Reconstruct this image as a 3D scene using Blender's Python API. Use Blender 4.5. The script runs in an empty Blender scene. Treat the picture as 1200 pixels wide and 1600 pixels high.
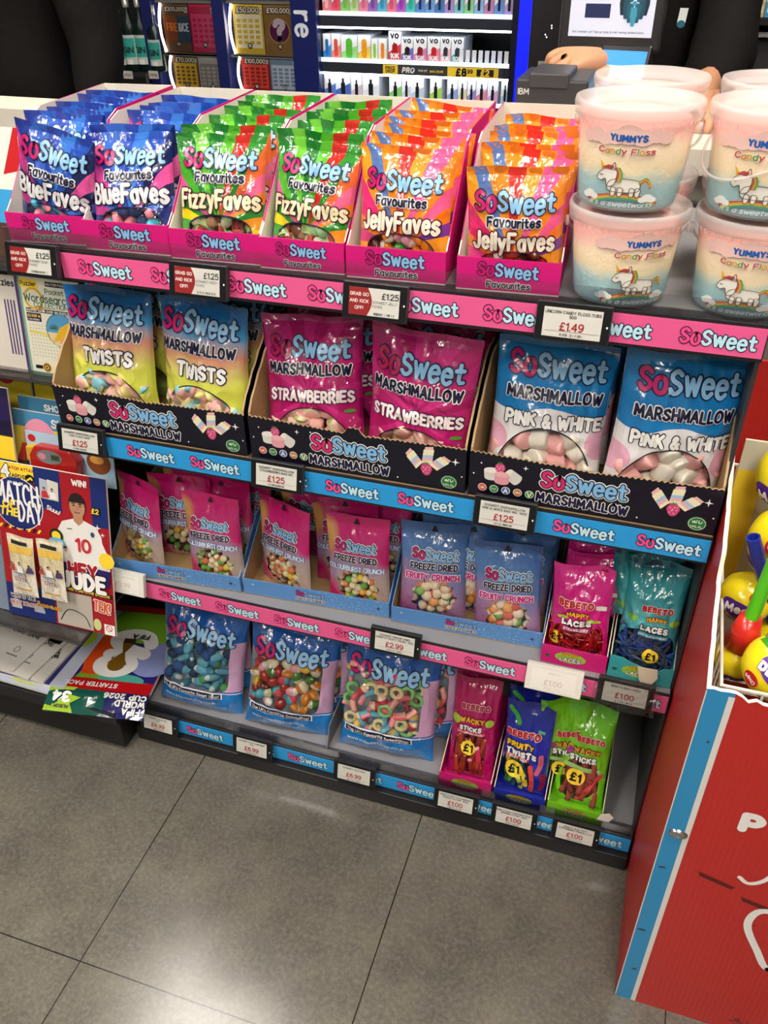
import bpy, bmesh, math, random
from math import sin, cos, pi, radians, sqrt, atan2
from mathutils import Vector, Matrix, Euler, noise
random.seed(7)
SC = bpy.context.scene
COL = SC.collection
# ------------------------------------------------------------------ camera
CAM = Vector((0.8743, -0.9746, 1.4273)); FPX = 1333.65
RIGHT = Vector((0.95059, 0.31025, -0.01122)); DOWN = Vector((0.17173, -0.55558, -0.81353)); FWD = Vector((-0.25863, 0.77141, -0.58141))
cam = bpy.data.cameras.new('camera'); camo = bpy.data.objects.new('camera', cam); COL.objects.link(camo)
cam.sensor_fit = 'VERTICAL'; cam.sensor_height = 32.0; cam.lens = 32.0 * FPX / 1600; cam.clip_start = .02
m4 = Matrix((RIGHT, -DOWN, -FWD)).transposed().to_4x4(); m4.translation = CAM; camo.matrix_world = m4
SC.camera = camo
# ------------------------------------------------------------------ world, exposure
SC.view_settings.view_transform = 'Standard'; SC.view_settings.look = 'None'; SC.view_settings.gamma = 1
SC.view_settings.exposure = 0.0
w = bpy.data.worlds.new('world'); SC.world = w; w.use_nodes = True
w.node_tree.nodes['Background'].inputs[0].default_value = (1, .95, .88, 1); w.node_tree.nodes['Background'].inputs[1].default_value = .22
LAMP_W = 28.0     # emission strength of the ceiling panels

def at(px, py, Y):                 # the point of the photograph's pixel at depth Y
    d = RIGHT * ((px - 600) / FPX) + DOWN * ((py - 800) / FPX) + FWD
    return CAM + d * ((Y - CAM.y) / d.y)

# ------------------------------------------------------------------ materials
def lin(h):
    h = h.lstrip('#'); c = [int(h[i:i + 2], 16) / 255 for i in (0, 2, 4)]
    return tuple(x / 12.92 if x <= .04045 else ((x + .055) / 1.055) ** 2.4 for x in c) + (1,)
_M = {}
def M(h, rough=.5, metal=0, coat=0, emit=0, name=None, bump=0, bscale=60):
    k = (h, rough, metal, coat, emit, bump, bscale)
    if k in _M: return _M[k]
    m = bpy.data.materials.new(name or 'paint_' + h.lstrip('#')); m.use_nodes = True
    b = m.node_tree.nodes['Principled BSDF']
    b.inputs['Base Color'].default_value = lin(h); b.inputs['Roughness'].default_value = rough; b.inputs['Metallic'].default_value = metal
    b.inputs['Coat Weight'].default_value = coat; b.inputs['Coat Roughness'].default_value = .06
    if emit:
        b.inputs['Emission Color'].default_value = lin(h); b.inputs['Emission Strength'].default_value = emit
    if bump:
        n = m.node_tree.nodes; l = m.node_tree.links
        no = n.new('ShaderNodeTexNoise'); no.inputs['Scale'].default_value = bscale; no.inputs['Detail'].default_value = 5
        tc = n.new('ShaderNodeTexCoord'); l.new(tc.outputs['Object'], no.inputs['Vector'])
        bp = n.new('ShaderNodeBump'); bp.inputs['Strength'].default_value = bump; bp.inputs['Distance'].default_value = .01
        l.new(no.outputs['Fac'], bp.inputs['Height']); l.new(bp.outputs['Normal'], b.inputs['Normal'])
    _M[k] = m
    return m

class NT:                          # small helper for node materials
    def __init__(s, name):
        s.m = bpy.data.materials.new(name); s.m.use_nodes = True; s.n = s.m.node_tree.nodes; s.l = s.m.node_tree.links
        s.b = s.n['Principled BSDF']; s.out = s.n['Material Output']
    def _in(s, sock, v):
        if isinstance(v, (int, float)): sock.default_value = v
        elif isinstance(v, tuple): sock.default_value = v
        else: s.l.new(v, sock)
    def op(s, o, a, b=0.0, c=None):
        n = s.n.new('ShaderNodeMath'); n.operation = o; s._in(n.inputs[0], a); s._in(n.inputs[1], b)
        if c is not None: s._in(n.inputs[2], c)
        return n.outputs[0]
    def uv(s):
        n = s.n.new('ShaderNodeUVMap'); n.uv_map = 'UVMap'; x = s.n.new('ShaderNodeSeparateXYZ'); s.l.new(n.outputs[0], x.inputs[0])
        s.uvv = n.outputs[0]
        return x.outputs[0], x.outputs[1]
    def obj(s):
        n = s.n.new('ShaderNodeTexCoord'); x = s.n.new('ShaderNodeSeparateXYZ'); s.l.new(n.outputs['Object'], x.inputs[0]); s.ov = n.outputs['Object']
        return x.outputs
    def noise(s, vec, sc, det=2, rough=.5):
        n = s.n.new('ShaderNodeTexNoise'); s.l.new(vec, n.inputs['Vector']); n.inputs['Scale'].default_value = sc; n.inputs['Detail'].default_value = det; n.inputs['Roughness'].default_value = rough
        return n.outputs['Fac']
    def ramp(s, fac, stops, const=False):
        n = s.n.new('ShaderNodeValToRGB'); s.l.new(fac, n.inputs[0]); r = n.color_ramp
        r.interpolation = 'CONSTANT' if const else 'LINEAR'
        while len(r.elements) < len(stops): r.elements.new(.5)
        for e, (p, c) in zip(r.elements, stops): e.position = p; e.color = lin(c)
        return n.outputs[0]
    def mix(s, f, a, b):
        n = s.n.new('ShaderNodeMix'); n.data_type = 'RGBA'; s._in(n.inputs[0], f); s._in(n.inputs[6], lin(a) if isinstance(a, str) else a); s._in(n.inputs[7], lin(b) if isinstance(b, str) else b)
        return n.outputs[2]
    def bump(s, h, st, dist=.002):
        n = s.n.new('ShaderNodeBump'); n.inputs['Strength'].default_value = st; n.inputs['Distance'].default_value = dist; s.l.new(h, n.inputs['Height'])
        return n.outputs[0]
    def superell(s, u, v, cu, cv, ru, rv, p=2.0, spiky=0):
        a = s.op('POWER', s.op('ABSOLUTE', s.op('DIVIDE', s.op('SUBTRACT', u, cu), ru)), p)
        b = s.op('POWER', s.op('ABSOLUTE', s.op('DIVIDE', s.op('SUBTRACT', v, cv), rv)), p)
        r = s.op('ADD', a, b)
        if spiky:
            an = s.op('ARCTAN2', s.op('SUBTRACT', v, cv), s.op('SUBTRACT', u, cu))
            t = s.op('PINGPONG', s.op('MULTIPLY', an, 5.5), 1.0)
            r = s.op('ADD', r, s.op('MULTIPLY', t, spiky))
        return s.op('LESS_THAN', r, 1.0)

def clear_film(name='clear_film', gloss=.16, tint='#ffffff', rough=.12):
    if name in _M: return _M[name]
    t = NT(name); t.n.remove(t.b)
    a = t.n.new('ShaderNodeBsdfTransparent'); a.inputs[0].default_value = lin(tint)
    g = t.n.new('ShaderNodeBsdfGlossy'); g.inputs['Roughness'].default_value = rough
    lw = t.n.new('ShaderNodeLayerWeight'); lw.inputs[0].default_value = .35
    f = t.op('MULTIPLY_ADD', lw.outputs['Fresnel'], .55, gloss * .12)
    mx = t.n.new('ShaderNodeMixShader'); t.l.new(f, mx.inputs[0]); t.l.new(a.outputs[0], mx.inputs[1]); t.l.new(g.outputs[0], mx.inputs[2])
    t.l.new(mx.outputs[0], t.out.inputs[0])
    _M[name] = t.m
    return t.m

# ------------------------------------------------------------------ mesh builder
class MB:
    def __init__(s): s.v = []; s.f = []; s.mi = []; s.mats = []; s.uvs = None; s.k = 0
    def m(s, mat):
        if mat not in s.mats: s.mats.append(mat)
        return s.mats.index(mat)
    def face(s, pts, mat):
        i = len(s.v); s.v += [tuple(p) for p in pts]; s.f.append(tuple(range(i, i + len(pts)))); s.mi.append(s.m(mat))
    def hexa(s, p, mat):           # 8 points: bottom loop, top loop
        i = len(s.v); s.v += [tuple(q) for q in p]; k = s.m(mat)
        for f in ((3, 2, 1, 0), (4, 5, 6, 7), (0, 1, 5, 4), (1, 2, 6, 5), (2, 3, 7, 6), (3, 0, 4, 7)):
            s.f.append(tuple(i + a for a in f)); s.mi.append(k)
    def box(s, x0, x1, y0, y1, z0, z1, mat):
        s.hexa([(x0, y0, z0), (x1, y0, z0), (x1, y1, z0), (x0, y1, z0), (x0, y0, z1), (x1, y0, z1), (x1, y1, z1), (x0, y1, z1)], mat)
    def slab(s, poly, fmap, t, mat, emat=None):   # outline extruded by t along the map's third axis
        n = len(poly); i = len(s.v); k = s.m(mat); e = s.m(emat or mat)
        s.v += [tuple(fmap(u, v, 0)) for u, v in poly] + [tuple(fmap(u, v, t)) for u, v in poly]
        s.f.append(tuple(range(i + n - 1, i - 1, -1))); s.mi.append(k); s.f.append(tuple(range(i + n, i + 2 * n))); s.mi.append(k)
        for a in range(n):
            b = (a + 1) % n; s.f.append((i + a, i + b, i + n + b, i + n + a)); s.mi.append(e)
    def tube(s, path, r, mat, n=8, caps=True, closed=False):
        path = [Vector(p) for p in path]; N = len(path); i0 = len(s.v); k = s.m(mat); up = None
        for j, p in enumerate(path):
            a = path[(j - 1) % N] if closed or j > 0 else p; b = path[(j + 1) % N] if closed or j < N - 1 else p
            d = (b - a).normalized()
            if up is None: up = Vector((0, 0, 1)) if abs(d.z) < .9 else Vector((1, 0, 0))
            x = d.cross(up).normalized(); up = x.cross(d)
            rr = r[j] if isinstance(r, (list, tuple)) else r
            s.v += [tuple(p + (x * cos(2 * pi * q / n) + up * sin(2 * pi * q / n)) * rr) for q in range(n)]
        for j in range(N if closed else N - 1):
            A = i0 + j * n; B = i0 + ((j + 1) % N) * n
            for q in range(n): s.f.append((A + q, A + (q + 1) % n, B + (q + 1) % n, B + q)); s.mi.append(k)
        if caps and not closed:
            s.f.append(tuple(i0 + q for q in range(n))[::-1]); s.mi.append(k); s.f.append(tuple(i0 + (N - 1) * n + q for q in range(n))); s.mi.append(k)
    def lathe(s, prof, mat, n=40, cx=0, cy=0, capb=False, capt=False):
        i0 = len(s.v); mats = mat if isinstance(mat, list) else None
        for r, z in prof: s.v += [(cx + r * cos(2 * pi * q / n), cy + r * sin(2 * pi * q / n), z) for q in range(n)]
        for j in range(len(prof) - 1):
            k = s.m(mats[j] if mats else mat)
            for q in range(n):
                s.f.append((i0 + j * n + q, i0 + j * n + (q + 1) % n, i0 + (j + 1) * n + (q + 1) % n, i0 + (j + 1) * n + q)); s.mi.append(k)
        k = s.m(mats[0] if mats else mat)
        if capb: s.f.append(tuple(i0 + q for q in range(n))[::-1]); s.mi.append(k)
        if capt: s.f.append(tuple(i0 + (len(prof) - 1) * n + q for q in range(n))); s.mi.append(k)
    # flat decals through a map (u, v, d) -> point
    def poly(s, pts, fmap, d, mat):
        s.k += 1; d = d + (s.k % 5) * 2.5e-5
        s.face([fmap(u, v, d) for u, v in pts], mat)
    def rect(s, u0, u1, v0, v1, fmap, d, mat, nu=1, nv=1):
        for a in range(nu):
            for b in range(nv):
                ua, ub = u0 + (u1 - u0) * a / nu, u0 + (u1 - u0) * (a + 1) / nu; va, vb = v0 + (v1 - v0) * b / nv, v0 + (v1 - v0) * (b + 1) / nv
                s.face([fmap(ua, va, d), fmap(ub, va, d), fmap(ub, vb, d), fmap(ua, vb, d)], mat)
    def ell(s, cu, cv, ru, rv, fmap, d, mat, n=20, rot=0):
        c, q = cos(rot), sin(rot); s.k += 1; d = d + (s.k % 5) * 2.5e-5
        pts = [(cu + ru * cos(2 * pi * a / n) * c - rv * sin(2 * pi * a / n) * q, cv + ru * cos(2 * pi * a / n) * q + rv * sin(2 * pi * a / n) * c) for a in range(n)]
        k = s.m(mat); i = len(s.v); s.v.append(tuple(fmap(cu, cv, d))); s.v += [tuple(fmap(u, v, d)) for u, v in pts]
        for a in range(n): s.f.append((i, i + 1 + a, i + 1 + (a + 1) % n)); s.mi.append(k)
    def stroke(s, pts, r, fmap, d, mat):
        k = s.m(mat); n = len(pts); s.k += 1; d = d + (s.k % 5) * 4.5e-5      # overlapping inks never lie in one plane
        def disc(p):
            i = len(s.v); s.v += [tuple(fmap(p[0] + r * cos(2 * pi * a / 10), p[1] + r * sin(2 * pi * a / 10), d + 3e-5)) for a in range(10)]
            s.f.append(tuple(range(i, i + 10))); s.mi.append(k)
        L = []
        for j in range(n):
            a = pts[j - 1] if j else None; b = pts[j]; c = pts[j + 1] if j < n - 1 else None
            def nrm(p, q):
                x, y = q[0] - p[0], q[1] - p[1]; l = sqrt(x * x + y * y) or 1; return (-y / l, x / l)
            if a and c:
                n1, n2 = nrm(a, b), nrm(b, c); dt = n1[0] * n2[0] + n1[1] * n2[1]
                if dt < .75: disc(b); L.append((n1, n2))
                else:
                    q = (n1[0] + n2[0], n1[1] + n2[1]); l = sqrt(q[0] ** 2 + q[1] ** 2); q = (q[0] / l, q[1] / l); L.append((q, q))
            elif c: q = nrm(b, c); L.append((q, q)); disc(b)
            elif a: q = nrm(a, b); L.append((q, q)); disc(b)
            else: disc(b); return
        for j in range(n - 1):
            p, q = pts[j], pts[j + 1]; na, nb = L[j][1], L[j + 1][0]
            i = len(s.v)
            s.v += [tuple(fmap(x, y, d + 1.4e-5 * (j % 2))) for x, y in ((p[0] - na[0] * r, p[1] - na[1] * r), (q[0] - nb[0] * r, q[1] - nb[1] * r), (q[0] + nb[0] * r, q[1] + nb[1] * r), (p[0] + na[0] * r, p[1] + na[1] * r))]
            s.f.append((i, i + 1, i + 2, i + 3)); s.mi.append(k)
    def mesh(s, name, smooth=False):
        me = bpy.data.meshes.new(name); me.from_pydata(s.v, [], s.f)
        for m in s.mats: me.materials.append(m)
        me.polygons.foreach_set('material_index', s.mi)
        if s.uvs:
            uv = me.uv_layers.new(name='UVMap'); fl = [0.0] * (2 * len(me.loops))
            for i, lp in enumerate(me.loops):
                a = s.uvs.get(lp.vertex_index, (0, 0)); fl[2 * i], fl[2 * i + 1] = a
            uv.data.foreach_set('uv', fl)
        if smooth: me.polygons.foreach_set('use_smooth', [True] * len(me.polygons))
        me.update()
        return me
    def build(s, name, parent=None, smooth=False, bevel=0, loc=None):
        me = s.mesh(name, smooth)
        o = bpy.data.objects.new(name, me); COL.objects.link(o)
        if parent: o.parent = parent
        if loc: o.location = loc
        if bevel:
            bv = o.modifiers.new('bevel', 'BEVEL'); bv.width = bevel; bv.segments = 2; bv.limit_method = 'ANGLE'; bv.angle_limit = radians(40)
        return o
def plane_map(o, ux, uy, n):
    o, ux, uy, n = Vector(o), Vector(ux).normalized(), Vector(uy).normalized(), Vector(n).normalized()
    return lambda u, v, d: o + ux * u + uy * v + n * d
def front_map(x, y, z): return lambda u, v, d: Vector((x + u, y - d, z + v))     # a vertical face looking at the aisle

def tag(o, label, cat, group=None, kind=None):
    o['label'] = label; o['category'] = cat
    if group: o['group'] = group
    if kind: o['kind'] = kind
    return o
def thing(name, label, cat, loc=(0, 0, 0), rot=None, group=None, order='XYZ'):
    o = bpy.data.objects.new(name, None); COL.objects.link(o); o.empty_display_size = .02; o.location = loc
    if rot: o.rotation_mode = order; o.rotation_euler = rot
    return tag(o, label, cat, group)
def struct(o): o['kind'] = 'structure'; return o
def part(me, name, parent, loc=(0, 0, 0), rot=None, scale=None):
    o = bpy.data.objects.new(name, me); COL.objects.link(o); o.parent = parent; o.location = loc
    if rot: o.rotation_euler = rot
    if scale: o.scale = scale
    return o

# ------------------------------------------------------------------ lettering: a rounded stroke alphabet (ten units high)
G = {
'A': '0,0 4,10 8,0|1.5,3.4 6.5,3.4', 'B': '0,0 0,10|~0,10 4,10 6,7.8 4,5.4 0,5.4|~0,5.4 4.5,5.2 6.8,2.7 4.5,0 0,0', 'C': '~7.5,8 4.5,10 1.3,8.6 0,5 1.3,1.4 4.5,0 7.5,2',
'D': '0,0 0,10|~0,10 4,9.7 7.4,5 4,.3 0,0', 'E': '6,10 0,10 0,0 6,0|0,5.2 5,5.2', 'F': '6,10 0,10 0,0|0,5 5,5', 'G': '~7.6,8.2 4.6,10 1.3,8.6 0,5 1.3,1.4 4.6,0 7.8,1.6|7.8,1.6 7.8,4.8 4.8,4.8',
'H': '0,0 0,10|7,0 7,10|0,5 7,5', 'I': '0,0 0,10', 'J': '~5,10 5,3 3.6,.4 1.4,.4 0,2.4', 'K': '0,0 0,10|6.5,10 0,4.4|2.2,6 6.8,0', 'L': '0,10 0,0 5.6,0',
'M': '0,0 .6,10 4.5,3 8.4,10 9,0', 'N': '0,0 0,10 7,0 7,10', 'O': '~4.2,10 1.2,8.6 0,5 1.2,1.4 4.2,0 7.2,1.4 8.4,5 7.2,8.6 4.2,10', 'P': '0,0 0,10|~0,10 4.4,10 6.6,7.3 4.4,4.6 0,4.6',
'Q': '~4.2,10 1.2,8.6 0,5 1.2,1.4 4.2,0 7.2,1.4 8.4,5 7.2,8.6 4.2,10|5.5,2.5 8,-.6', 'R': '0,0 0,10|~0,10 4.4,10 6.4,7.4 4.4,4.8 0,4.8|3,4.8 6.8,0', 'S': '~6.2,8.4 3.6,10 .6,8.4 1.1,6.1 4.8,4.3 6.4,2.2 4.2,.1 1.8,0 0,1.8',
'T': '0,10 7,10|3.5,10 3.5,0', 'U': '~0,10 0,3.4 1.6,.4 5.4,.4 7,3.4 7,10', 'V': '0,10 3.8,0 7.6,10', 'W': '0,10 2.6,0 5.2,8 7.8,0 10.4,10', 'X': '0,0 7,10|0,10 7,0', 'Y': '0,10 3.6,4.8 7.2,10|3.6,4.8 3.6,0', 'Z': '0,10 6.6,10 0,0 6.8,0',
'a': '~5.4,5.6 3,7 .5,5.6 0,3.4 .7,.9 2.8,0 4.6,.8 5.4,2.6|5.4,7 5.4,0', 'b': '0,10 0,0|~0,4.4 1.6,6.8 4,6.6 5.6,3.5 4,.3 1.6,.2 0,2', 'c': '~5,5.8 3,7 .6,5.6 0,3.5 .6,1.2 3,0 5,1.2', 'd': '5.5,10 5.5,0|~5.5,4.4 3.9,6.8 1.5,6.6 0,3.5 1.5,.3 3.9,.2 5.5,2',
'e': '~0,3.7 2.8,3.8 5.4,4 4.7,6.2 2.8,7 .8,6 0,3.5 .8,.9 3,0 5.2,1.3', 'f': '~4.4,9.4 3,10 1.6,8.6 1.6,6.5 1.6,0|0,6.5 4,6.5', 'g': '~5.4,5 3.4,7 .8,6.2 0,3.6 .9,.9 3,.2 5.4,2.4|~5.4,7 5.4,-1 4,-3 .6,-2.4', 'h': '0,10 0,0|~0,4.4 1.6,6.6 3.6,6.8 5,5 5,0',
'i': '0,7 0,0|0,9.7 0,9.8', 'j': '~1.6,7 1.6,-1.4 0,-3|1.6,9.7 1.6,9.8', 'k': '0,10 0,0|4.8,7 0,2.8|1.6,4.2 5,0', 'l': '0,10 0,0', 'm': '0,7 0,0|~0,4.6 1.4,6.8 3,6.6 3.8,5 3.8,0|~3.8,4.6 5.2,6.8 6.8,6.6 7.6,5 7.6,0', 'n': '0,7 0,0|~0,4.4 1.6,6.6 3.6,6.8 5,5 5,0',
'o': '~2.9,7 .7,5.9 0,3.5 .7,1.1 2.9,0 5.1,1.1 5.8,3.5 5.1,5.9 2.9,7', 'p': '0,7 0,-3|~0,4.6 1.6,6.8 4,6.6 5.6,3.5 4,.3 1.6,.2 0,2.2', 'q': '5.5,7 5.5,-3|~5.5,4.6 3.9,6.8 1.5,6.6 0,3.5 1.5,.3 3.9,.2 5.5,2.2', 'r': '0,7 0,0|~0,4 1.4,6.4 3.8,6.8', 's': '~4.6,5.9 2.6,7 .4,5.8 .8,4.3 3.6,3.1 4.8,1.6 3,0 1.2,0 0,1.2',
't': '1.8,9.4 1.8,1.6 2.6,.2 4.4,.4|0,6.6 4.2,6.6', 'u': '~0,7 0,2 1.4,.2 3.4,.2 5,2.4|5,7 5,0', 'v': '0,7 2.8,0 5.6,7', 'w': '0,7 1.9,0 4,6 6.1,0 8,7', 'x': '0,0 5,7|0,7 5,0', 'y': '0,7 2.8,.4|5.6,7 1.4,-3', 'z': '0,7 5,7 0,0 5.2,0',
'0': '~3.3,10 .9,8.6 0,5 .9,1.4 3.3,0 5.7,1.4 6.6,5 5.7,8.6 3.3,10', '1': '0,8 2.4,10 2.4,0', '2': '~0,7.8 1.4,9.7 4.2,10 6,8 5.2,5.4 0,0|0,0 6.4,0', '3': '~0,8.6 2.6,10 5.4,8.8 4.8,6 2.4,5.4|~2.4,5.4 5.4,4.8 6,2 3.4,0 0,1.2', '4': '5,0 5,10 0,3 6.8,3', '5': '5.6,10 .8,10 .5,5.6|~.5,5.6 3,6.4 5.8,4.8 5.6,1.4 3,0 0,1', '6': '~5.4,9.2 3.2,10 .8,7.8 0,4 .8,.8 3.2,0 5.6,1.2 6,3.8 4.4,6 2,5.8 .3,3.8', '7': '0,10 6.2,10 2,0',
'8': '~3.2,5.3 .7,6.4 .8,9 3.2,10 5.6,9 5.7,6.4 3.2,5.3 .3,4 .4,1 3.2,0 6,1 6.1,4 3.2,5.3', '9': '~.6,.8 2.8,0 5.2,2.2 6,6 5.2,9.2 2.8,10 .4,8.8 0,6.2 1.6,4 4,4.2 5.7,6.2',
'£': '~6,8.6 4.4,10 2.2,9 1.8,6 1.8,2 0,0|0,0 6.4,0|.2,4.8 4.6,4.8', '&': '~7,0 1.6,6.6 1.8,9.2 3.4,10 4.8,8.6 3.4,6.2 .8,4.4 0,2 1.6,0 4,.2 6.8,4.4', '!': '0,10 0,3.4|0,.2 0,.3', '.': '0,.2 0,.3', ',': '.4,.4 0,-1.6', "'": '0,10 0,7.6', ':': '0,1 0,1.1|0,6 0,6.1', '/': '0,-1 4,11', '-': '0,4 3.4,4', '?': '~0,8 1.6,10 4.6,9.6 5.4,7.4 3,5 2.8,3.4|2.8,.2 2.8,.3', '+': '0,4.5 6,4.5|3,1.5 3,7.5', ' ': '',
'~s': '',
}
_G = {}
def catmull(p, k=4):
    out = []; n = len(p); cl = p[0] == p[-1]
    for i in range(n - 1):
        a = p[i - 1] if i else (p[-2] if cl else p[0]); b, c = p[i], p[i + 1]; d = p[i + 2] if i < n - 2 else (p[1] if cl else p[-1])
        for j in range(k):
            t = j / k
            out.append(tuple(.5 * (2 * b[q] + (c[q] - a[q]) * t + (2 * a[q] - 5 * b[q] + 4 * c[q] - d[q]) * t * t + (3 * b[q] - a[q] - 3 * c[q] + d[q]) * t ** 3) for q in (0, 1)))
    return out + [p[-1]]
def glyph(ch):
    if ch not in _G:
        st = []
        for s in [x for x in G.get(ch, '').split('|') if x]:
            sm = s[0] == '~'; p = [tuple(float(q) for q in w.split(',')) for w in s.lstrip('~').split()]
            if sm: p = catmull(p)
            else:
                q = [p[0]]
                for a, b in zip(p, p[1:]):
                    for j in range(1, 4): q.append((a[0] + (b[0] - a[0]) * j / 3, a[1] + (b[1] - a[1]) * j / 3))
                p = q
            st.append(p)
        wd = max([x for p in st for x, y in p] or [2.6]); _G[ch] = (st, wd)
    return _G[ch]
def text(mb, s, fmap, cu, cv, H=None, width=None, layers=None, tall=1.0, xh=1.0, sp=None, bounce=None, slant=0, arch=0, rot=0, d0=.0005, align='c'):
    """layers: [(stroke radius in cap heights, material or function of the letter's index)], lowest first"""
    rmax = max(r for r, m in layers) * 10; sp = sp if sp is not None else .7 + 2 * layers[-1][0] * 10
    x = 0; pos = []
    for ch in s:
        st, wd = glyph(ch); pos.append(x); x += wd * (xh if ch.islower() else 1) + sp
    tot = x - sp
    if H is None: H = width / (tot + 2 * rmax) * 10 * tall
    kx = H / 10; ky = H / 10
    if width and H: kx = width / (tot + 2 * rmax)
    off = {'c': -tot / 2, 'l': rmax, 'r': -tot - rmax}[align]
    cr, sr = cos(rot), sin(rot)
    for li, (r, mt) in enumerate(layers):
        for i, ch in enumerate(s):
            mat = mt(i) if callable(mt) else mt
            b = bounce[i % len(bounce)] * H if bounce else 0
            for p in glyph(ch)[0]:
                q = []
                for gx, gy in p:
                    if xh != 1 and ch.islower(): gx, gy = gx * xh, gy * (xh if ch != 't' else 1)
                    a = (pos[i] + gx + off + slant * gy) * kx; c = (gy - 5) * ky + b; c += arch * a * a
                    q.append((cu + a * cr - c * sr, cv + a * sr + c * cr))
                mb.stroke(q, r * H * min(1, kx / ky * 1.2), fmap, d0 + li * .0003, mat)
    return H
NAVY = M('#14143c', .35, coat=.3); WHITE = M('#f4f2ee', .35, coat=.2); INK = M('#101014', .5)
LPINK = M('#c4176a', .35, coat=.3); LBLUE = M('#8fc2ea', .35, coat=.3); HOT = M('#ff4f93', .4); PALE = M('#c9f1ff', .4)
DPINK = M('#b0185c', .35, coat=.3); RED = M('#c2181c', .45); YEL = M('#ffd93a', .4); BLACK = M('#0a0a0b', .4); GREY = M('#85868a', .45)
SBOUNCE = [.08, -.02, .06, .02, -.06, -.1, .0]
def logo(mb, fmap, cu, cv, width, pink=None, blue=None, outline=None, rot=0, arch=0, d0=.0005, white=False):
    pk, bl = pink or LPINK, blue or LBLUE
    lay = [(.185, outline or NAVY), (.112, lambda i: pk if i < 2 else bl)]
    if white: lay = [(.25, WHITE)] + lay
    text(mb, 'SoSweet', fmap, cu, cv, width=width, layers=lay, bounce=SBOUNCE, rot=rot, arch=arch, d0=d0, sp=2.9, tall=1.24, xh=1.1)
NAVYW = [(.235, WHITE), (.14, NAVY)]; WHITEN = [(.24, NAVY), (.15, WHITE)]
THIN = lambda m, r=.07: [(r, m)]
# ------------------------------------------------------------------ the room
Z1, Z2, Z3, Z4 = 1.0433, .7483, .4416, .0756; SH = .0353
YS = {1: -.0164, 2: -.0109, 3: .0004, 4: 0.0}
def floor_mat():
    t = NT('vinyl_floor'); x, y, z = t.obj()
    def joint(c, o):
        f = t.op('FRACT', t.op('DIVIDE', t.op('SUBTRACT', c, o - 4.64), .4642)); return t.op('LESS_THAN', t.op('MINIMUM', f, t.op('SUBTRACT', 1.0, f)), .0022)
    j = t.op('MAXIMUM', joint(x, .1532), joint(y, -.4535))
    n1 = t.noise(t.ov, 4.5, 5, .6); n2 = t.noise(t.ov, 130, 4, .7); n3 = t.noise(t.ov, 14, 3, .6)
    c = t.ramp(n1, [(.28, '#45423c'), (.5, '#625e56'), (.72, '#78736a')])
    c2 = t.ramp(n2, [(.3, '#46433d'), (.5, '#66625a'), (.72, '#8c877d')])
    c = t.mix(.45, c, c2); c = t.mix(t.op("MULTIPLY", t.op("MAXIMUM", t.op("SUBTRACT", n3, .42), 0.0), .8), c, "#85806f")
    c = t.mix(j, c, '#1c1a17'); t.l.new(c, t.b.inputs['Base Color'])
    t.l.new(t.op('MULTIPLY_ADD', n3, .08, .15), t.b.inputs['Roughness']); t.l.new(t.bump(t.op('SUBTRACT', t.op('MULTIPLY', n2, .25), j), .25, .0012), t.b.inputs['Normal'])
    return t.m
b = MB(); b.box(-4, 4, -4, 4, -.05, 0, floor_mat()); struct(b.build('floor'))
b = MB(); b.box(-4, 4, -4, 4, 2.8, 2.85, M('#d8d4cc', .8)); struct(b.build('ceiling'))
b = MB(); b.box(-4, 4, 2.6, 2.66, 0, 2.8, M('#1b1b1e', .6)); struct(b.build('wall_back'))
b = MB(); b.box(-4.06, -4, -4, 2.6, 0, 2.8, M('#5a5650', .8)); struct(b.build('wall_left'))
b = MB(); b.box(4, 4.06, -4, 2.6, 0, 2.8, M('#5a5650', .8)); struct(b.build('wall_right'))
LAMPM = M('#fff7ec', .5, emit=LAMP_W, name='lamp_diffuser')
lamp_place = {(x, y): wx + wy for x, wx in ((-.50, 'on the magazine side '), (1.3, 'on the red bin side ')) for y, wy in ((.50, 'over the counter'), (-.70, 'over the aisle'), (-1.9, 'further down the aisle'), (-3.1, 'far down the aisle'))}
for (x, y), w in lamp_place.items():
    t = thing('ceiling_light', 'square white ceiling panel light ' + w, 'ceiling light', (x, y, 2.8), group='ceiling panel lights')
    b = MB(); r = .3
    for q in ((-r, r, -r, -r + .02), (-r, r, r - .02, r), (-r, -r + .02, -r + .02, r - .02), (r - .02, r, -r + .02, r - .02)): b.box(*q, -.012, 0, WHITE)
    b.build('frame', t)
    b = MB(); b.box(-r + .02, r - .02, -r + .02, r - .02, -.008, -.001, LAMPM); b.build('diffuser', t)

# ------------------------------------------------------------------ sweet shelving
DECK = M('#8d8c8f', .38, coat=.1); DARK = M('#1a191b', .4); CHAN = M('#232226', .3)
PINKS, BLUES = M('#f2609a', .38), M('#2aa0e6', .38)
PERS = clear_film('clear_acrylic', .3, '#f4f4f6', .05)
unit = thing('shelving_unit', 'black and grey sweet shelving with four pink and blue edged shelves', 'shelf unit', (0, 0, 0))
b = MB(); b.box(0, 1.0, .43, .445, 0, 1.05, M('#2a2a2d', .5)); b.build('back_panel', unit)
for x0, y0 in ((-.004, .26), (.998, .02)):
    b = MB(); b.box(x0, x0 + .005, y0, .43, .04, 1.03, M('#35343a', .45)); b.build('end_panel', unit)
for x0 in (.012, .975):
    b = MB(); b.box(x0, x0 + .02, .40, .43, .05, 1.03, M('#c9c7c2', .4)); b.build('upright', unit)
b = MB(); b.box(.0, 1.0, -.012, .43, .0, .036, DARK); b.build('base_plinth', unit, bevel=.002)
LOGOX = {1: [.1585 + .113 * k for k in range(8)], 2: [.1689 + .1113 * k for k in range(8)], 3: [.1625 + .1123 * k for k in range(8)], 4: [.1577 + .1125 * k for k in range(8)]}
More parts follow.
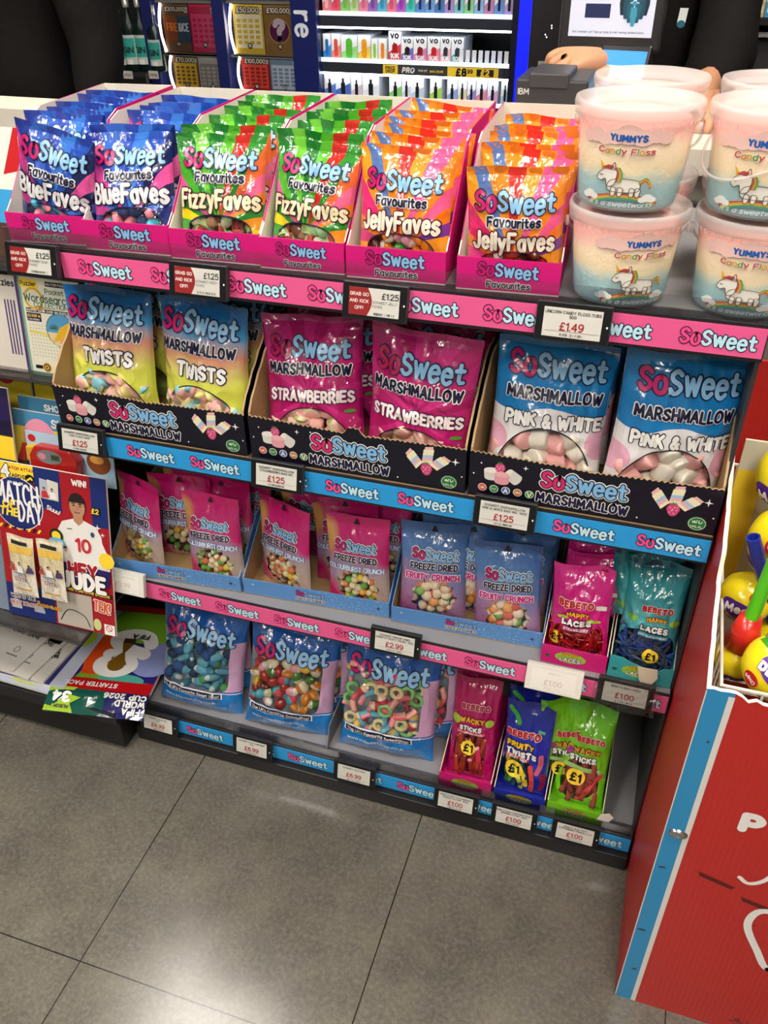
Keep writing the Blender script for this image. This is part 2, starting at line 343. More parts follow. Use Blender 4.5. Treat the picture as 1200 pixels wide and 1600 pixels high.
for k, z in ((1, Z1), (2, Z2), (3, Z3), (4, Z4)):
    y = YS[k]
    b = MB(); b.box(.0, 1.0, y + .004, .43, z - .022, z + .001, DECK); sh = b.build('shelf', unit, bevel=.0015)
    b = MB(); b.box(.0, 1.0, y + .0012, y + .004, z - SH - .004, z + .004, CHAN); b.box(0, 1, y + .004, y + .02, z - SH - .006, z - .02, CHAN); b.build('shelf_edge', sh)
    b = MB(); f = front_map(0, y, z - SH); bg = PINKS if k in (1, 3) else BLUES
    b.box(.09, .9985, y, y + .0011, z - SH, z, bg)
    for x in LOGOX[k]: logo(b, f, x, SH * .5, .084, HOT, PALE, rot=-.0)
    b.build('price_strip', sh)
    if k in (1, 4):
        b = MB(); b.box(.002, .998, y + .004, y + .006, z + .001, z + .026, PERS); b.box(.002, .998, y + .006, y + .03, z + .001, z + .0022, PERS); b.build('clear_lip', sh)

# ------------------------------------------------------------------ sweets inside the bags (parts of their bag)
def proto_ball(c1, c2=None, r=.008, sq=(1, 1, 1), cut=.3, bump=.0):
    b = MB(); n, q = 14, 9
    m1, m2 = c1, c2 or c1
    for j in range(q + 1):
        th = pi * j / q
        for i in range(n):
            rr = r * (1 + .06 * noise.noise(Vector((cos(i) * 2, j * .7, r * 500))))
            b.v.append((rr * sin(th) * cos(2 * pi * i / n) * sq[0], rr * sin(th) * sin(2 * pi * i / n) * sq[1], rr * cos(th) * sq[2]))
    for j in range(q):
        for i in range(n):
            b.f.append((j * n + i, (j + 1) * n + i, (j + 1) * n + (i + 1) % n, j * n + (i + 1) % n)); b.mi.append(b.m(m1 if j < q * (1 - cut) else m2))
    return b.mesh('sweet', True)
def proto_marsh(c, r=.0115, L=.02):
    b = MB(); b.lathe([(r * .0, -L / 2), (r * .8, -L / 2), (r * .96, -L * .44), (r, -L * .3), (r * 1.01, 0), (r, L * .3), (r * .96, L * .44), (r * .8, L / 2), (0, L / 2)], c, 18); return b.mesh('marshmallow', True)
def proto_twist(cs, r=.0125, L=.034):
    b = MB(); n, q = 20, 12
    for j in range(q + 1):
        z = -L / 2 + L * j / q; rr0 = r * (.82 if j in (0, q) else 1)
        for i in range(n):
            a = 2 * pi * i / n + j * .26; rr = rr0 * (1 + .16 * cos(4 * 2 * pi * i / n)); b.v.append((rr * cos(a), rr * sin(a), z))
    for j in range(q):
        for i in range(n): b.f.append((j * n + i, j * n + (i + 1) % n, (j + 1) * n + (i + 1) % n, (j + 1) * n + i)); b.mi.append(b.m(cs[((i * 4 + 8) // n) % len(cs)]))
    b.f.append(tuple(range(n))[::-1]); b.mi.append(b.m(cs[0])); b.f.append(tuple(q * n + i for i in range(n))); b.mi.append(b.m(cs[0]))
    return b.mesh('twist', True)
def proto_tube(c, r=.0035, L=.05, bend=.006, c2=None):
    b = MB(); P = [(bend * sin(pi * j / 10), 0, -L / 2 + L * j / 10) for j in range(11)]
    b.tube(P[:6], r, c, 10); b.tube(P[5:], r, c2 or c, 10); return b.mesh('stick', True)
def proto_ring(c, R_=.009, r=.0036):
    b = MB(); b.tube([(R_ * cos(2 * pi * j / 16), 0, R_ * sin(2 * pi * j / 16)) for j in range(16)], r, c, 8, closed=True); return b.mesh('ring', True)
def proto_wedge(c1, c2, s=.013):
    b = MB(); n = 10
    for y in (-.005, .005):
        for i in range(n + 1):
            a = pi * i / n
            b.v.append((s * cos(a), y, s * .9 * sin(a) - s * .4))
        for i in range(n + 1):
            a = pi * i / n; b.v.append((s * .74 * cos(a), y * 1.25, s * .64 * sin(a) - s * .4))
    k = n + 1
    for o, fl in ((0, 1), (2 * k, 0)):
        for i in range(n):
            f = (o + i, o + i + 1, o + k + i + 1, o + k + i); b.f.append(f if fl else f[::-1]); b.mi.append(b.m(c2))
        f = tuple(o + k + i for i in range(k)); b.f.append(f if fl else f[::-1]); b.mi.append(b.m(c1))
    for i in range(n): b.f.append((i, i + 1, 2 * k + i + 1, 2 * k + i)); b.mi.append(b.m(c2))
    b.f.append((k, k - 1, 3 * k - 1, 3 * k)); b.mi.append(b.m(c1)); b.f.append((0, k, 3 * k, 2 * k)); b.mi.append(b.m(c1)); b.f.append((k + k - 1, k, 3 * k, 4 * k - 1)); b.mi.append(b.m(c1))
    return b.mesh('wedge', True)
S_ = lambda h: M(h, .55, bump=.25, bscale=900)          # sugared
J_ = lambda h: M(h, .18, coat=.5)                       # glossy jelly
def sweets_for(kind):
    C = []
    if kind == 'blue': C = [(proto_ball(S_('#52c0dc'), S_('#f08fa0'), .009, (1, .8, 1.7), .45), 3, 'fizzy_bottle'), (proto_ball(S_('#5fc9e6'), None, .010, (1.1, .7, 1.2)), 2, 'fizzy_sweet'), (proto_ball(S_('#2b3a6c'), None, .0105, (1, .9, 1)), 2, 'berry_sweet'), (proto_ball(S_('#e98a98'), None, .009, (1, .8, 1.4)), 1, 'fizzy_sweet')]
    if kind == 'green': C = [(proto_wedge(S_('#d2504a'), S_('#b9d58a')), 4, 'watermelon_slice'), (proto_ball(S_('#a8d49a'), S_('#e9e0c8'), .009, (1, .8, 1.5), .5), 2, 'fizzy_sweet'), (proto_ball(S_('#7a4a34'), S_('#b98a66'), .0095, (1, .8, 1.5), .5), 1, 'fizzy_cola_bottle'), (proto_tube(S_('#5ab4d6'), .006, .03, .003, S_('#e68aa8')), 1, 'fizzy_stick')]
    if kind == 'orange': C = [(proto_ball(J_('#e0361c'), None, .0095, (1, .8, 1.2)), 2, 'jelly_sweet'), (proto_ball(J_('#f48a14'), J_('#fff2dc'), .0105, (1.2, .7, 1), .6), 3, 'fried_egg_sweet'), (proto_ball(J_('#f2a0b4'), J_('#fff0e8'), .009, (1, .8, 1.3), .5), 2, 'jelly_sweet'), (proto_ball(J_('#5a1c10'), J_('#8a3a14'), .009, (1, .8, 1.8), .4), 2, 'cola_bottle'), (proto_ball(J_('#3c9a34'), None, .009, (1, .8, 1.2)), 1, 'jelly_sweet')]
    if kind == 'twist': C = [(proto_twist([S_(a) for a in ('#f6b9b4', '#f5ec9a', '#8fd3e2', '#f7e9b0')]), 3, 'marshmallow_twist'), (proto_twist([S_(a) for a in ('#8fd3e2', '#f5ec9a', '#8fd3e2', '#f6b9b4')]), 3, 'marshmallow_twist'), (proto_twist([S_(a) for a in ('#f4e98e', '#f6c9b4', '#f3efb4', '#f6b9b4')]), 2, 'marshmallow_twist')]
    if kind == 'straw': C = [(proto_marsh(S_('#f4b8ae'), .0125), 4, 'marshmallow'), (proto_marsh(S_('#f6dcc6'), .0125), 2, 'marshmallow'), (proto_twist([S_('#f3b4aa'), S_('#f6dfc8'), S_('#d5dfa0'), S_('#f6cfc0')], .0125, .024), 3, 'marshmallow')]
    if kind == 'pw': C = [(proto_marsh(S_('#f6b6b2'), .0145, .025), 4, 'marshmallow'), (proto_marsh(S_('#f7f1e2'), .0145, .025), 4, 'marshmallow')]
    if kind == 'colour': C = [(proto_ball(S_(a), S_('#efe6cc'), .0068, (1, 1, .95), .3), 1, 'crunch_sweet') for a in ('#f0b23a', '#e8d8a4', '#6fb84a', '#e57f4c', '#eddfae', '#7a5a4c', '#f0d23c', '#e9d9b8')]
    if kind == 'fruity': C = [(proto_ball(S_(a), S_('#f6e6cc'), .0098, (1, 1, .9), .45), 1, 'crunch_sweet') for a in ('#ee9a3e', '#f2b070', '#8cc46a', '#e8746c', '#f4ddc0')]
    if kind == 'pickblue': C = [(proto_ball(S_('#6fb6c8'), S_('#e8e6da'), .0105, (1, .7, 1.6), .4), 3, 'fizzy_bottle'), (proto_ball(S_('#27548a'), None, .013, (1, .8, 1.1)), 3, 'berry_sweet'), (proto_ball(S_('#4a90a8'), S_('#cfe0d8'), .009, (.8, .7, 2), .3), 3, 'dolphin_sweet'), (proto_ball(S_('#58a85a'), S_('#2f7fa8'), .011, (1, .8, 1.3), .5), 2, 'fizzy_sweet'), (proto_ball(S_('#1d3556'), None, .012, (1, .8, 1)), 2, 'berry_sweet'), (proto_ball(S_('#e9a0a4'), S_('#69b6c6'), .009, (1, .8, 1.5), .5), 1, 'fizzy_sweet')]
    if kind == 'pickmix': C = [(proto_ball(J_('#d9801c'), J_('#efdcb8'), .0125, (1.2, .7, 1), .65), 4, 'fried_egg_sweet'), (proto_ball(J_('#a8281f'), None, .011, (1, .8, 1.2)), 3, 'jelly_sweet'), (proto_ball(J_('#4a7f34'), J_('#d8d4a8'), .011, (1, .8, 1.4), .5), 2, 'jelly_sweet'), (proto_ball(S_('#57b6c6'), S_('#d4424a'), .011, (1, .9, 1.2), .5), 2, 'jelly_sweet'), (proto_ball(J_('#6a2412'), J_('#b05a1c'), .01, (1, .8, 1.7), .5), 3, 'cola_bottle'), (proto_ball(J_('#f2c23a'), None, .01, (1, .8, 1.5)), 2, 'jelly_sweet'), (proto_ball(J_('#f0a0a8'), J_('#f6e6da'), .011, (1, .8, 1.2), .5), 2, 'jelly_sweet')]
    if kind == 'pickfizz': C = [(proto_ring(S_('#86c878'), .011, .0045), 2, 'fizzy_ring'), (proto_ring(S_('#ecd8a0'), .010, .0042), 2, 'fizzy_ring'), (proto_tube(S_('#e0626c'), .006, .045, .008, S_('#f0a898')), 5, 'fizzy_stick'), (proto_tube(S_('#6cb0c4'), .006, .04, .006, S_('#e88e98')), 4, 'fizzy_stick'), (proto_ball(S_('#c23c4c'), S_('#eec9a4'), .010, (1, .8, 1.4), .5), 3, 'fizzy_sweet'), (proto_ball(S_('#e3bc62'), S_('#8abcc8'), .010, (1, .8, 1.3), .5), 3, 'fizzy_sweet')]
    if kind == 'laces_red': C = [(proto_tube(J_('#a01418'), .0022, .045, .012), 1, 'liquorice_lace')]
    if kind == 'laces_blue': C = [(proto_tube(S_('#1c3f8a'), .0024, .045, .012), 1, 'liquorice_lace'), (proto_tube(S_('#3f4d62'), .0024, .045, .012), 1, 'liquorice_lace')]
    if kind == 'pencils': C = [(proto_tube(J_('#8c2a1e'), .0052, .066, .002), 2, 'strawberry_pencil'), (proto_tube(J_('#a2382a'), .0052, .066, -.002), 1, 'strawberry_pencil')]
    if kind == 'fruit_twists': C = [(proto_twist([J_(a)] * 4, .0055, .034), 1, 'fruit_twist') for a in ('#3c7a3a', '#d8a822', '#24455c', '#b2322c')]
    if kind == 'fizzy_pencils': C = [(proto_tube(S_('#a4453c'), .0052, .062, .004), 2, 'fizzy_pencil'), (proto_tube(S_('#8a3a3a'), .0052, .06, -.004), 1, 'fizzy_pencil')]
    return [(m, w, nm) for m, w, nm in C]

# ------------------------------------------------------------------ bag prints
def print_mat(name, kind, win=None, rough=.2, spiky=0, film_tint='#ffffff'):
    t = NT(name); u, v = t.uv(); wob = t.noise(t.uvv, 3.0, 2)
    if kind[0] == 'burst':
        _, cu, cv, n, cols, asp = kind
        an = t.op('ARCTAN2', t.op('SUBTRACT', v, cv), t.op('MULTIPLY', t.op('SUBTRACT', u, cu), asp)); an = t.op('ADD', an, t.op('MULTIPLY', wob, .18))
        fr = t.op('FRACT', t.op('ADD', t.op('MULTIPLY', an, n / (2 * pi)), 4.0))
        col = t.ramp(fr, cols, True)
    elif kind[0] == 'vert':
        col = t.ramp(t.op('ADD', v, t.op('MULTIPLY', t.op('SUBTRACT', wob, .5), kind[2])), kind[1])
    elif kind[0] == 'wave':         # colour above a wavy line, another below
        _, top, low, v0, blob = kind
        e = t.op('ADD', v, t.op('MULTIPLY', t.op('SINE', t.op('MULTIPLY', u, 9.0)), .025)); c = t.op('GREATER_THAN', e, v0)
        col = t.mix(c, low, top)
        if blob:
            m = t.op('MAXIMUM', t.superell(u, v, 0.0, .34, .16, .1), t.superell(u, v, 1.0, .36, .16, .12)); col = t.mix(m, col, blob)
    elif kind[0] == 'diag':         # soft blend across the bag plus speckle
        _, stops, a, bb = kind
        f = t.op('ADD', t.op('ADD', t.op('MULTIPLY', u, a), t.op('MULTIPLY', v, bb)), t.op('MULTIPLY', t.op('SUBTRACT', t.noise(t.uvv, 4, 4), .5), .35)); col = t.ramp(f, stops)
    elif kind[0] == 'patches':      # soft vertical blend with soft coloured patches
        col = t.ramp(t.op('ADD', v, t.op('MULTIPLY', t.op('SUBTRACT', wob, .5), .12)), kind[1])
        for cu, cv, ru, rv, c in kind[2]:
            a = t.op('POWER', t.op('DIVIDE', t.op('SUBTRACT', u, cu), ru), 2.0); e = t.op('POWER', t.op('DIVIDE', t.op('SUBTRACT', v, cv), rv), 2.0)
            m = t.op('MINIMUM', t.op('MAXIMUM', t.op('SUBTRACT', 1.35, t.op('ADD', a, e)), 0.0), 1.0); col = t.mix(m, col, c)
    elif kind[0] == 'bands':        # printed bands with a side panel
        _, stops, side = kind
        col = t.ramp(v, stops, True)
        m = t.op('MULTIPLY', t.op('GREATER_THAN', u, t.op('ADD', .72, t.op('MULTIPLY', v, .12))), t.op('MULTIPLY', t.op('GREATER_THAN', v, .26), t.op('LESS_THAN', v, .74))); col = t.mix(m, col, side)
    t.l.new(col, t.b.inputs['Base Color']); t.b.inputs['Roughness'].default_value = rough; t.b.inputs['Coat Weight'].default_value = .9; t.b.inputs['Coat Roughness'].default_value = .05
    h = t.noise(t.uvv, 6, 2.5, .5)
    nr = t.bump(h, .45, .008); t.l.new(nr, t.b.inputs['Normal']); t.l.new(nr, t.b.inputs['Coat Normal'])
    if win:
        mask = None
        for q in win:
            k = t.superell(u, v, *q, spiky=spiky); mask = k if mask is None else t.op('MAXIMUM', mask, k)
        a = t.n.new('ShaderNodeBsdfTransparent'); a.inputs[0].default_value = lin(film_tint)
        g = t.n.new('ShaderNodeBsdfGlossy'); g.inputs['Roughness'].default_value = .1
        t.l.new(nr, g.inputs['Normal'])
        lw = t.n.new('ShaderNodeLayerWeight'); lw.inputs[0].default_value = .3; t.l.new(nr, lw.inputs['Normal'])
        f = t.op('MULTIPLY_ADD', lw.outputs['Fresnel'], .5, .03)
        mx = t.n.new('ShaderNodeMixShader'); t.l.new(f, mx.inputs[0]); t.l.new(a.outputs[0], mx.inputs[1]); t.l.new(g.outputs[0], mx.inputs[2])
        m2 = t.n.new('ShaderNodeMixShader'); t.l.new(mask, m2.inputs[0]); t.l.new(t.b.outputs[0], m2.inputs[1]); t.l.new(mx.outputs[0], m2.inputs[2]); t.l.new(m2.outputs[0], t.out.inputs[0])
    return t.m
def cyc(cols):
    s = sum(w for w, c in cols); p = 0; out = []
    for w, c in cols: out.append((p, c)); p += w / s
    return out
FW = [(.5, .17, .37, .17, 2.6)]
KB = ('burst', .5, .26, 1, cyc([(.9, '#1b2a72'), (.5, '#3a6cc8'), (.6, '#161f58'), (.75, '#e0549c'), (.55, '#1a2460'), (.6, '#2450b4'), (.6, '#3d78d0'), (.5, '#2c4db0'), (.6, '#3463c4'), (.5, '#2a3f9c'), (.75, '#c8408c'), (.6, '#2b46a4'), (.6, '#3a6cc8'), (.8, '#b83a88'), (1.3, '#22307c'), (1, '#2d5ab8'), (1.3, '#d94494'), (1.4, '#1b2a72'), (1.3, '#2d5ab8'), (1.2, '#c23c90'), (1.3, '#22307c')]), .8)
KG = ('burst', .5, .26, 1, cyc([(.8, '#e08a1c'), (.6, '#2f8a2c'), (.6, '#e8842c'), (.6, '#e2648c'), (.55, '#ea6a34'), (.45, '#2f8f2e'), (.55, '#d22a22'), (.5, '#57b52c'), (.5, '#1f7a2c'), (.55, '#6cc03a'), (.5, '#1f7a2c'), (.6, '#4aa82c'), (.7, '#e05a98'), (.6, '#2f8a2c'), (.7, '#f0d21c'), (.8, '#3aa02e'), (1.4, '#d2489a'), (1.4, '#f0c818'), (1.4, '#2f8a2c'), (1.4, '#f07818'), (1.4, '#3aa02e'), (1.2, '#e8c21a')]), .8)
KO = ('burst', .5, .26, 1, cyc([(.8, '#f39a1c'), (.6, '#7a3a9c'), (.6, '#f07a18'), (.6, '#ef5a8c'), (.55, '#f2861c'), (.6, '#f0609a'), (.5, '#f29a2c'), (.55, '#e8342c'), (.5, '#f48a1c'), (.5, '#5a78b4'), (.55, '#f59a24'), (.6, '#ea2f74'), (.6, '#e6246c'), (.6, '#f0861c'), (.8, '#e03a84'), (1.4, '#f29a1e'), (1.4, '#c42a80'), (1.4, '#8a3a9c'), (1.4, '#f08a20'), (1.4, '#d8346c'), (1.2, '#f39a1c')]), .8)
KS = ('burst', .5, .45, 12, [(0, '#d02a80'), (.5, '#bb1a6c')], 1.0)
PR = {
 'blue': print_mat('blue_sunburst_film', KB, FW), 'green': print_mat('green_sunburst_film', KG, FW), 'orange': print_mat('orange_sunburst_film', KO, FW),
 'twist': print_mat('rainbow_fade_film', ('vert', [(.0, '#d7e04a'), (.42, '#dfe25a'), (.52, '#eccf80'), (.62, '#e79c80'), (.70, '#b7a0a8'), (.78, '#3f94c8'), (.9, '#1c6cb0')], .18), [(.5, .04, .43, .36, 2.2)]),
 'straw': print_mat('magenta_ray_film', KS, [(.5, .02, .40, .33, 2.2)]),
 'pw': print_mat('blue_over_white_film', ('wave', '#1b80c4', '#ece9ea', .56, '#eeb4cc'), [(.5, .02, .43, .43, 2.2)]),
 'colour': print_mat('magenta_and_gold_film', ('patches', [(0, '#b49a8a'), (.34, '#a8968e'), (.5, '#a88ca4'), (.62, '#c4387e'), (.9, '#c81a6c')], [(0, .76, .2, .2, '#cf9a5a'), (0, .42, .2, .16, '#b08cb0'), (0, .08, .30, .24, '#c41a6c'), (1.0, .62, .18, .16, '#c41a6c')]), [(.52, .26, .36, .20, 2)], spiky=.35),
 'fruity': print_mat('blue_and_mauve_film', ('diag', [(.1, '#8a4c7c'), (.35, '#a884ac'), (.55, '#5c84bc'), (.95, '#23589c')], .2, .75), [(.52, .25, .36, .22, 2)], spiky=.35),
 'pick': print_mat('blue_clear_film', ('bands', [(0, '#1d7cc8'), (.235, '#f0f0f0'), (.245, '#1d62b0'), (.74, '#1a5cae')], '#cfa4c8'), [(.36, .50, .50, .25, 8)], film_tint='#f4f8fa'),
 'lred': print_mat('magenta_film', ('vert', [(0, '#cf1878'), (.5, '#d81c86'), (1, '#e02c92')], .1), [(.5, .22, .44, .17, 4)]),
 'lblue': print_mat('teal_film', ('vert', [(0, '#2a8a94'), (.5, '#55b4bc'), (.75, '#2f98a0'), (1, '#1c6f7c')], .25), [(.5, .2, .47, .2, 4)]),
 'wpink': print_mat('plum_film', ('vert', [(0, '#b8166c'), (.6, '#b4155f'), (1, '#a0124e')], .1), [(.48, .31, .36, .24, 2.4)]),
 'royal': print_mat('royal_blue_film', ('vert', [(0, '#1c2a9c'), (.6, '#2133b4'), (1, '#1a2280')], .2), [(.36, .26, .34, .2, 2.2)]),
 'lime': print_mat('lime_film', ('vert', [(0, '#74c81c'), (.5, '#84d42a'), (1, '#5cae18')], .3), [(.5, .27, .38, .22, 2.6)]),
}
BACKC = {'blue': '#2b3f9c', 'green': '#3a8c30', 'orange': '#d8701c', 'twist': '#d7e08a', 'straw': '#c02a78', 'pw': '#e6dfe2', 'colour': '#9a3464', 'fruity': '#4a5c94', 'pick': '#c8d4dc', 'lred': '#8a1424', 'lblue': '#20405c', 'wpink': '#7c1c28', 'royal': '#1c2a6c', 'lime': '#5a8c24'}
SW = {}
def sw(kind):
    if kind not in SW: SW[kind] = sweets_for(kind)
    return SW[kind]

class Bag:
    """a pillow bag: front film, back film, print and lettering in one mesh; the sweets are parts behind the film"""
    def __init__(s, w, h, T, seed, seal=.1, crease=1.0, flop=0.0, top_pinch=0.0, low=.8):
        rg = random.Random(seed * 31 + 5); s.lines = [(rg.uniform(-.5, .5) * w, rg.uniform(.1, .95) * h, rg.uniform(0, pi), rg.choice((-1, 1)) * rg.uniform(.0006, .0016), rg.uniform(.02, .06)) for _ in range(9)]
        s.w, s.h, s.T, s.sd, s.seal, s.cr, s.flop, s.tp, s.low = w, h, T, seed, seal, crease, flop, top_pinch, low
    def depth(s, a, t):
        e = max(0.0, 1 - abs(2 * a) ** 2.4) ** .6
        tt = min(1, max(0, t / (1 - s.seal * .6))); p = max(0.0, 1 - abs(2 * tt ** s.low - 1) ** 2.6)
        return s.T * e * p
    def F(s, u, v, d, back=False):
        a, t = u / s.w, v / s.h
        dp = s.depth(a, t)
        x = u * (1 - .055 * sin(pi * min(1, max(0, t))) - s.tp * t * t); sd = s.sd * 7.3
        wr = noise.noise(Vector((a * 5 + sd, t * 5, sd))) * .0022 + (abs(noise.noise(Vector((a * 4 + t * 6, t * 3 - a * 4, sd + 9)))) - .25) * .0034 + noise.noise(Vector((a * 14, t * 14, sd + 3))) * .0006
        for lx, ly, an, am, ln in s.lines:
            dx, dy = u - lx, v - ly; c_, s_ = cos(an), sin(an); q = -dx * s_ + dy * c_; l_ = dx * c_ + dy * s_
            if abs(q) < .016 and abs(l_) < ln * 1.6: wr += am * math.exp(-(q / .0055) ** 2 - (l_ / ln) ** 2 * 2)
        wr *= s.cr * (.4 + .6 * min(1, dp / s.T * 1.4)) * (1 if not back else .5)
        wave = .0035 * sin(a * 7 + sd) * t ** 3 * s.cr + s.flop * max(0, t - .7) ** 1.5
        if t > 1 - s.seal and not back: wr += .0004 * sin(v * 2 * pi / .0035)
        z = v + .004 * s.cr * noise.noise(Vector((a * 2.5, 0, sd + 5))) * t ** 3
        return Vector((x, wave + (-dp + wr - d if not back else dp * .7 + wr + .0004), z))
    def mesh(s, mat, backmat, texts, nx=None, nz=None):
        b = MB(); b.uvs = {}; nx = nx or int(s.w / .0028); nz = nz or int(s.h / .0031)
        def f(u, v, d): return s.F(u, v, .0004 + d * 2.4)
        for j in range(nz + 1):
            for i in range(nx + 1):
                a, t = i / nx, j / nz; b.uvs[len(b.v)] = (a, t); b.v.append(tuple(s.F((a - .5) * s.w, t * s.h, 0)))
        k = b.m(mat)
        for j in range(nz):
            for i in range(nx): q = j * (nx + 1) + i; b.f.append((q, q + 1, q + nx + 2, q + nx + 1)); b.mi.append(k)
        o = len(b.v); k = b.m(backmat); mx, mz = 16, 20
        for j in range(mz + 1):
            for i in range(mx + 1): a, t = i / mx, j / mz; b.v.append(tuple(s.F((a - .5) * s.w, t * s.h, 0, True)))
        for j in range(mz):
            for i in range(mx): q = o + j * (mx + 1) + i; b.f.append((q, q + mx + 1, q + mx + 2, q + 1)); b.mi.append(k)
        for fn in texts: fn(b, f, s.w, s.h)
        return b.mesh('pouch', False), (nx, nz)
    def sweets(s, root, kind, win, n, r, rng, seed_pad=.9, depth2=False, upright=False):
        pr = sw(kind); bag = [p for p in pr for _ in range(p[1])]; pts = []
        cu, cv, ru, rv = win[:4]; tries = 0; dmin = r * 1.38; flat = kind in ('laces_red', 'laces_blue', 'fruit_twists', 'pickfizz'); n = int(n * 1.35)
        while len(pts) < n and tries < 4000:
            tries += 1; a = cu - .5 + rng.uniform(-ru, ru); t = cv + rng.uniform(-rv, rv)
            if ((a + .5 - cu) / ru) ** 2 + ((t - cv) / rv) ** 2 > 1.05 and len(win) < 5 or t < .045 or abs(a) > .45: continue
            u, v = a * s.w, t * s.h
            if any((u - x) ** 2 + (v - y) ** 2 < dmin * dmin for x, y in pts): continue
            dp = s.depth(a, t)
            if dp < r * .5: continue
            pts.append((u, v))
        for u, v in pts:
            me, _, nm = rng.choice(bag); p = s.F(u, v, -(min(r * seed_pad + .0015, max(s.depth(u / s.w, v / s.h) * 1.1, .003)) if not flat and not upright else .005 + .004 * rng.random()))
            rot = (rng.uniform(-.1, .1), rng.uniform(-.2, .2), 0) if upright else (rng.uniform(-.12, .12), rng.uniform(-1, 1) * (.5 if kind == 'fruit_twists' else 3.1), 0) if flat else (rng.uniform(0, 6.28), rng.uniform(0, 6.28), rng.uniform(0, 6.28))
            k_ = min(1, .35 + .65 * s.depth(u / s.w, v / s.h) / (r * 1.5)); part(me, nm, root, p, rot, (k_,) * 3)
        return len(pts)

def T_(s_, cu, cv, wd, lay, **k):
    return lambda b, f, w, h: text(b, s_, f, (cu - .5) * w, cv * h, width=wd * w, layers=lay, **k)
def L_(cu, cv, wd, **k):
    return lambda b, f, w, h: logo(b, f, (cu - .5) * w, cv * h, wd * w, **k)
def E_(cu, cv, ru, rv, mat, d=.0006, n=24):     # a printed disc, built in rings so that it follows the film
    def go(b, f, w, h):
        for q in range(6):
            r0, r1 = q / 6, (q + 1) / 6
            for a in range(n):
                P_ = [((cu - .5 + ru * rr * cos(2 * pi * (a + da) / n)) * w, (cv * h + rv * w * rr * sin(2 * pi * (a + da) / n))) for rr, da in ((r0, 0), (r1, 0), (r1, 1), (r0, 1))]
                b.face([f(x, y, d) for x, y in P_], mat)
    return go
def R_(u0, u1, v0, v1, mat, d=.0004, nu=14, nv=8):
    return lambda b, f, w, h: b.rect((u0 - .5) * w, (u1 - .5) * w, v0 * h, v1 * h, f, d, mat, nu, nv)
def arcline(win, mat, r=.0008):                 # dark keyline round a window
    def go(b, f, w, h):
        cu, cv, ru, rv, p = win; pts = []
        for q in range(41):
            a = pi * (q / 40) * 1.0; c, s = cos(a), sin(a)
            x = cu + ru * math.copysign(abs(c) ** (2 / p), c); y = cv + rv * abs(s) ** (2 / p)
            if y * h > .01: pts.append(((x - .5) * w, y * h))
        b.stroke(pts, r, f, .0004, mat)
    return go
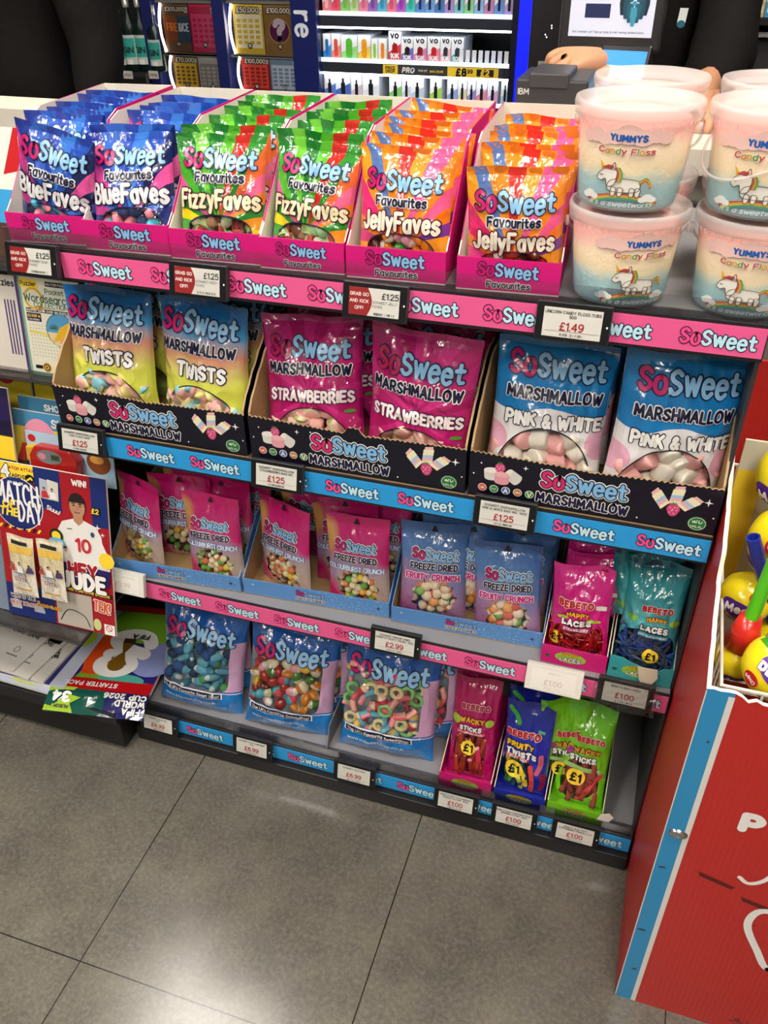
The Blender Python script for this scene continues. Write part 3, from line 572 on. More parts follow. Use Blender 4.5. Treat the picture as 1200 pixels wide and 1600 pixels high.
SPEC = {
 'blue': dict(T=.021, sweets='blue', win=(.5, .24, .32, .10), n=11, r=.0095, texts=[L_(.52, .80, .86), T_('Favourites', .52, .625, .60, [(.24, WHITE), (.13, NAVY)], tall=1.15), T_('BlueFaves', .51, .465, .94, [(.23, NAVY), (.14, M('#e9e8ea', .3, coat=.3))], tall=1.45, bounce=[.04, 0, -.02, .03, .0, -.03, .02, 0, -.04]), arcline(FW[0], NAVY)]),
 'green': dict(T=.021, sweets='green', win=(.5, .24, .32, .10), n=11, r=.010, texts=[L_(.51, .80, .86), T_('Favourites', .52, .65, .60, [(.24, WHITE), (.13, NAVY)], tall=1.15), T_('FizzyFaves', .51, .47, .95, [(.23, M('#3a1432', .35)), (.14, M('#efe2b8', .3, coat=.3))], tall=1.45, bounce=[.04, 0, -.02, .03, .0, .04, -.03, .02, 0, -.04]), arcline(FW[0], NAVY)]),
 'orange': dict(T=.021, sweets='orange', win=(.5, .24, .32, .10), n=11, r=.0095, texts=[L_(.5, .74, .84), T_('Favourites', .5, .59, .58, [(.24, WHITE), (.13, NAVY)], tall=1.15), T_('JellyFaves', .5, .43, .88, [(.23, M('#4a0f2c', .35)), (.14, M('#f3e6d2', .3, coat=.3))], tall=1.45, bounce=[.0, .05, -.02, .03, .0, .04, -.03, .02, 0, -.04]), arcline(FW[0], M('#4a0f2c', .35))]),
 'twist': dict(T=.030, sweets='twist', win=(.5, .17, .42, .2), n=22, r=.0135, texts=[L_(.5, .84, .88), T_('MARSHMALLOW', .5, .675, .86, NAVYW, tall=1.25, bounce=[.05, .02, 0, -.02]), T_('TWISTS', .55, .51, .58, WHITEN, tall=1.2, bounce=[.04, 0, -.03]), arcline((.5, .04, .43, .36, 2.2), INK)]),
 'straw': dict(T=.030, sweets='straw', win=(.5, .16, .40, .18), n=20, r=.0125, texts=[L_(.5, .78, .84, pink=M('#b0124e', .35)), T_('MARSHMALLOW', .5, .63, .86, NAVYW, tall=1.25, bounce=[.05, .02, 0, -.02]), T_('STRAWBERRIES', .52, .44, .88, [(.24, NAVY), (.15, M('#fbeaea', .35))], tall=1.3, bounce=[-.03, 0, .03, 0]), arcline((.5, .02, .40, .33, 2.2), INK), E_(.92, .24, .07, .085, M('#b8286c', .4)), E_(.90, .33, .05, .018, M('#4f9a34', .4)), E_(.90, .26, .008, .01, M('#f0a0bc', .4), .0009, 8), E_(.94, .22, .008, .01, M('#f0a0bc', .4), .0009, 8), E_(.93, .28, .008, .01, M('#f0a0bc', .4), .0009, 8)]),
 'pw': dict(T=.032, sweets='pw', win=(.5, .2, .42, .22), n=24, r=.0145, texts=[L_(.52, .84, .84), T_('MARSHMALLOW', .52, .665, .84, NAVYW, tall=1.25, bounce=[.05, .02, 0, -.02]), T_('PINK & WHITE', .54, .50, .86, WHITEN, tall=1.2, bounce=[.03, 0, -.02, .02]), arcline((.5, .02, .43, .43, 2.2), INK)]),
 'colour': dict(T=.017, sweets='colour', win=(.52, .26, .34, .19), n=30, r=.0072, texts=[L_(.5, .70, .70, white=True), T_('FREEZE DRIED', .5, .575, .72, NAVYW, tall=1.3, arch=-.6), T_('COLOURBURST CRUNCH', .5, .475, .92, [(.2, M('#3f78b4', .4)), (.09, M('#e8f0f6', .4))], tall=1.25, arch=-.6)]),
 'fruity': dict(T=.017, sweets='fruity', win=(.52, .25, .34, .2), n=17, r=.0098, texts=[L_(.53, .70, .72, white=True), T_('FREEZE DRIED', .52, .58, .74, NAVYW, tall=1.3, arch=-.6), T_('FRUITY CRUNCH', .5, .475, .84, [(.26, M('#f3e4f0', .4)), (.14, M('#c81c74', .4))], tall=1.25, arch=-.6)]),
 'pick': dict(T=.032, win=(.41, .49, .40, .245, 8), texts=[L_(.48, .775, .86), R_(.06, .78, .185, .235, NAVY), R_(.045, .795, .18, .24, WHITE, .0002), T_("The UK's Favourite Sweet Shop!", .42, .21, .68, [(.085, WHITE)], d0=.0008), T_('www.sosweetshop.co.uk', .40, .125, .62, [(.07, M('#d9ecf8', .4))])], nsw=72, r=.0125),
 'lred': dict(T=.02, sweets='laces_red', win=(.5, .20, .30, .13, 9), n=34, r=.0045, texts=[T_('BEBETO', .45, .62, .62, [(.31, M('#f6e6e4', .4)), (.2, M('#c01c1c', .4))], arch=1.2), T_('HAPPY', .50, .515, .40, [(.32, INK), (.19, M('#f0a82a', .4))], arch=-2), T_('LACES', .48, .425, .52, [(.32, INK), (.19, WHITE)]), R_(.24, .72, .325, .375, M('#a01060', .4)), T_('STRAWBERRY', .48, .35, .42, [(.09, WHITE)], d0=.0009), E_(.14, .21, .14, .14, YEL), T_('£1', .14, .21, .17, [(.12, BLACK)], d0=.001), R_(.78, .95, .585, .63, M('#e6e6dc', .4)), E_(.24, .47, .1, .03, M('#a8cc2c', .4)), E_(.76, .46, .12, .03, M('#a8cc2c', .4))]),
 'lblue': dict(T=.022, sweets='laces_blue', win=(.5, .18, .32, .15, 9), n=50, r=.0045, texts=[T_('BEBETO', .6, .60, .54, [(.31, M('#f6e6e4', .4)), (.2, M('#b01c1c', .4))]), T_('HAPPY', .62, .515, .36, [(.32, INK), (.19, M('#f0a82a', .4))], arch=-2), T_('LACES', .6, .43, .50, [(.32, INK), (.19, WHITE)]), R_(.34, .86, .345, .385, M('#2f8a9c', .4)), T_('FIZZY BLUE RASPBERRY', .6, .365, .50, [(.09, WHITE)], d0=.0009), E_(.62, .17, .14, .14, YEL), T_('£1', .62, .17, .17, [(.12, BLACK)], d0=.001), E_(.2, .5, .1, .06, M('#7cbc4c', .4)), E_(.92, .5, .08, .06, M('#b4cc3c', .4))]),
 'wpink': dict(T=.018, sweets='pencils', win=(.48, .28, .30, .07, 9), n=12, r=.0062, texts=[T_('BEBETO', .52, .735, .64, [(.31, M('#e8c8d4', .4)), (.2, M('#a0142c', .4))]), T_('WACKY', .48, .615, .56, [(.32, INK), (.19, M('#f0a82a', .4))], arch=-1.5), T_('STICKS', .46, .535, .52, [(.32, INK), (.18, WHITE)]), R_(.16, .80, .475, .505, M('#d02a5c', .4)), T_('STRAWBERRY PENCILS', .48, .49, .60, [(.09, WHITE)], d0=.0009), E_(.46, .34, .17, .17, YEL), T_('£1', .46, .34, .22, [(.12, BLACK)], d0=.001), E_(.12, .60, .1, .1, M('#a8cc3c', .4)), E_(.85, .6, .09, .08, M('#a8cc3c', .4))]),
 'royal': dict(T=.02, sweets='fruit_twists', win=(.36, .25, .2, .1, 9), n=9, r=.008, texts=[T_('BEBETO', .44, .69, .74, [(.31, M('#f4e0e0', .4)), (.2, M('#c01c1c', .4))]), T_('FRUITY', .40, .575, .62, [(.32, INK), (.2, M('#f4c21a', .4))], arch=-1.5), T_('TWISTS', .44, .485, .70, [(.32, INK), (.19, WHITE)]), R_(.1, .62, .415, .45, M('#c8203c', .4)), T_('FRUIT MIX', .36, .432, .46, [(.09, WHITE)], d0=.0009), E_(.32, .29, .2, .2, YEL), T_('£1', .32, .29, .24, [(.12, BLACK)], d0=.001), R_(.72, .86, .73, .76, M('#5cb48c', .4))]),
 'lime': dict(T=.02, sweets='fizzy_pencils', win=(.5, .26, .30, .08, 9), n=10, r=.0065, texts=[T_('BEBETO', .6, .68, .58, [(.31, M('#e8d0c8', .4)), (.2, M('#c01c1c', .4))]), T_('WACKY', .56, .58, .56, [(.32, INK), (.19, M('#d8902a', .4))], arch=-1.5), T_('STICKS', .50, .50, .56, [(.32, INK), (.18, WHITE)]), E_(.42, .315, .19, .19, YEL), T_('£1', .42, .315, .24, [(.12, BLACK)], d0=.001), E_(.2, .56, .1, .08, M('#a03a8c', .4))]),
}
BAGN = [0]
def make_bag(kind, pose, label, cat='bag of sweets', group=None, name='sweet_bag', sweets=None, print_=None, extra=(), **kw):
    x, y, z, yaw, lean, roll, bw, bh = pose; sp = SPEC[kind]; BAGN[0] += 1
    root = thing(name, label, cat, (x, y, z), (-lean, roll, yaw), group, 'YXZ')
    bg = Bag(bw, bh, kw.pop('T', sp['T']), BAGN[0], **kw)
    pk = print_ or kind
    me, _ = bg.mesh(PR[pk], M(BACKC[pk], .35), list(sp['texts']) + list(extra)); root['pose'] = 0; del root['pose']
    part(me, 'pouch', root)
    bg.sweets(root, sweets or sp['sweets'], sp['win'], sp.get('n', sp.get('nsw')), sp['r'], random.Random(BAGN[0]), seed_pad=1.25 if kind == 'pick' else .95, upright=kind in ('wpink', 'lime'))
    return root, me, bg
def rear_bag(me, pose, label, group, cat='bag of sweets', name='sweet_bag'):
    x, y, z, yaw, lean, roll = pose
    root = thing(name, label, cat, (x, y, z), (-lean, roll, yaw), group, 'YXZ'); part(me, 'pouch', root); return root
# ------------------------------------------------------------------ top shelf: pink cartons of bags
CARD_IN = M('#e4ddcf', .7, bump=.1); MAG = M('#d8127c', .45); MAGD = M('#c40f70', .45); KRAFT = M('#a98a5c', .8, bump=.15)
def pink_carton(x0, x1, yaw, label, red_edge=True):
    W_, D_, zf, zb = x1 - x0, .33, .040, .150; t = .0016
    r = thing('display_carton', label, 'carton', (x0, .001, Z1 + .0018), (0, 0, yaw), 'pink display cartons on the top shelf')
    b = MB(); b.box(0, W_, 0, D_, 0, t, CARD_IN); b.build('carton_base', r)
    b = MB(); b.box(0, W_, 0, t, t, zf, MAG); f = front_map(0, 0, 0)
    b.rect(t, W_ - t, t, zf - .0005, lambda u, v, d: Vector((u, t + d, v)), .0001, CARD_IN)
    logo(b, f, W_ * .5, .0265, W_ * .60); text(b, 'Favourites', f, W_ * .51, .0095, width=W_ * .44, layers=[(.2, WHITE), (.095, NAVY)]); b.build('front_panel', r)
    prof = [(t, t), (D_, t), (D_, zb), (.14, zb), (.115, zb - .008), (.022, zf + .012), (.006, zf), (t, zf)]
    for sx in (0, 1):
        b = MB(); X = 0 if sx == 0 else W_ - t
        out, inn = (MAGD, CARD_IN)
        i = len(b.v); n = len(prof); b.v += [(X, y, z) for y, z in prof] + [(X + t, y, z) for y, z in prof]
        b.f.append(tuple(range(i, i + n))); b.mi.append(b.m(out if sx == 0 else inn)); b.f.append(tuple(range(i + 2 * n - 1, i + n - 1, -1))); b.mi.append(b.m(inn if sx == 0 else out))
        for a in range(n): b.f.append((i + a, i + n + a, i + n + (a + 1) % n, i + (a + 1) % n)); b.mi.append(b.m(CARD_IN if a % 2 else MAGD))
        b.build('side_panel', r)
    b = MB(); b.box(t, W_ - t, D_ - t, D_, t, zb, CARD_IN); b.rect(t, W_ - t, t, zb, lambda u, v, d: Vector((u, D_ + .0002, v)), 0, MAGD); b.build('rear_panel', r)
    return r
BX = [(.000, .121, .09), (.1235, .250, .05), (.2545, .3815, .05), (.384, .498, .04), (.502, .628, .05), (.643, .766, .06)]
BXL = ['pink carton at the left end of the top shelf holding blue bags', 'pink carton of blue bags, beside the green bags', 'pink carton of green bags, next to the blue bags', 'pink carton of green bags, next to the orange bags', 'pink carton of orange bags, next to the green bags', 'pink carton of orange bags, beside the candy floss tubs']
for (x0, x1, yw), lb in zip(BX, BXL): pink_carton(x0, x1, yw, lb)
AP = [('blue', (.060, .032, 1.0475, .003, .0, .215, .121, .144)), ('blue', (.189, .027, 1.0475, .134, .33, -.055, .122, .142)), ('green', (.320, .028, 1.0475, .091, .25, -.012, .122, .147)),
      ('green', (.441, .028, 1.0475, -.05, .24, .05, .112, .146)), ('orange', (.567, .028, 1.0475, -.016, .15, 0, .120, .148)), ('orange', (.7065, .033, 1.0475, .09, -.05, -.035, .116, .137))]
AL = ['crinkled blue bag of blue sweets tilted at the left end of the top shelf', 'blue bag of blue sweets standing upright beside the green bags', 'green striped bag of fizzy sweets, front of the green carton beside the blue bags', 'green striped bag of fizzy sweets, front of the green carton beside the orange bags', 'orange striped bag of jelly sweets, front of the orange carton beside the green bags', 'orange striped bag of jelly sweets leaning forward beside the candy floss tubs']
ORD = ['second', 'third', 'fourth', 'fifth', 'sixth']
rr = random.Random(5)
for i, ((kind, pose), lb) in enumerate(zip(AP, AL)):
    root, me, bg = make_bag(kind, pose, lb, group='bags of sweets in pink cartons', seal=.12, crease=1.3)
    x0, x1, yw = BX[i]; cx = (x0 + x1) / 2
    wk = {'blue': 'blue', 'green': 'green striped', 'orange': 'orange striped'}[kind]
    side = ['in the leftmost pink carton', 'in the second pink carton from the left', 'in the third pink carton from the left', 'in the fourth pink carton from the left', 'in the fifth pink carton from the left', 'in the pink carton beside the tubs'][i]
    for q in range(5):
        y = .078 + .048 * q; xx = cx - (y) * math.tan(yw) + rr.uniform(-.004, .004)
        rear_bag(me, (xx, y, 1.0475 + rr.uniform(0, .006), yw + rr.uniform(-.16, .12), rr.uniform(.02, .2), rr.uniform(-.07, .07)), '%s bag, %s from the front %s' % (wk, ORD[q], side), 'bags of sweets in pink cartons')

# ------------------------------------------------------------------ candy floss tubs
def floss_mat():
    t = NT('candy_floss'); x, y, z = t.obj(); n = t.noise(t.ov, 18, 4, .6)
    f = t.op('ADD', t.op('MULTIPLY', z, 8.6), t.op('MULTIPLY', t.op('SUBTRACT', n, .5), .34))
    c = t.ramp(f, [(.0, '#98d4e0'), (.27, '#a6dde6'), (.40, '#f8eac0'), (.56, '#f9e6c4'), (.70, '#f7b6ae'), (1, '#f8b0aa')])
    t.l.new(c, t.b.inputs['Base Color']); t.b.inputs['Roughness'].default_value = .9; t.l.new(t.bump(t.noise(t.ov, 120, 5, .7), .6, .004), t.b.inputs['Normal'])
    return t.m
FLOSS = floss_mat()
def frosted(name, tint, k):
    t = NT(name); t.b.inputs['Base Color'].default_value = lin(tint); t.b.inputs['Roughness'].default_value = .3
    a = t.n.new('ShaderNodeBsdfTransparent'); a.inputs[0].default_value = lin('#fbf8f6'); mx = t.n.new('ShaderNodeMixShader'); mx.inputs[0].default_value = k
    t.l.new(a.outputs[0], mx.inputs[1]); t.l.new(t.b.outputs[0], mx.inputs[2]); t.l.new(mx.outputs[0], t.out.inputs[0]); return t.m
TUBP, LIDP = frosted('frosted_plastic', '#f6eeec', .22), frosted('frosted_lid_plastic', '#f6efed', .34)
UNI = {}
def tub_mesh():
    if UNI: return UNI
    H_ = .098; rb, rt = .0545, .0625
    b = MB(); b.lathe([(0, .001), (rb - .003, .001), (rb, .004), (rt, H_)], TUBP, 56); R_at = lambda z: rb + (rt - rb) * (z / H_)
    f0_ = lambda u, v, d: Vector(((R_at(v) + d) * sin(u / R_at(v)), -(R_at(v) + d) * cos(u / R_at(v)), v))
    f = lambda u, v, d: f0_(u * 1.2, .006 + (v - .004) * .92, d)
    BLU = M('#1f5fb0', .4); OUT = M('#7a6a5c', .5)
    for cx, cz, sc in ((-.026, .079, 1), (.004, .082, 1.3), (.028, .081, .9)):
        for dx, dz, r in ((-.009, 0, .007), (0, .003, .009), (.009, 0, .0075)): b.ell(cx + dx * sc, cz + dz, r * sc, r * .9 * sc, f, .0004, M('#f8cdc4', .6))
    text(b, 'YUMMYS', f, .004, .081, width=.032, tall=1.3, layers=[(.16, BLU)], bounce=[.1, -.03, .02, -.02, .04], d0=.0008)
    cc = [M(h, .5) for h in ('#c4424a', '#d88a2c', '#d8a82c', '#5a9a4c', '#c4424a', '#5a9a4c', '#c4506a', '#7a9a4c', '#d8a02c', '#c4424a')]
    text(b, 'Candy Floss', f, .003, .0675, width=.050, layers=[(.17, M('#f6e6d8', .5)), (.095, lambda i: cc[i % 10])], bounce=[.05, -.05, .03, -.03, 0], d0=.0008, slant=.05)
    UW = M('#f4f0e6', .5); K = M('#6b5a50', .5)
    def blob(pts, mat, d=.0006, r=.0006):
        b.poly(pts, f, d, mat); b.stroke(catmull(pts + [pts[0]], 3), .00035, f, d + .0003, K)
    arc = lambda r0, a0, a1, n=14: [(.004 + r0 * cos(a0 + (a1 - a0) * i / n), -.004 + r0 * .62 * sin(a0 + (a1 - a0) * i / n)) for i in range(n + 1)]
    for i, h in enumerate(('#c4484a', '#e0a03c', '#e8d87a', '#6aa65a', '#4f8f8c')):
        b.stroke(catmull(arc(.038 - i * .0022, 2.55, .62, 10), 2), .0011, f, .0005, M(h, .5))
    # unicorn: body, legs, neck and head, horn, mane, tail
    body = [(-.008, .034), (-.010, .026), (-.006, .0225), (.012, .0225), (.018, .026), (.018, .034), (.012, .037), (0, .0375)]
    for lx in (-.006, .0, .010, .015): blob([(lx, .018), (lx + .003, .018), (lx + .0042, .026), (lx, .027)], UW, .0007)
    blob(body, UW, .0009)
    blob([(-.010, .028), (-.004, .03), (-.002, .044), (-.006, .049), (-.0135, .047), (-.0185, .042), (-.020, .036), (-.0165, .0335), (-.012, .036)], UW, .0011)
    blob([(-.008, .048), (-.005, .055), (-.004, .047)], UW, .0012); b.poly([(-.0125, .047), (-.0185, .0565), (-.0165, .046)], f, .0013, M('#e2b03a', .5))
    b.stroke(catmull([(-.017, .0405), (-.0158, .0392), (-.0146, .0405)], 3), .0004, f, .0016, K)
    b.poly([(-.0165, .0478), (-.0105, .052), (-.005, .051), (-.007, .0465)], f, .0015, M('#c4484a', .5))
    for i, h in enumerate(('#c4484a', '#e0a03c', '#6aa65a')):
        b.stroke(catmull([(-.003 + i * .0013, .049), (-.0005 + i * .0013, .042), (-.002 + i * .0016, .034)], 4), .0009, f, .0015, M(h, .5))
        b.stroke(catmull([(.018, .033 + i * .001), (.023, .036 + i * .0012), (.026, .032 + i * .001), (.0275, .028 + i * .001)], 4), .001, f, .0012, M(h, .5))
    for cx in (-.026, .026):
        for dx, dz, r in ((-.004, 0, .004), (0, .002, .0052), (.0045, 0, .004)): b.ell(cx + dx, .0145 + dz, r, r * .85, f, .0014, M('#eef0ec', .6))
    text(b, "it's a sweetworld", f, .002, .0085, width=.056, layers=[(.07, M('#dfeaf0', .4))], slant=.25, d0=.0008)
    UNI['body'] = b.mesh('tub_body', True)
    b = MB(); n = 40; prof = [(0, .004), (rb - .003, .003), (rb - .0016, .008), (rt - .0022, H_ - .012), (rt * .8, H_ - .006), (rt * .4, H_ - .002), (0, H_ - .004)]
    b.lathe(prof, FLOSS, n); UNI['floss'] = b.mesh('candy_floss', True)
    b = MB(); b.lathe([(rt, H_ - .006), (rt + .003, H_ - .006), (rt + .0045, H_ - .002), (rt + .0052, H_ + .004), (rt + .0042, H_ + .0085), (rt + .001, H_ + .0085), (rt - .001, H_ + .002), (rt - .006, H_ - .0005), (rt * .5, H_ + .0005), (0, H_ + .0005)], LIDP, 64)
    for q in range(44):            # ribs under the rim
        a = 2 * pi * q / 44; c, s = cos(a), sin(a); r0, r1 = rt + .001, rt + .0042
        b.face([(r0 * c, r0 * s, H_ - .013), (r1 * c, r1 * s, H_ - .006), (r0 * c, r0 * s, H_ - .006)], LIDP)
    UNI['lid'] = b.mesh('lid', True)
    b = MB(); P_ = []
    for i in range(33):
        a = pi * i / 32; P_.append(((rt + .005) * cos(a), -(rt + .006) * sin(a) * .93, H_ - .012 - .048 * sin(a)))
    b.tube(P_, .0016, LIDP, 8)
    for s in (-1, 1): b.tube([(s * (rt + .003), 0, H_ - .016), (s * (rt + .0065), 0, H_ - .016)], .006, LIDP, 12)
    UNI['handle'] = b.mesh('handle', True)
    return UNI
TM = tub_mesh()
def tub(x, y, z, rz, hz, label):
    r = thing('candy_floss_tub', label, 'tub', (x, y, z), (0, 0, rz), 'candy floss tubs')
    part(TM['body'], 'tub_body', r); part(TM['floss'], 'candy_floss', r); part(TM['lid'], 'lid', r); part(TM['handle'], 'handle', r, rot=(0, 0, hz)); return r
TZ = Z1 + .0015; TH = .1068
tub(.830, .044, TZ, .33, 2.9, 'candy floss tub on the shelf, beside the orange bags, under another tub')
tub(.824, .045, TZ + TH, -.12, 3.0, 'candy floss tub topping the front stack beside the orange bags')
tub(.968, .050, TZ, -.15, 3.3, 'candy floss tub at the right end of the shelf, bottom of its stack')
tub(.962, .052, TZ + TH, -.2, -.7, 'candy floss tub at the right end of the shelf, top of the front stack')
tub(.832, .190, TZ, .2, 2.0, 'candy floss tub at the bottom of the rear stack beside the cartons')
tub(.826, .195, TZ + TH, .5, 2.2, 'candy floss tub topping the rear stack, in front of the till screen')
tub(.972, .196, TZ, .2, 2.0, 'candy floss tub at the bottom of the rear stack, right end of the shelf')
tub(.972, .197, TZ + TH, .1, 2.2, 'candy floss tub topping the rear stack, right end of the shelf')

# ------------------------------------------------------------------ second shelf: marshmallows in black cartons
NV = M('#0c0c1e', .35, coat=.15); TORN = M('#b99b72', .9)
def strawberry(b, f, cx, cz, s, d=.0012):
    P_ = [(cx + s * .62 * cos(a) * (1 if sin(a) > -.2 else .86), cz + s * .75 * sin(a)) for a in [2 * pi * i / 18 for i in range(18)]]
    b.poly(P_, f, d, M('#d24a7e', .4))
    for i, (dx, dz) in enumerate(((-.3, .2), (.1, .3), (.3, 0), (-.1, -.1), (.1, -.4), (-.3, -.3), (.35, .3), (-.05, .05))): b.ell(cx + dx * s, cz + dz * s, s * .06, s * .08, f, d + .0003, M('#f6c8d6', .4), 8)
    for a in (-.9, -.3, .4, 1.0): b.poly([(cx - s * .1, cz + s * .6), (cx + s * .6 * sin(a), cz + s * (.65 + .4 * cos(a))), (cx + s * .1, cz + s * .62)], f, d + .0004, M('#4a8a34', .5))
def marsh_icon(b, f, cx, cz, r, L, ang, side, top, d):
    c, s = cos(ang), sin(ang); q = lambda u, v: (cx + u * c - v * s, cz + u * s + v * c)
    b.poly([q(*p) for p in [(-r, -L)] + [(r * cos(a), -L + r * .45 * sin(a)) for a in [pi + pi * i / 8 for i in range(9)]] + [(r, L), (-r, L)]], f, d, side); b.ell(*q(0, L), r, r * .45, f, d + .0003, top, 16, ang)
def sparkle(b, f, cx, cz, s, d=.0006):
    b.poly([(cx + (s if i % 2 == 0 else s * .28) * cos(pi * i / 4), cz + (s if i % 2 == 0 else s * .28) * sin(pi * i / 4)) for i in range(8)], f, d, WHITE)
def black_carton(x0, x1, label, tab=False):
    W_, D_, zf, zb = x1 - x0, .36, .074, .17; t = .003; z0 = Z2 + .0015
    r = thing('display_carton', label, 'carton', (x0, -.004, z0), (0, 0, 0), 'black marshmallow cartons on the second shelf'); rg = random.Random(int(x0 * 1000))
    b = MB(); b.box(0, W_, 0, D_, 0, t, KRAFT); b.build('carton_base', r)
    b = MB(); f = front_map(0, 0, 0); n = 90
    top = [zf - .006 * (1 - abs(2 * i / n - 1) ** .6) * 1.0 + (.0012 if i % 2 else -.0012) + rg.uniform(-.0006, .0006) for i in range(n + 1)]
    if tab: top = [q + (.012 * max(0, 1 - ((i / n - .5) / .04) ** 2) ** .5 if abs(i / n - .5) < .04 else 0) for i, q in enumerate(top)]
    for i in range(n):
        u0, u1 = W_ * i / n, W_ * (i + 1) / n
        p = [(u0, 0, t), (u1, 0, t), (u1, t, t), (u0, t, t), (u0, 0, top[i]), (u1, 0, top[i + 1]), (u1, t, top[i + 1]), (u0, t, top[i])]
        k = len(b.v); b.v += p
        for fc, mt in (((0, 1, 5, 4), NV), ((4, 5, 6, 7), TORN), ((2, 3, 7, 6), KRAFT)): b.f.append(tuple(k + a for a in fc)); b.mi.append(b.m(mt))
    logo(b, f, W_ * .475, .0475, W_ * .36, M('#d8286c', .4), M('#86bfe8', .4), NAVY, arch=-.25, white=True)
    text(b, 'MARSHMALLOW', f, W_ * .475, .0185, width=W_ * .38, layers=[(.24, WHITE), (.15, NAVY)], tall=1.3, bounce=[.05, 0, -.03])
    mw, mp = M('#eeebe2', .5), M('#f0b4b8', .5); mw2, mp2 = M('#dcd8d0', .5), M('#e6a0aa', .5)
    marsh_icon(b, f, W_ * .095, .043, .010, .006, .1, mw2, mw, .0006); marsh_icon(b, f, W_ * .185, .043, .009, .008, 1.0, mw2, mw, .0006); marsh_icon(b, f, W_ * .14, .039, .010, .006, 0, mp2, mp, .0014); strawberry(b, f, W_ * .13, .054, .0115, .0010)
    for i, h in enumerate(('#d8552c', '#2f8a3c', '#4a6ab0', '#c8803c', '#5aa03c')):
        b.ell(W_ * (.06 + .05 * i), .0195, .0062, .0062, f, .0006, M('#e8e4da', .5), 16); b.ell(W_ * (.06 + .05 * i), .0195, .0053, .0053, f, .0009, M(h, .5), 16); text(b, ['UK', 'FAT', 'A', 'HM', 'V'][i], f, W_ * (.06 + .05 * i), .0195, width=.0068, layers=[(.1, WHITE)], d0=.0013)
    tw = [M(h, .5) for h in ('#f3ecc6', '#f0b8b8', '#a8c8e8', '#f3ecc6')]
    for cx, cz, an in ((.775, .047, .65), (.835, .055, -.12), (.885, .046, -.85)):
        c, s = cos(an), sin(an)
        for j in range(6):
            q = lambda u, v: (W_ * cx + u * c - v * s, cz + u * s + v * c); v0 = -.014 + .0046 * j; e = .0075 if j < 5 else .006
            b.poly([q(-e, v0), q(e, v0 + .0035), q(e * .95, v0 + .0081), q(-e * .95, v0 + .0046)], f, .0006 + .0001 * j, tw[j % 4])
    strawberry(b, f, W_ * .83, .034, .0135, .0018)
    GR = M('#1d7a34', .45); b.ell(W_ * .93, .018, .0118, .0108, f, .0006, GR, 28); b.stroke([(W_ * .93 + .0105 * cos(2 * pi * i / 30), .018 + .0095 * sin(2 * pi * i / 30)) for i in range(31)], .0003, f, .0009, WHITE)
    text(b, 'HALAL', f, W_ * .93, .0135, width=.015, layers=[(.07, WHITE)], d0=.0009)
    for pts in ([(.006, .022), (.005, .0195), (.002, .0195)], [(.002, .0235), (.0018, .0195)], [(-.0005, .0235), (-.001, .0195), (-.0045, .0195), (-.0035, .0225), (-.0025, .0205)], [(-.0055, .0195), (-.006, .0215)], [(.0035, .018), (.0036, .018)]):
        b.stroke([(W_ * .93 + u, v) for u, v in pts], .0005, f, .0009, WHITE)
    sparkle(b, f, W_ * .955, .052, .006); sparkle(b, f, W_ * .235, .06, .004)
    for u, v in ((.05, .058), (.30, .063), (.70, .012), (.985, .030), (.02, .04)): b.ell(W_ * u, v, .0012, .0012, f, .0006, WHITE, 10)
    b.build('front_panel', r)
    for sx in (0, 1):
        X = 0 if sx == 0 else W_ - t; b = MB(); m = 26
        ys = [t + (D_ - t) * i / m for i in range(m + 1)]; tp = [zf + (zb - zf) * min(1, max(0, (y - .0) / .11)) ** .8 + (.0012 if i % 2 else -.0012) for i, y in enumerate(ys)]
        for i in range(m):
            k = len(b.v); b.v += [(X, ys[i], t), (X, ys[i + 1], t), (X + t, ys[i + 1], t), (X + t, ys[i], t), (X, ys[i], tp[i]), (X, ys[i + 1], tp[i + 1]), (X + t, ys[i + 1], tp[i + 1]), (X + t, ys[i], tp[i])]
            for fc, mt in (((0, 4, 5, 1), NV if sx == 0 else KRAFT), ((4, 7, 6, 5), TORN), ((3, 2, 6, 7), KRAFT if sx == 0 else NV)): b.f.append(tuple(k + a for a in fc)); b.mi.append(b.m(mt))
        b.face([(X, t, t), (X + t, t, t), (X + t, t, tp[0]), (X, t, tp[0])], TORN); b.build('side_panel', r)
    b = MB(); b.box(t, W_ - t, D_ - t, D_, t, zb, KRAFT); b.build('rear_panel', r)
black_carton(.008, .335, 'black carton with torn edge holding the rainbow marshmallow bags'); black_carton(.342, .668, 'black carton with torn edge holding the magenta marshmallow bags', True); black_carton(.673, .999, 'black carton with torn edge holding the blue and white marshmallow bags')
CP = [('twist', (.080, .048, .7535, -.019, .19, -.005, .158, .205), 'rainbow coloured bag of marshmallow twists, left end of the second shelf'), ('twist', (.244, .050, .7535, -.105, .13, .008, .156, .205), 'rainbow coloured bag of marshmallow twists, beside the magenta bags'),
      ('straw', (.426, .047, .7535, .053, .25, -.065, .155, .20), 'magenta bag of strawberry marshmallows with folded top corner'), ('straw', (.582, .052, .7535, -.075, .03, .046, .160, .207), 'magenta bag of strawberry marshmallows, beside the blue and white bags'),
      ('pw', (.763, .050, .7535, .10, .19, .032, .160, .206), 'blue and white bag of pink marshmallows, beside the magenta bags'), ('pw', (.921, .052, .7535, .22, .05, .055, .158, .216), 'blue and white bag of pink and white marshmallows, right end of the second shelf')]
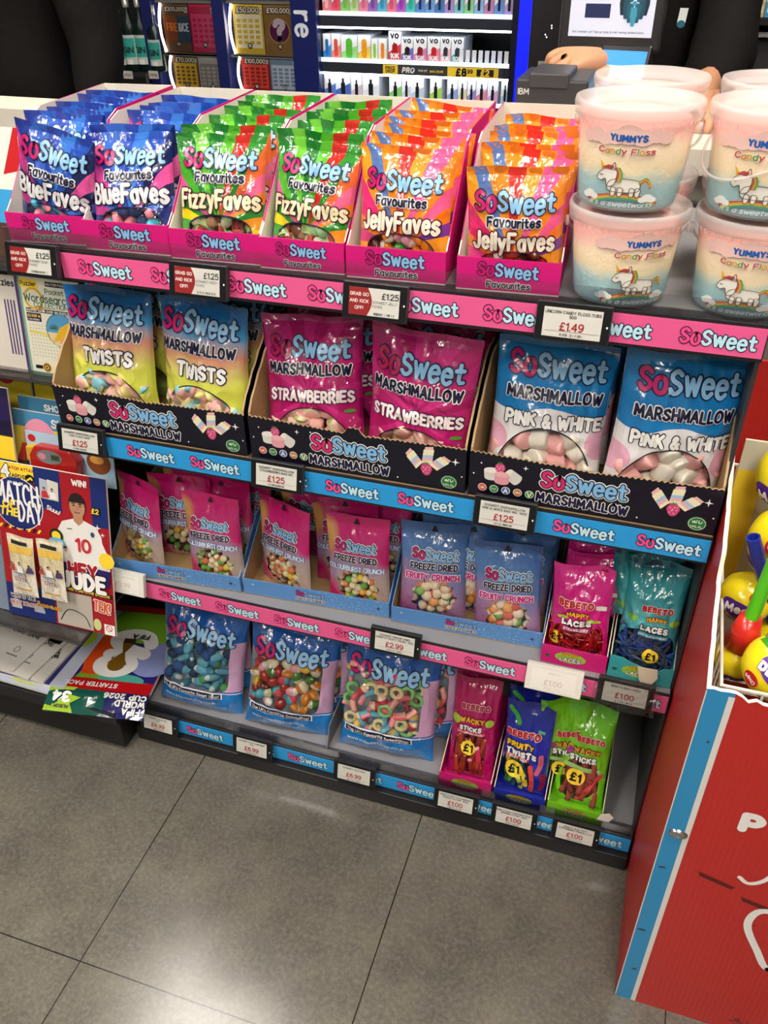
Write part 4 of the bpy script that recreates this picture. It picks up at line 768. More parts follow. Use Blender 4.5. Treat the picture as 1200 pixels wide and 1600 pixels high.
for i, (k, p, lb) in enumerate(CP):
    root, me, bg = make_bag(k, p, lb, cat='bag of marshmallows', group='marshmallow bags', name='marshmallow_bag', seal=.08, crease=1.5, low=.72)
    nm = {'twist': 'rainbow coloured', 'straw': 'magenta', 'pw': 'blue and white'}[k]
    for q in range(2):
        rear_bag(me, (p[0] + rr.uniform(-.004, .004), .13 + .07 * q, .7535, rr.uniform(-.1, .1), rr.uniform(.03, .12), rr.uniform(-.04, .04)), '%s marshmallow bag in the shade, %s back, carton\'s %s side' % (nm, ORD[q], 'left' if i % 2 == 0 else 'right'), 'marshmallow bags', 'bag of marshmallows', 'marshmallow_bag')

# ------------------------------------------------------------------ third shelf: freeze dried pouches in pale blue trays, laces
def tray_mat():
    t = NT('pale_blue_tray'); x, y, z = t.obj(); n = t.noise(t.ov, 260, 3, .7); g = t.op('MULTIPLY', t.op('GREATER_THAN', n, .6), t.op('MULTIPLY', t.op('GREATER_THAN', x, .12), .7))
    c = t.mix(g, '#5a90cc', '#b4c6dc'); t.l.new(c, t.b.inputs['Base Color']); t.b.inputs['Roughness'].default_value = .4; return t.m
TRAY = tray_mat()
def blue_tray(x0, x1, yf, yaw, label):
    W_, D_, zf, zb, t = x1 - x0, .32, .034, .10, .0016
    r = thing('display_tray', label, 'carton', (x0, yf, Z3 + .0018), (0, 0, yaw), 'pale blue trays on the third shelf')
    b = MB(); b.box(0, W_, 0, D_, 0, t, KRAFT); b.build('tray_base', r)
    b = MB(); b.box(0, W_, 0, t, t, zf, TRAY); f = front_map(0, 0, 0); b.rect(t, W_ - t, t, zf - .0005, lambda u, v, d: Vector((u, t + d, v)), .0001, KRAFT)
    logo(b, f, W_ * .47, .0225, .052, M('#c01c6c', .4), M('#8cb4dc', .4), d0=.0005); text(b, 'FREEZE DRIED', f, W_ * .47, .0105, width=.055, layers=[(.26, WHITE), (.12, INK)])
    sparkle(b, f, W_ * .07, .024, .003); sparkle(b, f, W_ * .62, .02, .002)
    P_ = [(W_ * .93 + (.005 if i % 2 == 0 else .0014) * cos(pi * i / 4), .018 + (.005 if i % 2 == 0 else .0014) * sin(pi * i / 4)) for i in range(8)]; b.poly(P_, f, .0005, NAVY)
    b.build('front_panel', r)
    prof = [(t, t), (D_, t), (D_, zb), (.10, zb), (t, zf)]
    for sx in (0, 1):
        X = 0 if sx == 0 else W_ - t; b = MB(); n = len(prof); b.v += [(X, y, z) for y, z in prof] + [(X + t, y, z) for y, z in prof]
        b.f.append(tuple(range(n))); b.mi.append(b.m(TRAY if sx == 0 else KRAFT)); b.f.append(tuple(range(2 * n - 1, n - 1, -1))); b.mi.append(b.m(KRAFT if sx == 0 else TRAY))
        for a in range(n): b.f.append((a, n + a, n + (a + 1) % n, (a + 1) % n)); b.mi.append(b.m(TRAY))
        b.build('side_panel', r)
    b = MB(); b.box(t, W_ - t, D_ - t, D_, t, zb, TRAY); b.build('rear_panel', r)
blue_tray(.0255, .2735, .008, .07, 'pale blue tray at the left end of the third shelf'); blue_tray(.2785, .541, .026, .05, 'pale blue tray in the middle holding magenta pouches'); blue_tray(.5465, .7985, .034, .04, 'pale blue tray holding the blue and mauve pouches')
EURO = lambda: (E_(.5, .93, .05, .025, M('#1b0f1c', .6), .0006, 14), E_(.5, .945, .025, .045, M('#1b0f1c', .6), .0006, 12))
DP = [('colour', (.066, .050, .4455, -.368, .14, -.033, .120, .17), 'magenta pouch of freeze dried sweets turned sideways, left end of the third shelf'), ('colour', (.224, .040, .4455, -.06, .15, -.065, .112, .17), 'magenta pouch of freeze dried sweets, front right of the left pale blue tray'),
      ('colour', (.345, .062, .4455, -.36, .12, -.06, .118, .168), 'magenta pouch of freeze dried sweets turned sideways, left of the middle tray'), ('colour', (.484, .054, .4455, -.05, .17, -.07, .114, .17), 'magenta pouch of freeze dried sweets, front right of the middle tray, beside a blue pouch'),
      ('fruity', (.6085, .066, .4455, .115, .24, -.024, .114, .170), 'blue and mauve pouch of fruity freeze dried sweets, beside the magenta pouches'), ('fruity', (.738, .056, .4455, .019, .20, -.09, .110, .168), 'blue and mauve pouch of fruity freeze dried sweets, set lower beside the laces')]
for i, (k, p, lb) in enumerate(DP):
    root, me, bg = make_bag(k, p, lb, group='freeze dried sweet pouches', name='sweet_pouch', seal=.16, crease=.7, extra=EURO())
    DPM = me
    spots = {0: [(.135, .092, .10, .06, .0), (.12, .15, -.02, .05, .02)], 1: [(.215, .105, .02, .05, -.03), (.225, .155, -.05, .06, .02)], 2: [(.445, .108, .1, .10, -.04), (.36, .15, 0, .06, 0)], 3: [(.49, .14, -.06, .05, .02)], 4: [(.65, .10, -.15, .12, .06), (.62, .15, .06, .06, 0)], 5: [(.735, .12, .05, .06, .02), (.74, .165, -.04, .05, 0)]}[i]
    W1 = ['behind the sideways pouch at the left end', 'behind the front right pouch of the left tray', 'in the middle of the middle tray', 'behind the front right pouch of the middle tray', 'behind the blue pouch nearest the magenta ones', 'behind the lower blue pouch']
    for q, (x, y, yw, ln, rl) in enumerate(spots):
        rb = rear_bag(me, (x, y, .4455, yw, ln, rl), '%s pouch %s, %s one back' % ('magenta' if k == 'colour' else 'blue and mauve', W1[i], ['first', 'second'][q]), 'freeze dried sweet pouches', name='sweet_pouch')
        if q == 0: bg.sweets(rb, SPEC[k]['sweets'], SPEC[k]['win'], 18, SPEC[k]['r'], random.Random(40 + i))
def small_tray(x0, x1, yf, z0, h, mat, label, fn, group, D_=.25, torn=None, zb=.07):
    W_, t = x1 - x0, .0016
    r = thing('display_tray', label, 'carton', (x0, yf, z0), None, group)
    b = MB(); b.box(0, W_, 0, D_, 0, t, mat); b.build('tray_base', r)
    b = MB(); f = front_map(0, 0, 0)
    top = torn or [(0, h), (W_, h)]
    b.slab([(0, t), (W_, t)] + top[::-1], lambda u, v, d: Vector((u, t - d, v)), t, mat); fn(b, f, W_, h); b.build('front_panel', r)
    for X in (0, W_ - t):
        b = MB(); prof = [(t, t), (D_, t), (D_, zb), (.08, zb), (t, top[0][1] if X == 0 else top[-1][1])]; b.slab(prof, lambda u, v, d, X=X: Vector((X + d, u, v)), t, mat, M('#d9cdb8', .8)); b.build('side_panel', r)
    return r
def laces_front(col):
    def fn(b, f, W_, h):
        b.ell(W_ * .45, h * .5, W_ * .24, h * .3, f, .0003, M('#9ac23c', .5)); text(b, 'HAPPY', f, W_ * .45, h * .68, width=W_ * .26, layers=[(.2, INK), (.12, M('#f0a82a', .4))], d0=.0006); text(b, 'LACES', f, W_ * .45, h * .4, width=W_ * .34, layers=[(.24, INK), (.12, WHITE)], d0=.0006); b.ell(W_ * .1, h * .45, .004, .003, f, .0005, M('#2c5a34', .5))
    return fn
small_tray(.800, .9005, .018, Z3 + .0018, .037, M('#cf1878', .45), 'small magenta tray holding the red laces', laces_front(0), 'small trays of laces and sticks')
tr = small_tray(.9035, .9985, .018, Z3 + .0018, .04, M('#3aa2a8', .45), 'small teal tray with a torn flap at the right end of the third shelf', laces_front(1), 'small trays of laces and sticks', torn=[(0, .044), (.02, .043), (.03, .037), (.042, .034), (.052, .030), (.058, .022), (.07, .026), (.08, .036), (.095, .040)])
b = MB(); P_ = [(-.016, .0), (.013, .001), (.016, -.014), (.008, -.029), (-.002, -.035), (-.011, -.022)]
b.slab(P_, lambda u, v, d: Vector((.058 + u, -.004 - d - .25 * (.0 - v) * .5, .036 + v)), .0012, M('#cfc0a6', .9, bump=.2)); b.build('torn_flap', tr)
EP = [('lred', (.852, .048, .4455, -.09, .19, -.07, .095, .160), 'magenta bag of strawberry laces with a yellow price spot'), ('lblue', (.953, .050, .4455, -.10, .27, -.027, .090, .182), 'teal bag of blue raspberry laces with a yellow price spot')]
for k, p, lb in EP:
    root, me, bg = make_bag(k, p, lb, cat='bag of laces', group='bags of laces', name='lace_bag', seal=.1, crease=1.6)
    for q in range(2): rear_bag(me, (p[0] + (.006 if k == 'lred' else -.016) * (1 if q == 0 else 0), .095 + .045 * q, .4455, rr.uniform(-.1, .1), .1, rr.uniform(-.06, .06)), '%s bag of laces, %s from the front' % ('magenta' if k == 'lred' else 'teal', ORD[q]), 'bags of laces', 'bag of laces', 'lace_bag')

# ------------------------------------------------------------------ bottom shelf: big clear bags, sticks and twists
FP = [('pickblue', (.128, .048, .0785, .087, .29, .075, .180, .233), 'big clear bag of blue sweets at the left end of the bottom shelf'), ('pickmix', (.322, .048, .0785, .138, .29, .08, .180, .234), 'big clear bag of orange and red mixed jelly sweets'), ('pickfizz', (.527, .052, .0785, .066, .29, .014, .188, .241), 'big clear bag of fizzy rings and sticks beside the plum bag')]
for i, (sk, p, lb) in enumerate(FP):
    root, me, bg = make_bag('pick', p, lb, cat='bag of sweets', group='big clear bags on the bottom shelf', name='large_sweet_bag', sweets=sk, seal=.1, crease=2.0)
    lab2 = ['big clear bag of blue sweets in the shade, behind another at the left end', 'big clear bag of mixed jelly sweets peeping out behind the front one', 'big clear bag of dark sweets peeping out behind the fizzy rings'][i]
    rb = rear_bag(me, (p[0] + (.0, .034, .042)[i], .115, .0785, .05, .16, -.02), lab2, 'big clear bags on the bottom shelf', name='large_sweet_bag'); bg.sweets(rb, sk, SPEC['pick']['win'], 40, .0125, random.Random(90 + i))
b = MB(); b.slab([(0, 0), (.16, 0), (.16, .07), (.02, .05)], lambda u, v, d: Vector((.415 + d, .02 + u, .0785 + v)), .002, M('#77767a', .6)); tag(b.build('card_divider'), 'grey card divider between the two clear bags', 'divider')
def sticks_front(s1, s2):
    def fn(b, f, W_, h):
        b.ell(W_ * .5, h * .5, W_ * .26, h * .34, f, .0003, M('#8cb03c', .5)); text(b, s1, f, W_ * .5, h * .7, width=W_ * .3, layers=[(.22, INK), (.12, M('#e0902a', .4))], d0=.0006); text(b, s2, f, W_ * .5, h * .38, width=W_ * .36, layers=[(.24, INK), (.12, WHITE)], d0=.0006)
    return fn
GT = 'small trays of laces and sticks'
small_tray(.645, .743, .012, Z4 + .0018, .036, M('#cc1a74', .45), 'small magenta tray holding the plum bag of sticks', sticks_front('WACKY', 'STICKS'), GT); small_tray(.748, .842, .012, Z4 + .0018, .030, M('#1f2da0', .45), 'small royal blue tray holding the blue bag of twists', sticks_front('FRUITY', 'TWISTS'), GT)
tr = small_tray(.846, .944, .012, Z4 + .0018, .032, M('#7cc61e', .45), 'small lime tray with a torn white corner on the bottom shelf', sticks_front('WACKY', 'STICKS'), GT)
b = MB(); b.slab([(0, 0), (.022, .004), (.028, .018), (.02, .026), (.006, .018)], lambda u, v, d: Vector((.088 + u, -.004 - d + .006 * v, .020 + v)), .0012, M('#e8e4d8', .8)); b.build('torn_flap', tr)
GP = [('wpink', (.694, .046, .0790, -.03, .33, -.029, .088, .206), 'plum bag of strawberry pencil sticks on the bottom shelf', 'plum'), ('royal', (.796, .046, .0790, -.13, .21, -.05, .090, .194), 'royal blue bag of fruity twists on the bottom shelf', 'royal blue'), ('lime', (.895, .048, .0790, -.06, .33, -.024, .092, .205), 'lime green bag of fizzy pencil sticks, right end of the bottom shelf', 'lime green')]
for k, p, lb, nm in GP:
    ex = ()
    if k == 'royal': ex = tuple((lambda b, f, w, h, q=q: b.stroke(catmull([(q[0] * w, q[1] * h), ((q[0] + q[2]) / 2 * w + .003, (q[1] + q[3]) / 2 * h), (q[2] * w, q[3] * h)], 5), .0045, f, .0005, M(q[4], .4))) for q in ((.08, .12, -.02, .3, '#e8c83a'), (.2, .06, .16, .36, '#d4483a'), (.3, .3, .36, .5, '#c8607a'), (-.4, .92, -.18, .80, '#3ca03c'), (.38, .1, .42, .28, '#8a1c3c'), (-.02, .06, -.1, .24, '#d8d04a')))
    if k == 'wpink': ex = tuple((lambda b, f, w, h, q=q: (b.stroke([(q[0] * w, q[1] * h), ((q[0] + q[2]) / 2 * w, (q[1] + q[3]) / 2 * h), (q[2] * w, q[3] * h)], .0042, f, .0005, M('#d8305c', .3, coat=.3)), b.ell(q[2] * w, q[3] * h, .0042, .0036, f, .0009, M('#f4b8c4', .4)))) for q in ((.28, .06, .16, .36), (.1, .06, .02, .22)))
    if k == 'lime': ex = tuple((lambda b, f, w, h, q=q: b.stroke([(q[0] * w, q[1] * h), ((q[0] + q[2]) / 2 * w, (q[1] + q[3]) / 2 * h), (q[2] * w, q[3] * h)], .0045, f, .0005, M(q[4], .4))) for q in ((.0, .08, .4, .36, '#d8504a'), (.1, .05, .44, .2, '#8cc43c'), (-.3, .42, .38, .39, '#9ac870')))
    root, me, bg = make_bag(k, p, lb, cat='bag of sticks', group='bags of sticks and twists', name='stick_bag', seal=.1, crease=1.5, extra=ex)
    for q in range(1 if k != 'lime' else 2): rear_bag(me, (p[0] + (.004 if k != 'lime' else (-.03, .0)[q]), (.10 if k != 'lime' else (.075, .11)[q]), .0790, (.1 if k != 'lime' else .25), .15, -.04), '%s bag of sticks, %s from the front' % (nm, ORD[q]), 'bags of sticks and twists', 'bag of sticks', 'stick_bag')

# ------------------------------------------------------------------ electronic price labels
EPAP, EBK, ERIM = M('#d2d0c8', .35), M('#0e0e10', .25, coat=.3), M('#3a3a3e', .35, metal=.4)
def esl(x, y, z, label, lines, price, promo=False, wd=.084, ht=.045, painted_glare=False, yaw=0, wrap=False, pcol=None):  # pale variant: glare painted in as whitish case, screen and faint ink
    r = thing('price_label', label, 'price label', (x, y, z - .002), (radians(-14), 0, yaw), 'electronic price labels')
    f = front_map(-wd / 2, 0, -ht / 2)
    b = MB(); b.box(-wd / 2, wd / 2, 0, .009, -ht / 2, ht / 2, M('#dedbd2', .4) if painted_glare else ERIM); b.rect(.0012, wd - .0012, .0012, ht - .0012, f, .0002, M('#e8e5dc', .4) if painted_glare else EBK); b.ell(wd - .004, ht * .48, .0011, .0014, f, .0005, WHITE, 10); b.build('case', r, bevel=.0012)
    b = MB(); x0, x1, y0, y1 = .009, wd - .010, .0055, ht - .006; b.rect(x0, x1, y0, y1, f, .0006, M('#f0ede4', .4) if painted_glare else EPAP)
    tc = M('#1c1c1e', .5) if not painted_glare else M('#d6d2c8', .5); pc = M('#a01418', .5) if not painted_glare else M('#dcc8c4', .5); cx = (x0 + x1) / 2
    if promo:
        b.poly([(x0, y0), (x0 + .024, y0)] + [(x0 + .024 + .006 * sin(pi * i / 8), y0 + (y1 - y0) * i / 8) for i in range(1, 8)] + [(x0 + .024, y1), (x0, y1)], f, .0008, M('#8f1a1c', .45))
        for i, s in enumerate(('GRAB GO', 'AND KICK', 'OFF!')): text(b, s, f, x0 + .0135, y1 - .008 - .0082 * i, H=.0037, layers=[(.1, M('#f0e2da', .5))], d0=.0011)
        text(b, price, f, x1 - .012, y1 - .0085, H=.0066, layers=[(.09, tc)], d0=.0009)
        for i, s in enumerate(lines): text(b, s, f, x0 + .031, y1 - .0165 - .005 * i, H=.0028, layers=[(.08, M('#6a6a6c', .5))], d0=.0009, align='l')
    else:
        for i, s in enumerate(lines): text(b, s, f, cx, y1 - .005 - .0048 * i, H=.003, layers=[(.1, tc)], d0=.0009)
        text(b, price, f, cx, y0 + (.0125 if len(lines) > 1 else .0135), H=.0082, layers=[(.1, pc)], d0=.0009)
        b.rect(x0 + .003, x1 - .003, y0 + .0066, y0 + .0069, f, .0009, tc)
    for i in range(22):
        u = (x0 + .033 if promo else cx - .013) + .0012 * i
        if rr.random() < .75: b.rect(u, u + rr.uniform(.0004, .0009), y0 + .0015, y0 + .0045, f, .0009, tc)
    b.build('screen', r)
    if wrap:
        b = MB(); n, m = 16, 10
        P2 = [[Vector((-wd / 2 - .006 + (wd + .010) * i / n, -.004 - .004 * abs(noise.noise(Vector((i * .5, j * .6, 3)))) + .001 * (i % 2), -ht / 2 - .006 + (ht + .010) * j / m)) for i in range(n + 1)] for j in range(m + 1)]
        for j in range(m):
            for i in range(n): b.face([P2[j][i], P2[j][i + 1], P2[j + 1][i + 1], P2[j + 1][i]], clear_film('wrap_film', .5, '#eeeeec', .15))
        b.build('plastic_wrap', r)
    return r
Y1_, Y2_, Y3_, Y4_ = -.030, -.025, -.014, -.014
esl(.052, Y1_, 1.0345, 'price label with red block under the blue bags, left end', ['SOSWEET BLUE', 'FAVES'], '£1.25', True)
esl(.307, Y1_, 1.0322, 'price label with red block under the green bags', ['SOSWEET FIZZY', 'FAVES'], '£1.25', True); esl(.549, Y1_, 1.0309, 'price label with red block under the orange bags', ['SOSWEET JELLY', 'FAVES'], '£1.25', True)
esl(.7894, Y1_, 1.0326, 'black price label reading £1.49 under the candy floss tubs', ['UNICORN CANDY FLOSS TUBS', '50G'], '£1.49', wd=.086)
esl(.0538, Y2_, .7453, 'black price label under the rainbow marshmallow carton', ['SOSWEET MARSHMALLOW', 'TWISTS BAG 140G'], '£1.25'); esl(.3899, Y2_, .7425, 'black price label under the magenta marshmallow carton', ['SOSWEET MARSHMALLOW', 'STRAWBERRIES BAG 140'], '£1.25'); esl(.7294, Y2_, .745, 'black price label under the blue and white marshmallow carton', ['SOSWEET MARSHMALLOW', 'PINK & WHITE BAG 140  140G'], '£1.25', wd=.086)
esl(.0593, Y3_, .4463, 'price label whitened by painted glare, beside the football magazine', ['SOSWEET FREEZE DRIED'], '£2.99', painted_glare=True); esl(.5679, Y3_, .445, 'black price label reading £2.99 under the freeze dried pouches', ['SOSWEET FREEZE DRIED', 'SWEETS FRUITY CRUNC  50G'], '£2.99', wd=.086)
esl(.827, Y3_, .4396, 'white price label with painted glare under the magenta laces', ['BEBETO'], '£1.00', painted_glare=True, wd=.088, ht=.047); esl(.9348, Y3_, .4446, 'price label wrapped in crumpled clear plastic under the teal laces', ['BEBETO BAG LACES'], '£1.00', painted_glare=False, wrap=True)
esl(.060, Y4_, .0699, 'black price label reading £6.99 beside the football album pack', ['SOSWEET BLUE MIX', '1 KG'], '£6.99'); esl(.2703, Y4_, .074, 'black price label reading £6.99 between the two big clear bags', ['SOSWEET PICK N MIX BAG', '1 KG'], '£6.99'); esl(.4846, Y4_, .0752, 'black price label under the fizzy ring bag', ['SOSWEET FIZZY BAG'], '£6.99')
esl(.6842, Y4_, .0732, 'black £1.00 price label under the plum bag of sticks', ['BEBETO BAG STRAWBERRY', 'PENCILS £1 PMP  160G'], '£1.00'); esl(.793, Y4_, .0728, 'black £1.00 price label under the royal blue twists', ['BEBETO BAG TWISTING FRUITY', 'BERRIES £1 PMP  160G'], '£1.00'); esl(.9032, Y4_, .0738, 'black £1.00 price label under the lime sticks', ['BEBETO BAG FIZZY', 'STRAWBERRY PENCILS £1 P'], '£1.00')
# ------------------------------------------------------------------ magazine rack at the left
rack = thing('magazine_rack', 'dark tiered magazine rack with clear lips, left of the sweets', 'magazine rack', (-.5, 0, 0))
RX0, RX1 = -.45, .494
b = MB(); b.box(RX0, RX1, -.05, .40, .012, .112, DARK); b.box(RX0, RX1, -.056, -.05, .085, .116, M('#26262a', .3)); b.build('base', rack, bevel=.002)
b = MB(); b.box(RX0, RX1, .40, .42, .0, 1.05, M('#3c2f2a', .6)); b.build('back_panel', rack)
for y0, z in ((.10, .963), (.09, .771), (.03, .60), (-.085, .345)):
    b = MB(); b.box(RX0, RX1, y0, .40, z - .006, z, M('#5a5552', .5)); sh = b.build('tier', rack)
    b = MB(); b.box(RX0, RX1 - .0, y0 - .004, y0 - .001, z - .006, z + (.03 if z < .4 else .018), PERS); b.box(RX0, RX1, y0 - .004, y0 + .08, z + .0005, z + .002, PERS); b.build('clear_lip', sh)
MG = 'magazines on the rack'
PAGE = M('#e8e2d6', .7)
def magazine(bl, br, tl, label, fn, bgc, thick=.004, rough=.3):
    """a leaning magazine given three corners; fn prints its cover"""
    bl, br, tl = Vector(bl), Vector(br), Vector(tl); ux = (br - bl); w_ = ux.length; ux.normalize(); up = (tl - bl); up -= ux * up.dot(ux); h_ = up.length; up.normalize(); n_ = ux.cross(up)
    R3 = Matrix((ux, -n_, up)).transposed(); r = thing('magazine', label, 'magazine', bl, R3.to_euler(), MG)
    b = MB(); b.box(0, w_, .0004, thick, 0, h_, PAGE); b.build('pages', r)
    b = MB(); f = front_map(0, 0, 0); b.rect(0, w_, 0, h_, f, .0, M(bgc, rough, coat=.4)); fn(b, f, w_, h_); b.build('cover', r)
    return r
def figure(b, f, cx, z0, s, shirt, skin='#c99a7c', hair='#2a1c16', d=.0012, num=None):     # a printed footballer, head and torso
    SK, SHM = M(skin, .5), M(shirt, .5)
    b.poly([(cx - s * .62, z0), (cx + s * .62, z0), (cx + s * .55, z0 + s * .9), (cx + s * .42, z0 + s * 1.12), (cx + s * .14, z0 + s * 1.22), (cx - s * .14, z0 + s * 1.22), (cx - s * .42, z0 + s * 1.12), (cx - s * .55, z0 + s * .9)], f, d, SHM)
    for sg in (-1, 1): b.poly([(cx + sg * s * .52, z0 + s * .85), (cx + sg * s * .74, z0 + s * .35), (cx + sg * s * .70, z0), (cx + sg * s * .56, z0), (cx + sg * s * .5, z0 + s * .4)], f, d + .0002, SK if sg < 0 else SHM)
    b.poly([(cx - s * .12, z0 + s * 1.18), (cx, z0 + s * 1.08), (cx + s * .12, z0 + s * 1.18), (cx + s * .12, z0 + s * 1.4), (cx - s * .12, z0 + s * 1.4)], f, d + .0004, SK)
    b.ell(cx, z0 + s * 1.56, s * .215, s * .285, f, d + .0006, M(hair, .6)); b.ell(cx, z0 + s * 1.52, s * .195, s * .25, f, d + .0008, SK)
    b.poly([(cx + s * .2 * cos(a), z0 + s * 1.62 + s * .2 * sin(a)) for a in [pi * i / 10 for i in range(11)]], f, d + .001, M(hair, .6))
    for sg in (-1, 1): b.ell(cx + sg * s * .08, z0 + s * 1.55, s * .03, s * .017, f, d + .0012, INK, 8); b.stroke([(cx + sg * s * .05, z0 + s * 1.6), (cx + sg * s * .12, z0 + s * 1.605)], s * .012, f, d + .0012, M(hair, .6))
    b.stroke([(cx - s * .06, z0 + s * 1.395), (cx, z0 + s * 1.385), (cx + s * .06, z0 + s * 1.395)], s * .014, f, d + .0012, M('#8a4a40', .5)); b.stroke([(cx, z0 + s * 1.53), (cx + s * .02, z0 + s * 1.46), (cx - s * .01, z0 + s * 1.455)], s * .01, f, d + .0012, M('#a8785c', .5))
    if num: text(b, num, f, cx + s * .08, z0 + s * .62, H=s * .28, layers=[(.12, M('#c8303c', .4))], d0=d + .0012)
def c_word(b, f, w, h):
    G_ = M('#7db8a4', .4); b.rect(.004, w, .006, h - .004, f, .0003, M('#ece8d4', .35)); b.rect(0, .004, 0, h, f, .0004, G_); b.rect(0, w, 0, .006, f, .0004, G_)
    b.poly([(.002, h - .016), (.036, h - .018), (.037, h - .004), (.003, h - .002)], f, .0006, YEL); text(b, 'Puzzler', f, .0195, h - .010, width=.031, layers=[(.1, INK)], d0=.0009)
    b.rect(.052, w, h - .012, h - .004, f, .0006, INK); text(b, 'NO.1 FOR PUZZLES', f, .075, h - .008, width=.042, layers=[(.1, WHITE)], d0=.0009)
    b.stroke([(.026 + .0165 * cos(2 * pi * i / 24), h - .034 + .0165 * sin(2 * pi * i / 24)) for i in range(25)], .002, f, .0006, M('#e8b83a', .4)); b.stroke([(.037, h - .047), (.043, h - .053)], .0024, f, .0006, M('#d89a3a', .4))
    T2 = M('#2f6f64', .4)
    text(b, 'Pocket', f, .068, h - .020, width=.036, layers=[(.075, T2)], d0=.0009); text(b, 'Wordsearch', f, .052, h - .0325, width=.090, layers=[(.08, T2)], d0=.0009); text(b, 'COLLECTION', f, .058, h - .0435, width=.066, layers=[(.08, T2)], d0=.0009)
    b.rect(.008, w, h - .0565, h - .050, f, .0006, INK); text(b, 'BUMPER ISSUE! OVER 130 PUZZLES', f, .052, h - .0533, width=.085, layers=[(.11, WHITE)], d0=.0009)
    b.rect(.008, .036, h - .072, h - .058, f, .0006, M('#2c2350', .4)); text(b, '£2.026 in', f, .022, h - .0625, width=.025, layers=[(.12, YEL)], d0=.0009); text(b, 'CASH PRIZES!', f, .021, h - .0688, width=.022, layers=[(.1, WHITE)], d0=.0009)
    for i in range(11):
        for j in range(10): b.rect(.011 + .0058 * i, .0126 + .0058 * i, h - .079 - .0058 * j, h - .0774 - .0058 * j, f, .0006, M('#9a9888', .5))
    b.stroke([(.010, h - .090), (.04, h - .0915), (.055, h - .104)], .0022, f, .0005, M('#f0dc6a', .4))
    b.ell(.072, h - .083, .029, .029, f, .0008, T2, 28); b.ell(.072, h - .083, .0275, .0275, f, .0010, M('#5a9fd0', .4), 28); b.poly([(.045, h - .087), (.099, h - .087), (.094, h - .1), (.085, h - .1085), (.072, h - .1105), (.059, h - .1085), (.05, h - .1)], f, .0012, M('#e6d3a4', .4))
    b.poly([(.054, h - .1035), (.070, h - .078), (.092, h - .066), (.096, h - .074), (.086, h - .094)], f, .0014, M('#e8b42c', .4)); b.poly([(.066, h - .104), (.084, h - .086), (.096, h - .084), (.09, h - .104)], f, .0016, M('#d8a088', .4))
    for a in range(7): b.stroke([(.058, h - .081), (.058 + .009 * cos(a * .5), h - .081 + .008 * sin(a * .5 + .1))], .0008, f, .0014, M('#3a6a4c', .4))
    b.ell(.034, .0155, .0085, .0085, f, .0008, M('#d8a23a', .4), 20); b.ell(.034, .0155, .006, .006, f, .0011, INK, 18); b.ell(.034, .0155, .0042, .0042, f, .0014, M('#e8c060', .4), 16); b.ell(.034, .0155, .0018, .0018, f, .0017, INK, 10); b.rect(.011, .025, .012, .018, f, .0006, INK); b.rect(.052, .062, .010, .024, f, .0006, M('#5a5664', .5))
magazine((-.121, .102, .7745), (-.006, .102, .7745), (-.121, .128, .938), 'pale pocket wordsearch magazine with a yellow title tab', c_word, '#ece8d4')
magazine((-.236, .102, .7745), (-.126, .104, .7745), (-.236, .128, .936), 'purple edged puzzle magazine left of the wordsearch one', lambda b, f, w, h: (b.rect(0, w - .004, 0, h, f, .0003, M('#e4dcd0', .4)), text(b, 'Puzzles', f, w - .03, h - .012, width=.05, layers=[(.12, INK)]), [b.rect(w - .03 + .006 * i, w - .027 + .006 * i, .03, h - .04, f, .0006, M('#5a4a7c', .4)) for i in range(4)]), '#4a2f80')
def c_top(b, f, w, h):
    b.rect(0, w, h * .55, h, f, .0003, M('#ece6da', .4)); b.rect(0, w, h * .30, h * .55, f, .0003, M('#3aa0d8', .4)); b.rect(0, w, 0, h * .3, f, .0003, M('#4a3226', .5)); b.poly([(w * .5, h * .66), (w, h * .78), (w, h * .97), (w * .6, h)], f, .0006, RED)
    text(b, 'S!', f, w * .66, h * .43, H=.014, layers=[(.14, YEL)], d0=.0006); text(b, 'do', f, w * .8, h * .12, H=.036, layers=[(.16, M('#e04a2c', .4))], d0=.0012); figure(b, f, w * .86, h * .16, .022, '#3a2a22', '#a8785c')
magazine((-.225, .115, .965), (-.012, .115, .965), (-.23, .175, 1.155), 'white and blue magazine with big red letters beside the blue sweets', c_top, '#ece6da')
def c_stick(b, f, w, h):
    h *= 1.62; b.ell(w * .5, h * .5, .022, .02, f, .0004, M('#a01c28', .4)); 
    for i, s in enumerate(('BIG', 'STICKERS', 'FOR KIDS')): text(b, s, f, w * .5, h * .5 + .007 - .007 * i, width=(.016, .03, .026)[i], layers=[(.11, YEL)], d0=.0009)
for i, x in enumerate((-.29, -.175)): magazine((x, .135, .604), (x + .108, .135, .604), (x, .165, .762), ['yellow sticker magazine under the puzzle magazines, at the frame edge', 'yellow sticker magazine in the shade under the wordsearch magazine'][i], c_stick, '#c8b42c')
def c_shop(b, f, w, h):
    b.rect(0, w, h - .03, h, f, .0003, M('#4a8fb8', .4)); b.rect(0, w, 0, h - .03, f, .0003, M('#e4cf4a', .4)); text(b, 'SHOP &', f, w * .66, h - .017, width=w * .42, layers=[(.12, WHITE)], d0=.0006)
    b.ell(w * .30, h * .50, .034, .036, f, .0006, M('#ef9ab4', .4)); b.poly([(0, 0), (.085, 0), (.07, h * .36), (.015, h * .36)], f, .0008, M('#c8302c', .4)); text(b, 'P', f, w * .86, h * .62, H=.024, layers=[(.22, M('#4a2a7c', .4))], d0=.0009); b.rect(w * .6, w * .84, h * .5, h * .62, f, .0006, M('#e88ab4', .4)); b.ell(w * .72, h * .44, .008, .007, f, .0007, RED)
    for i in range(5): b.ell(w * .62, h * .42 - .006 * i, .0015, .0015, f, .0007, WHITE, 8)
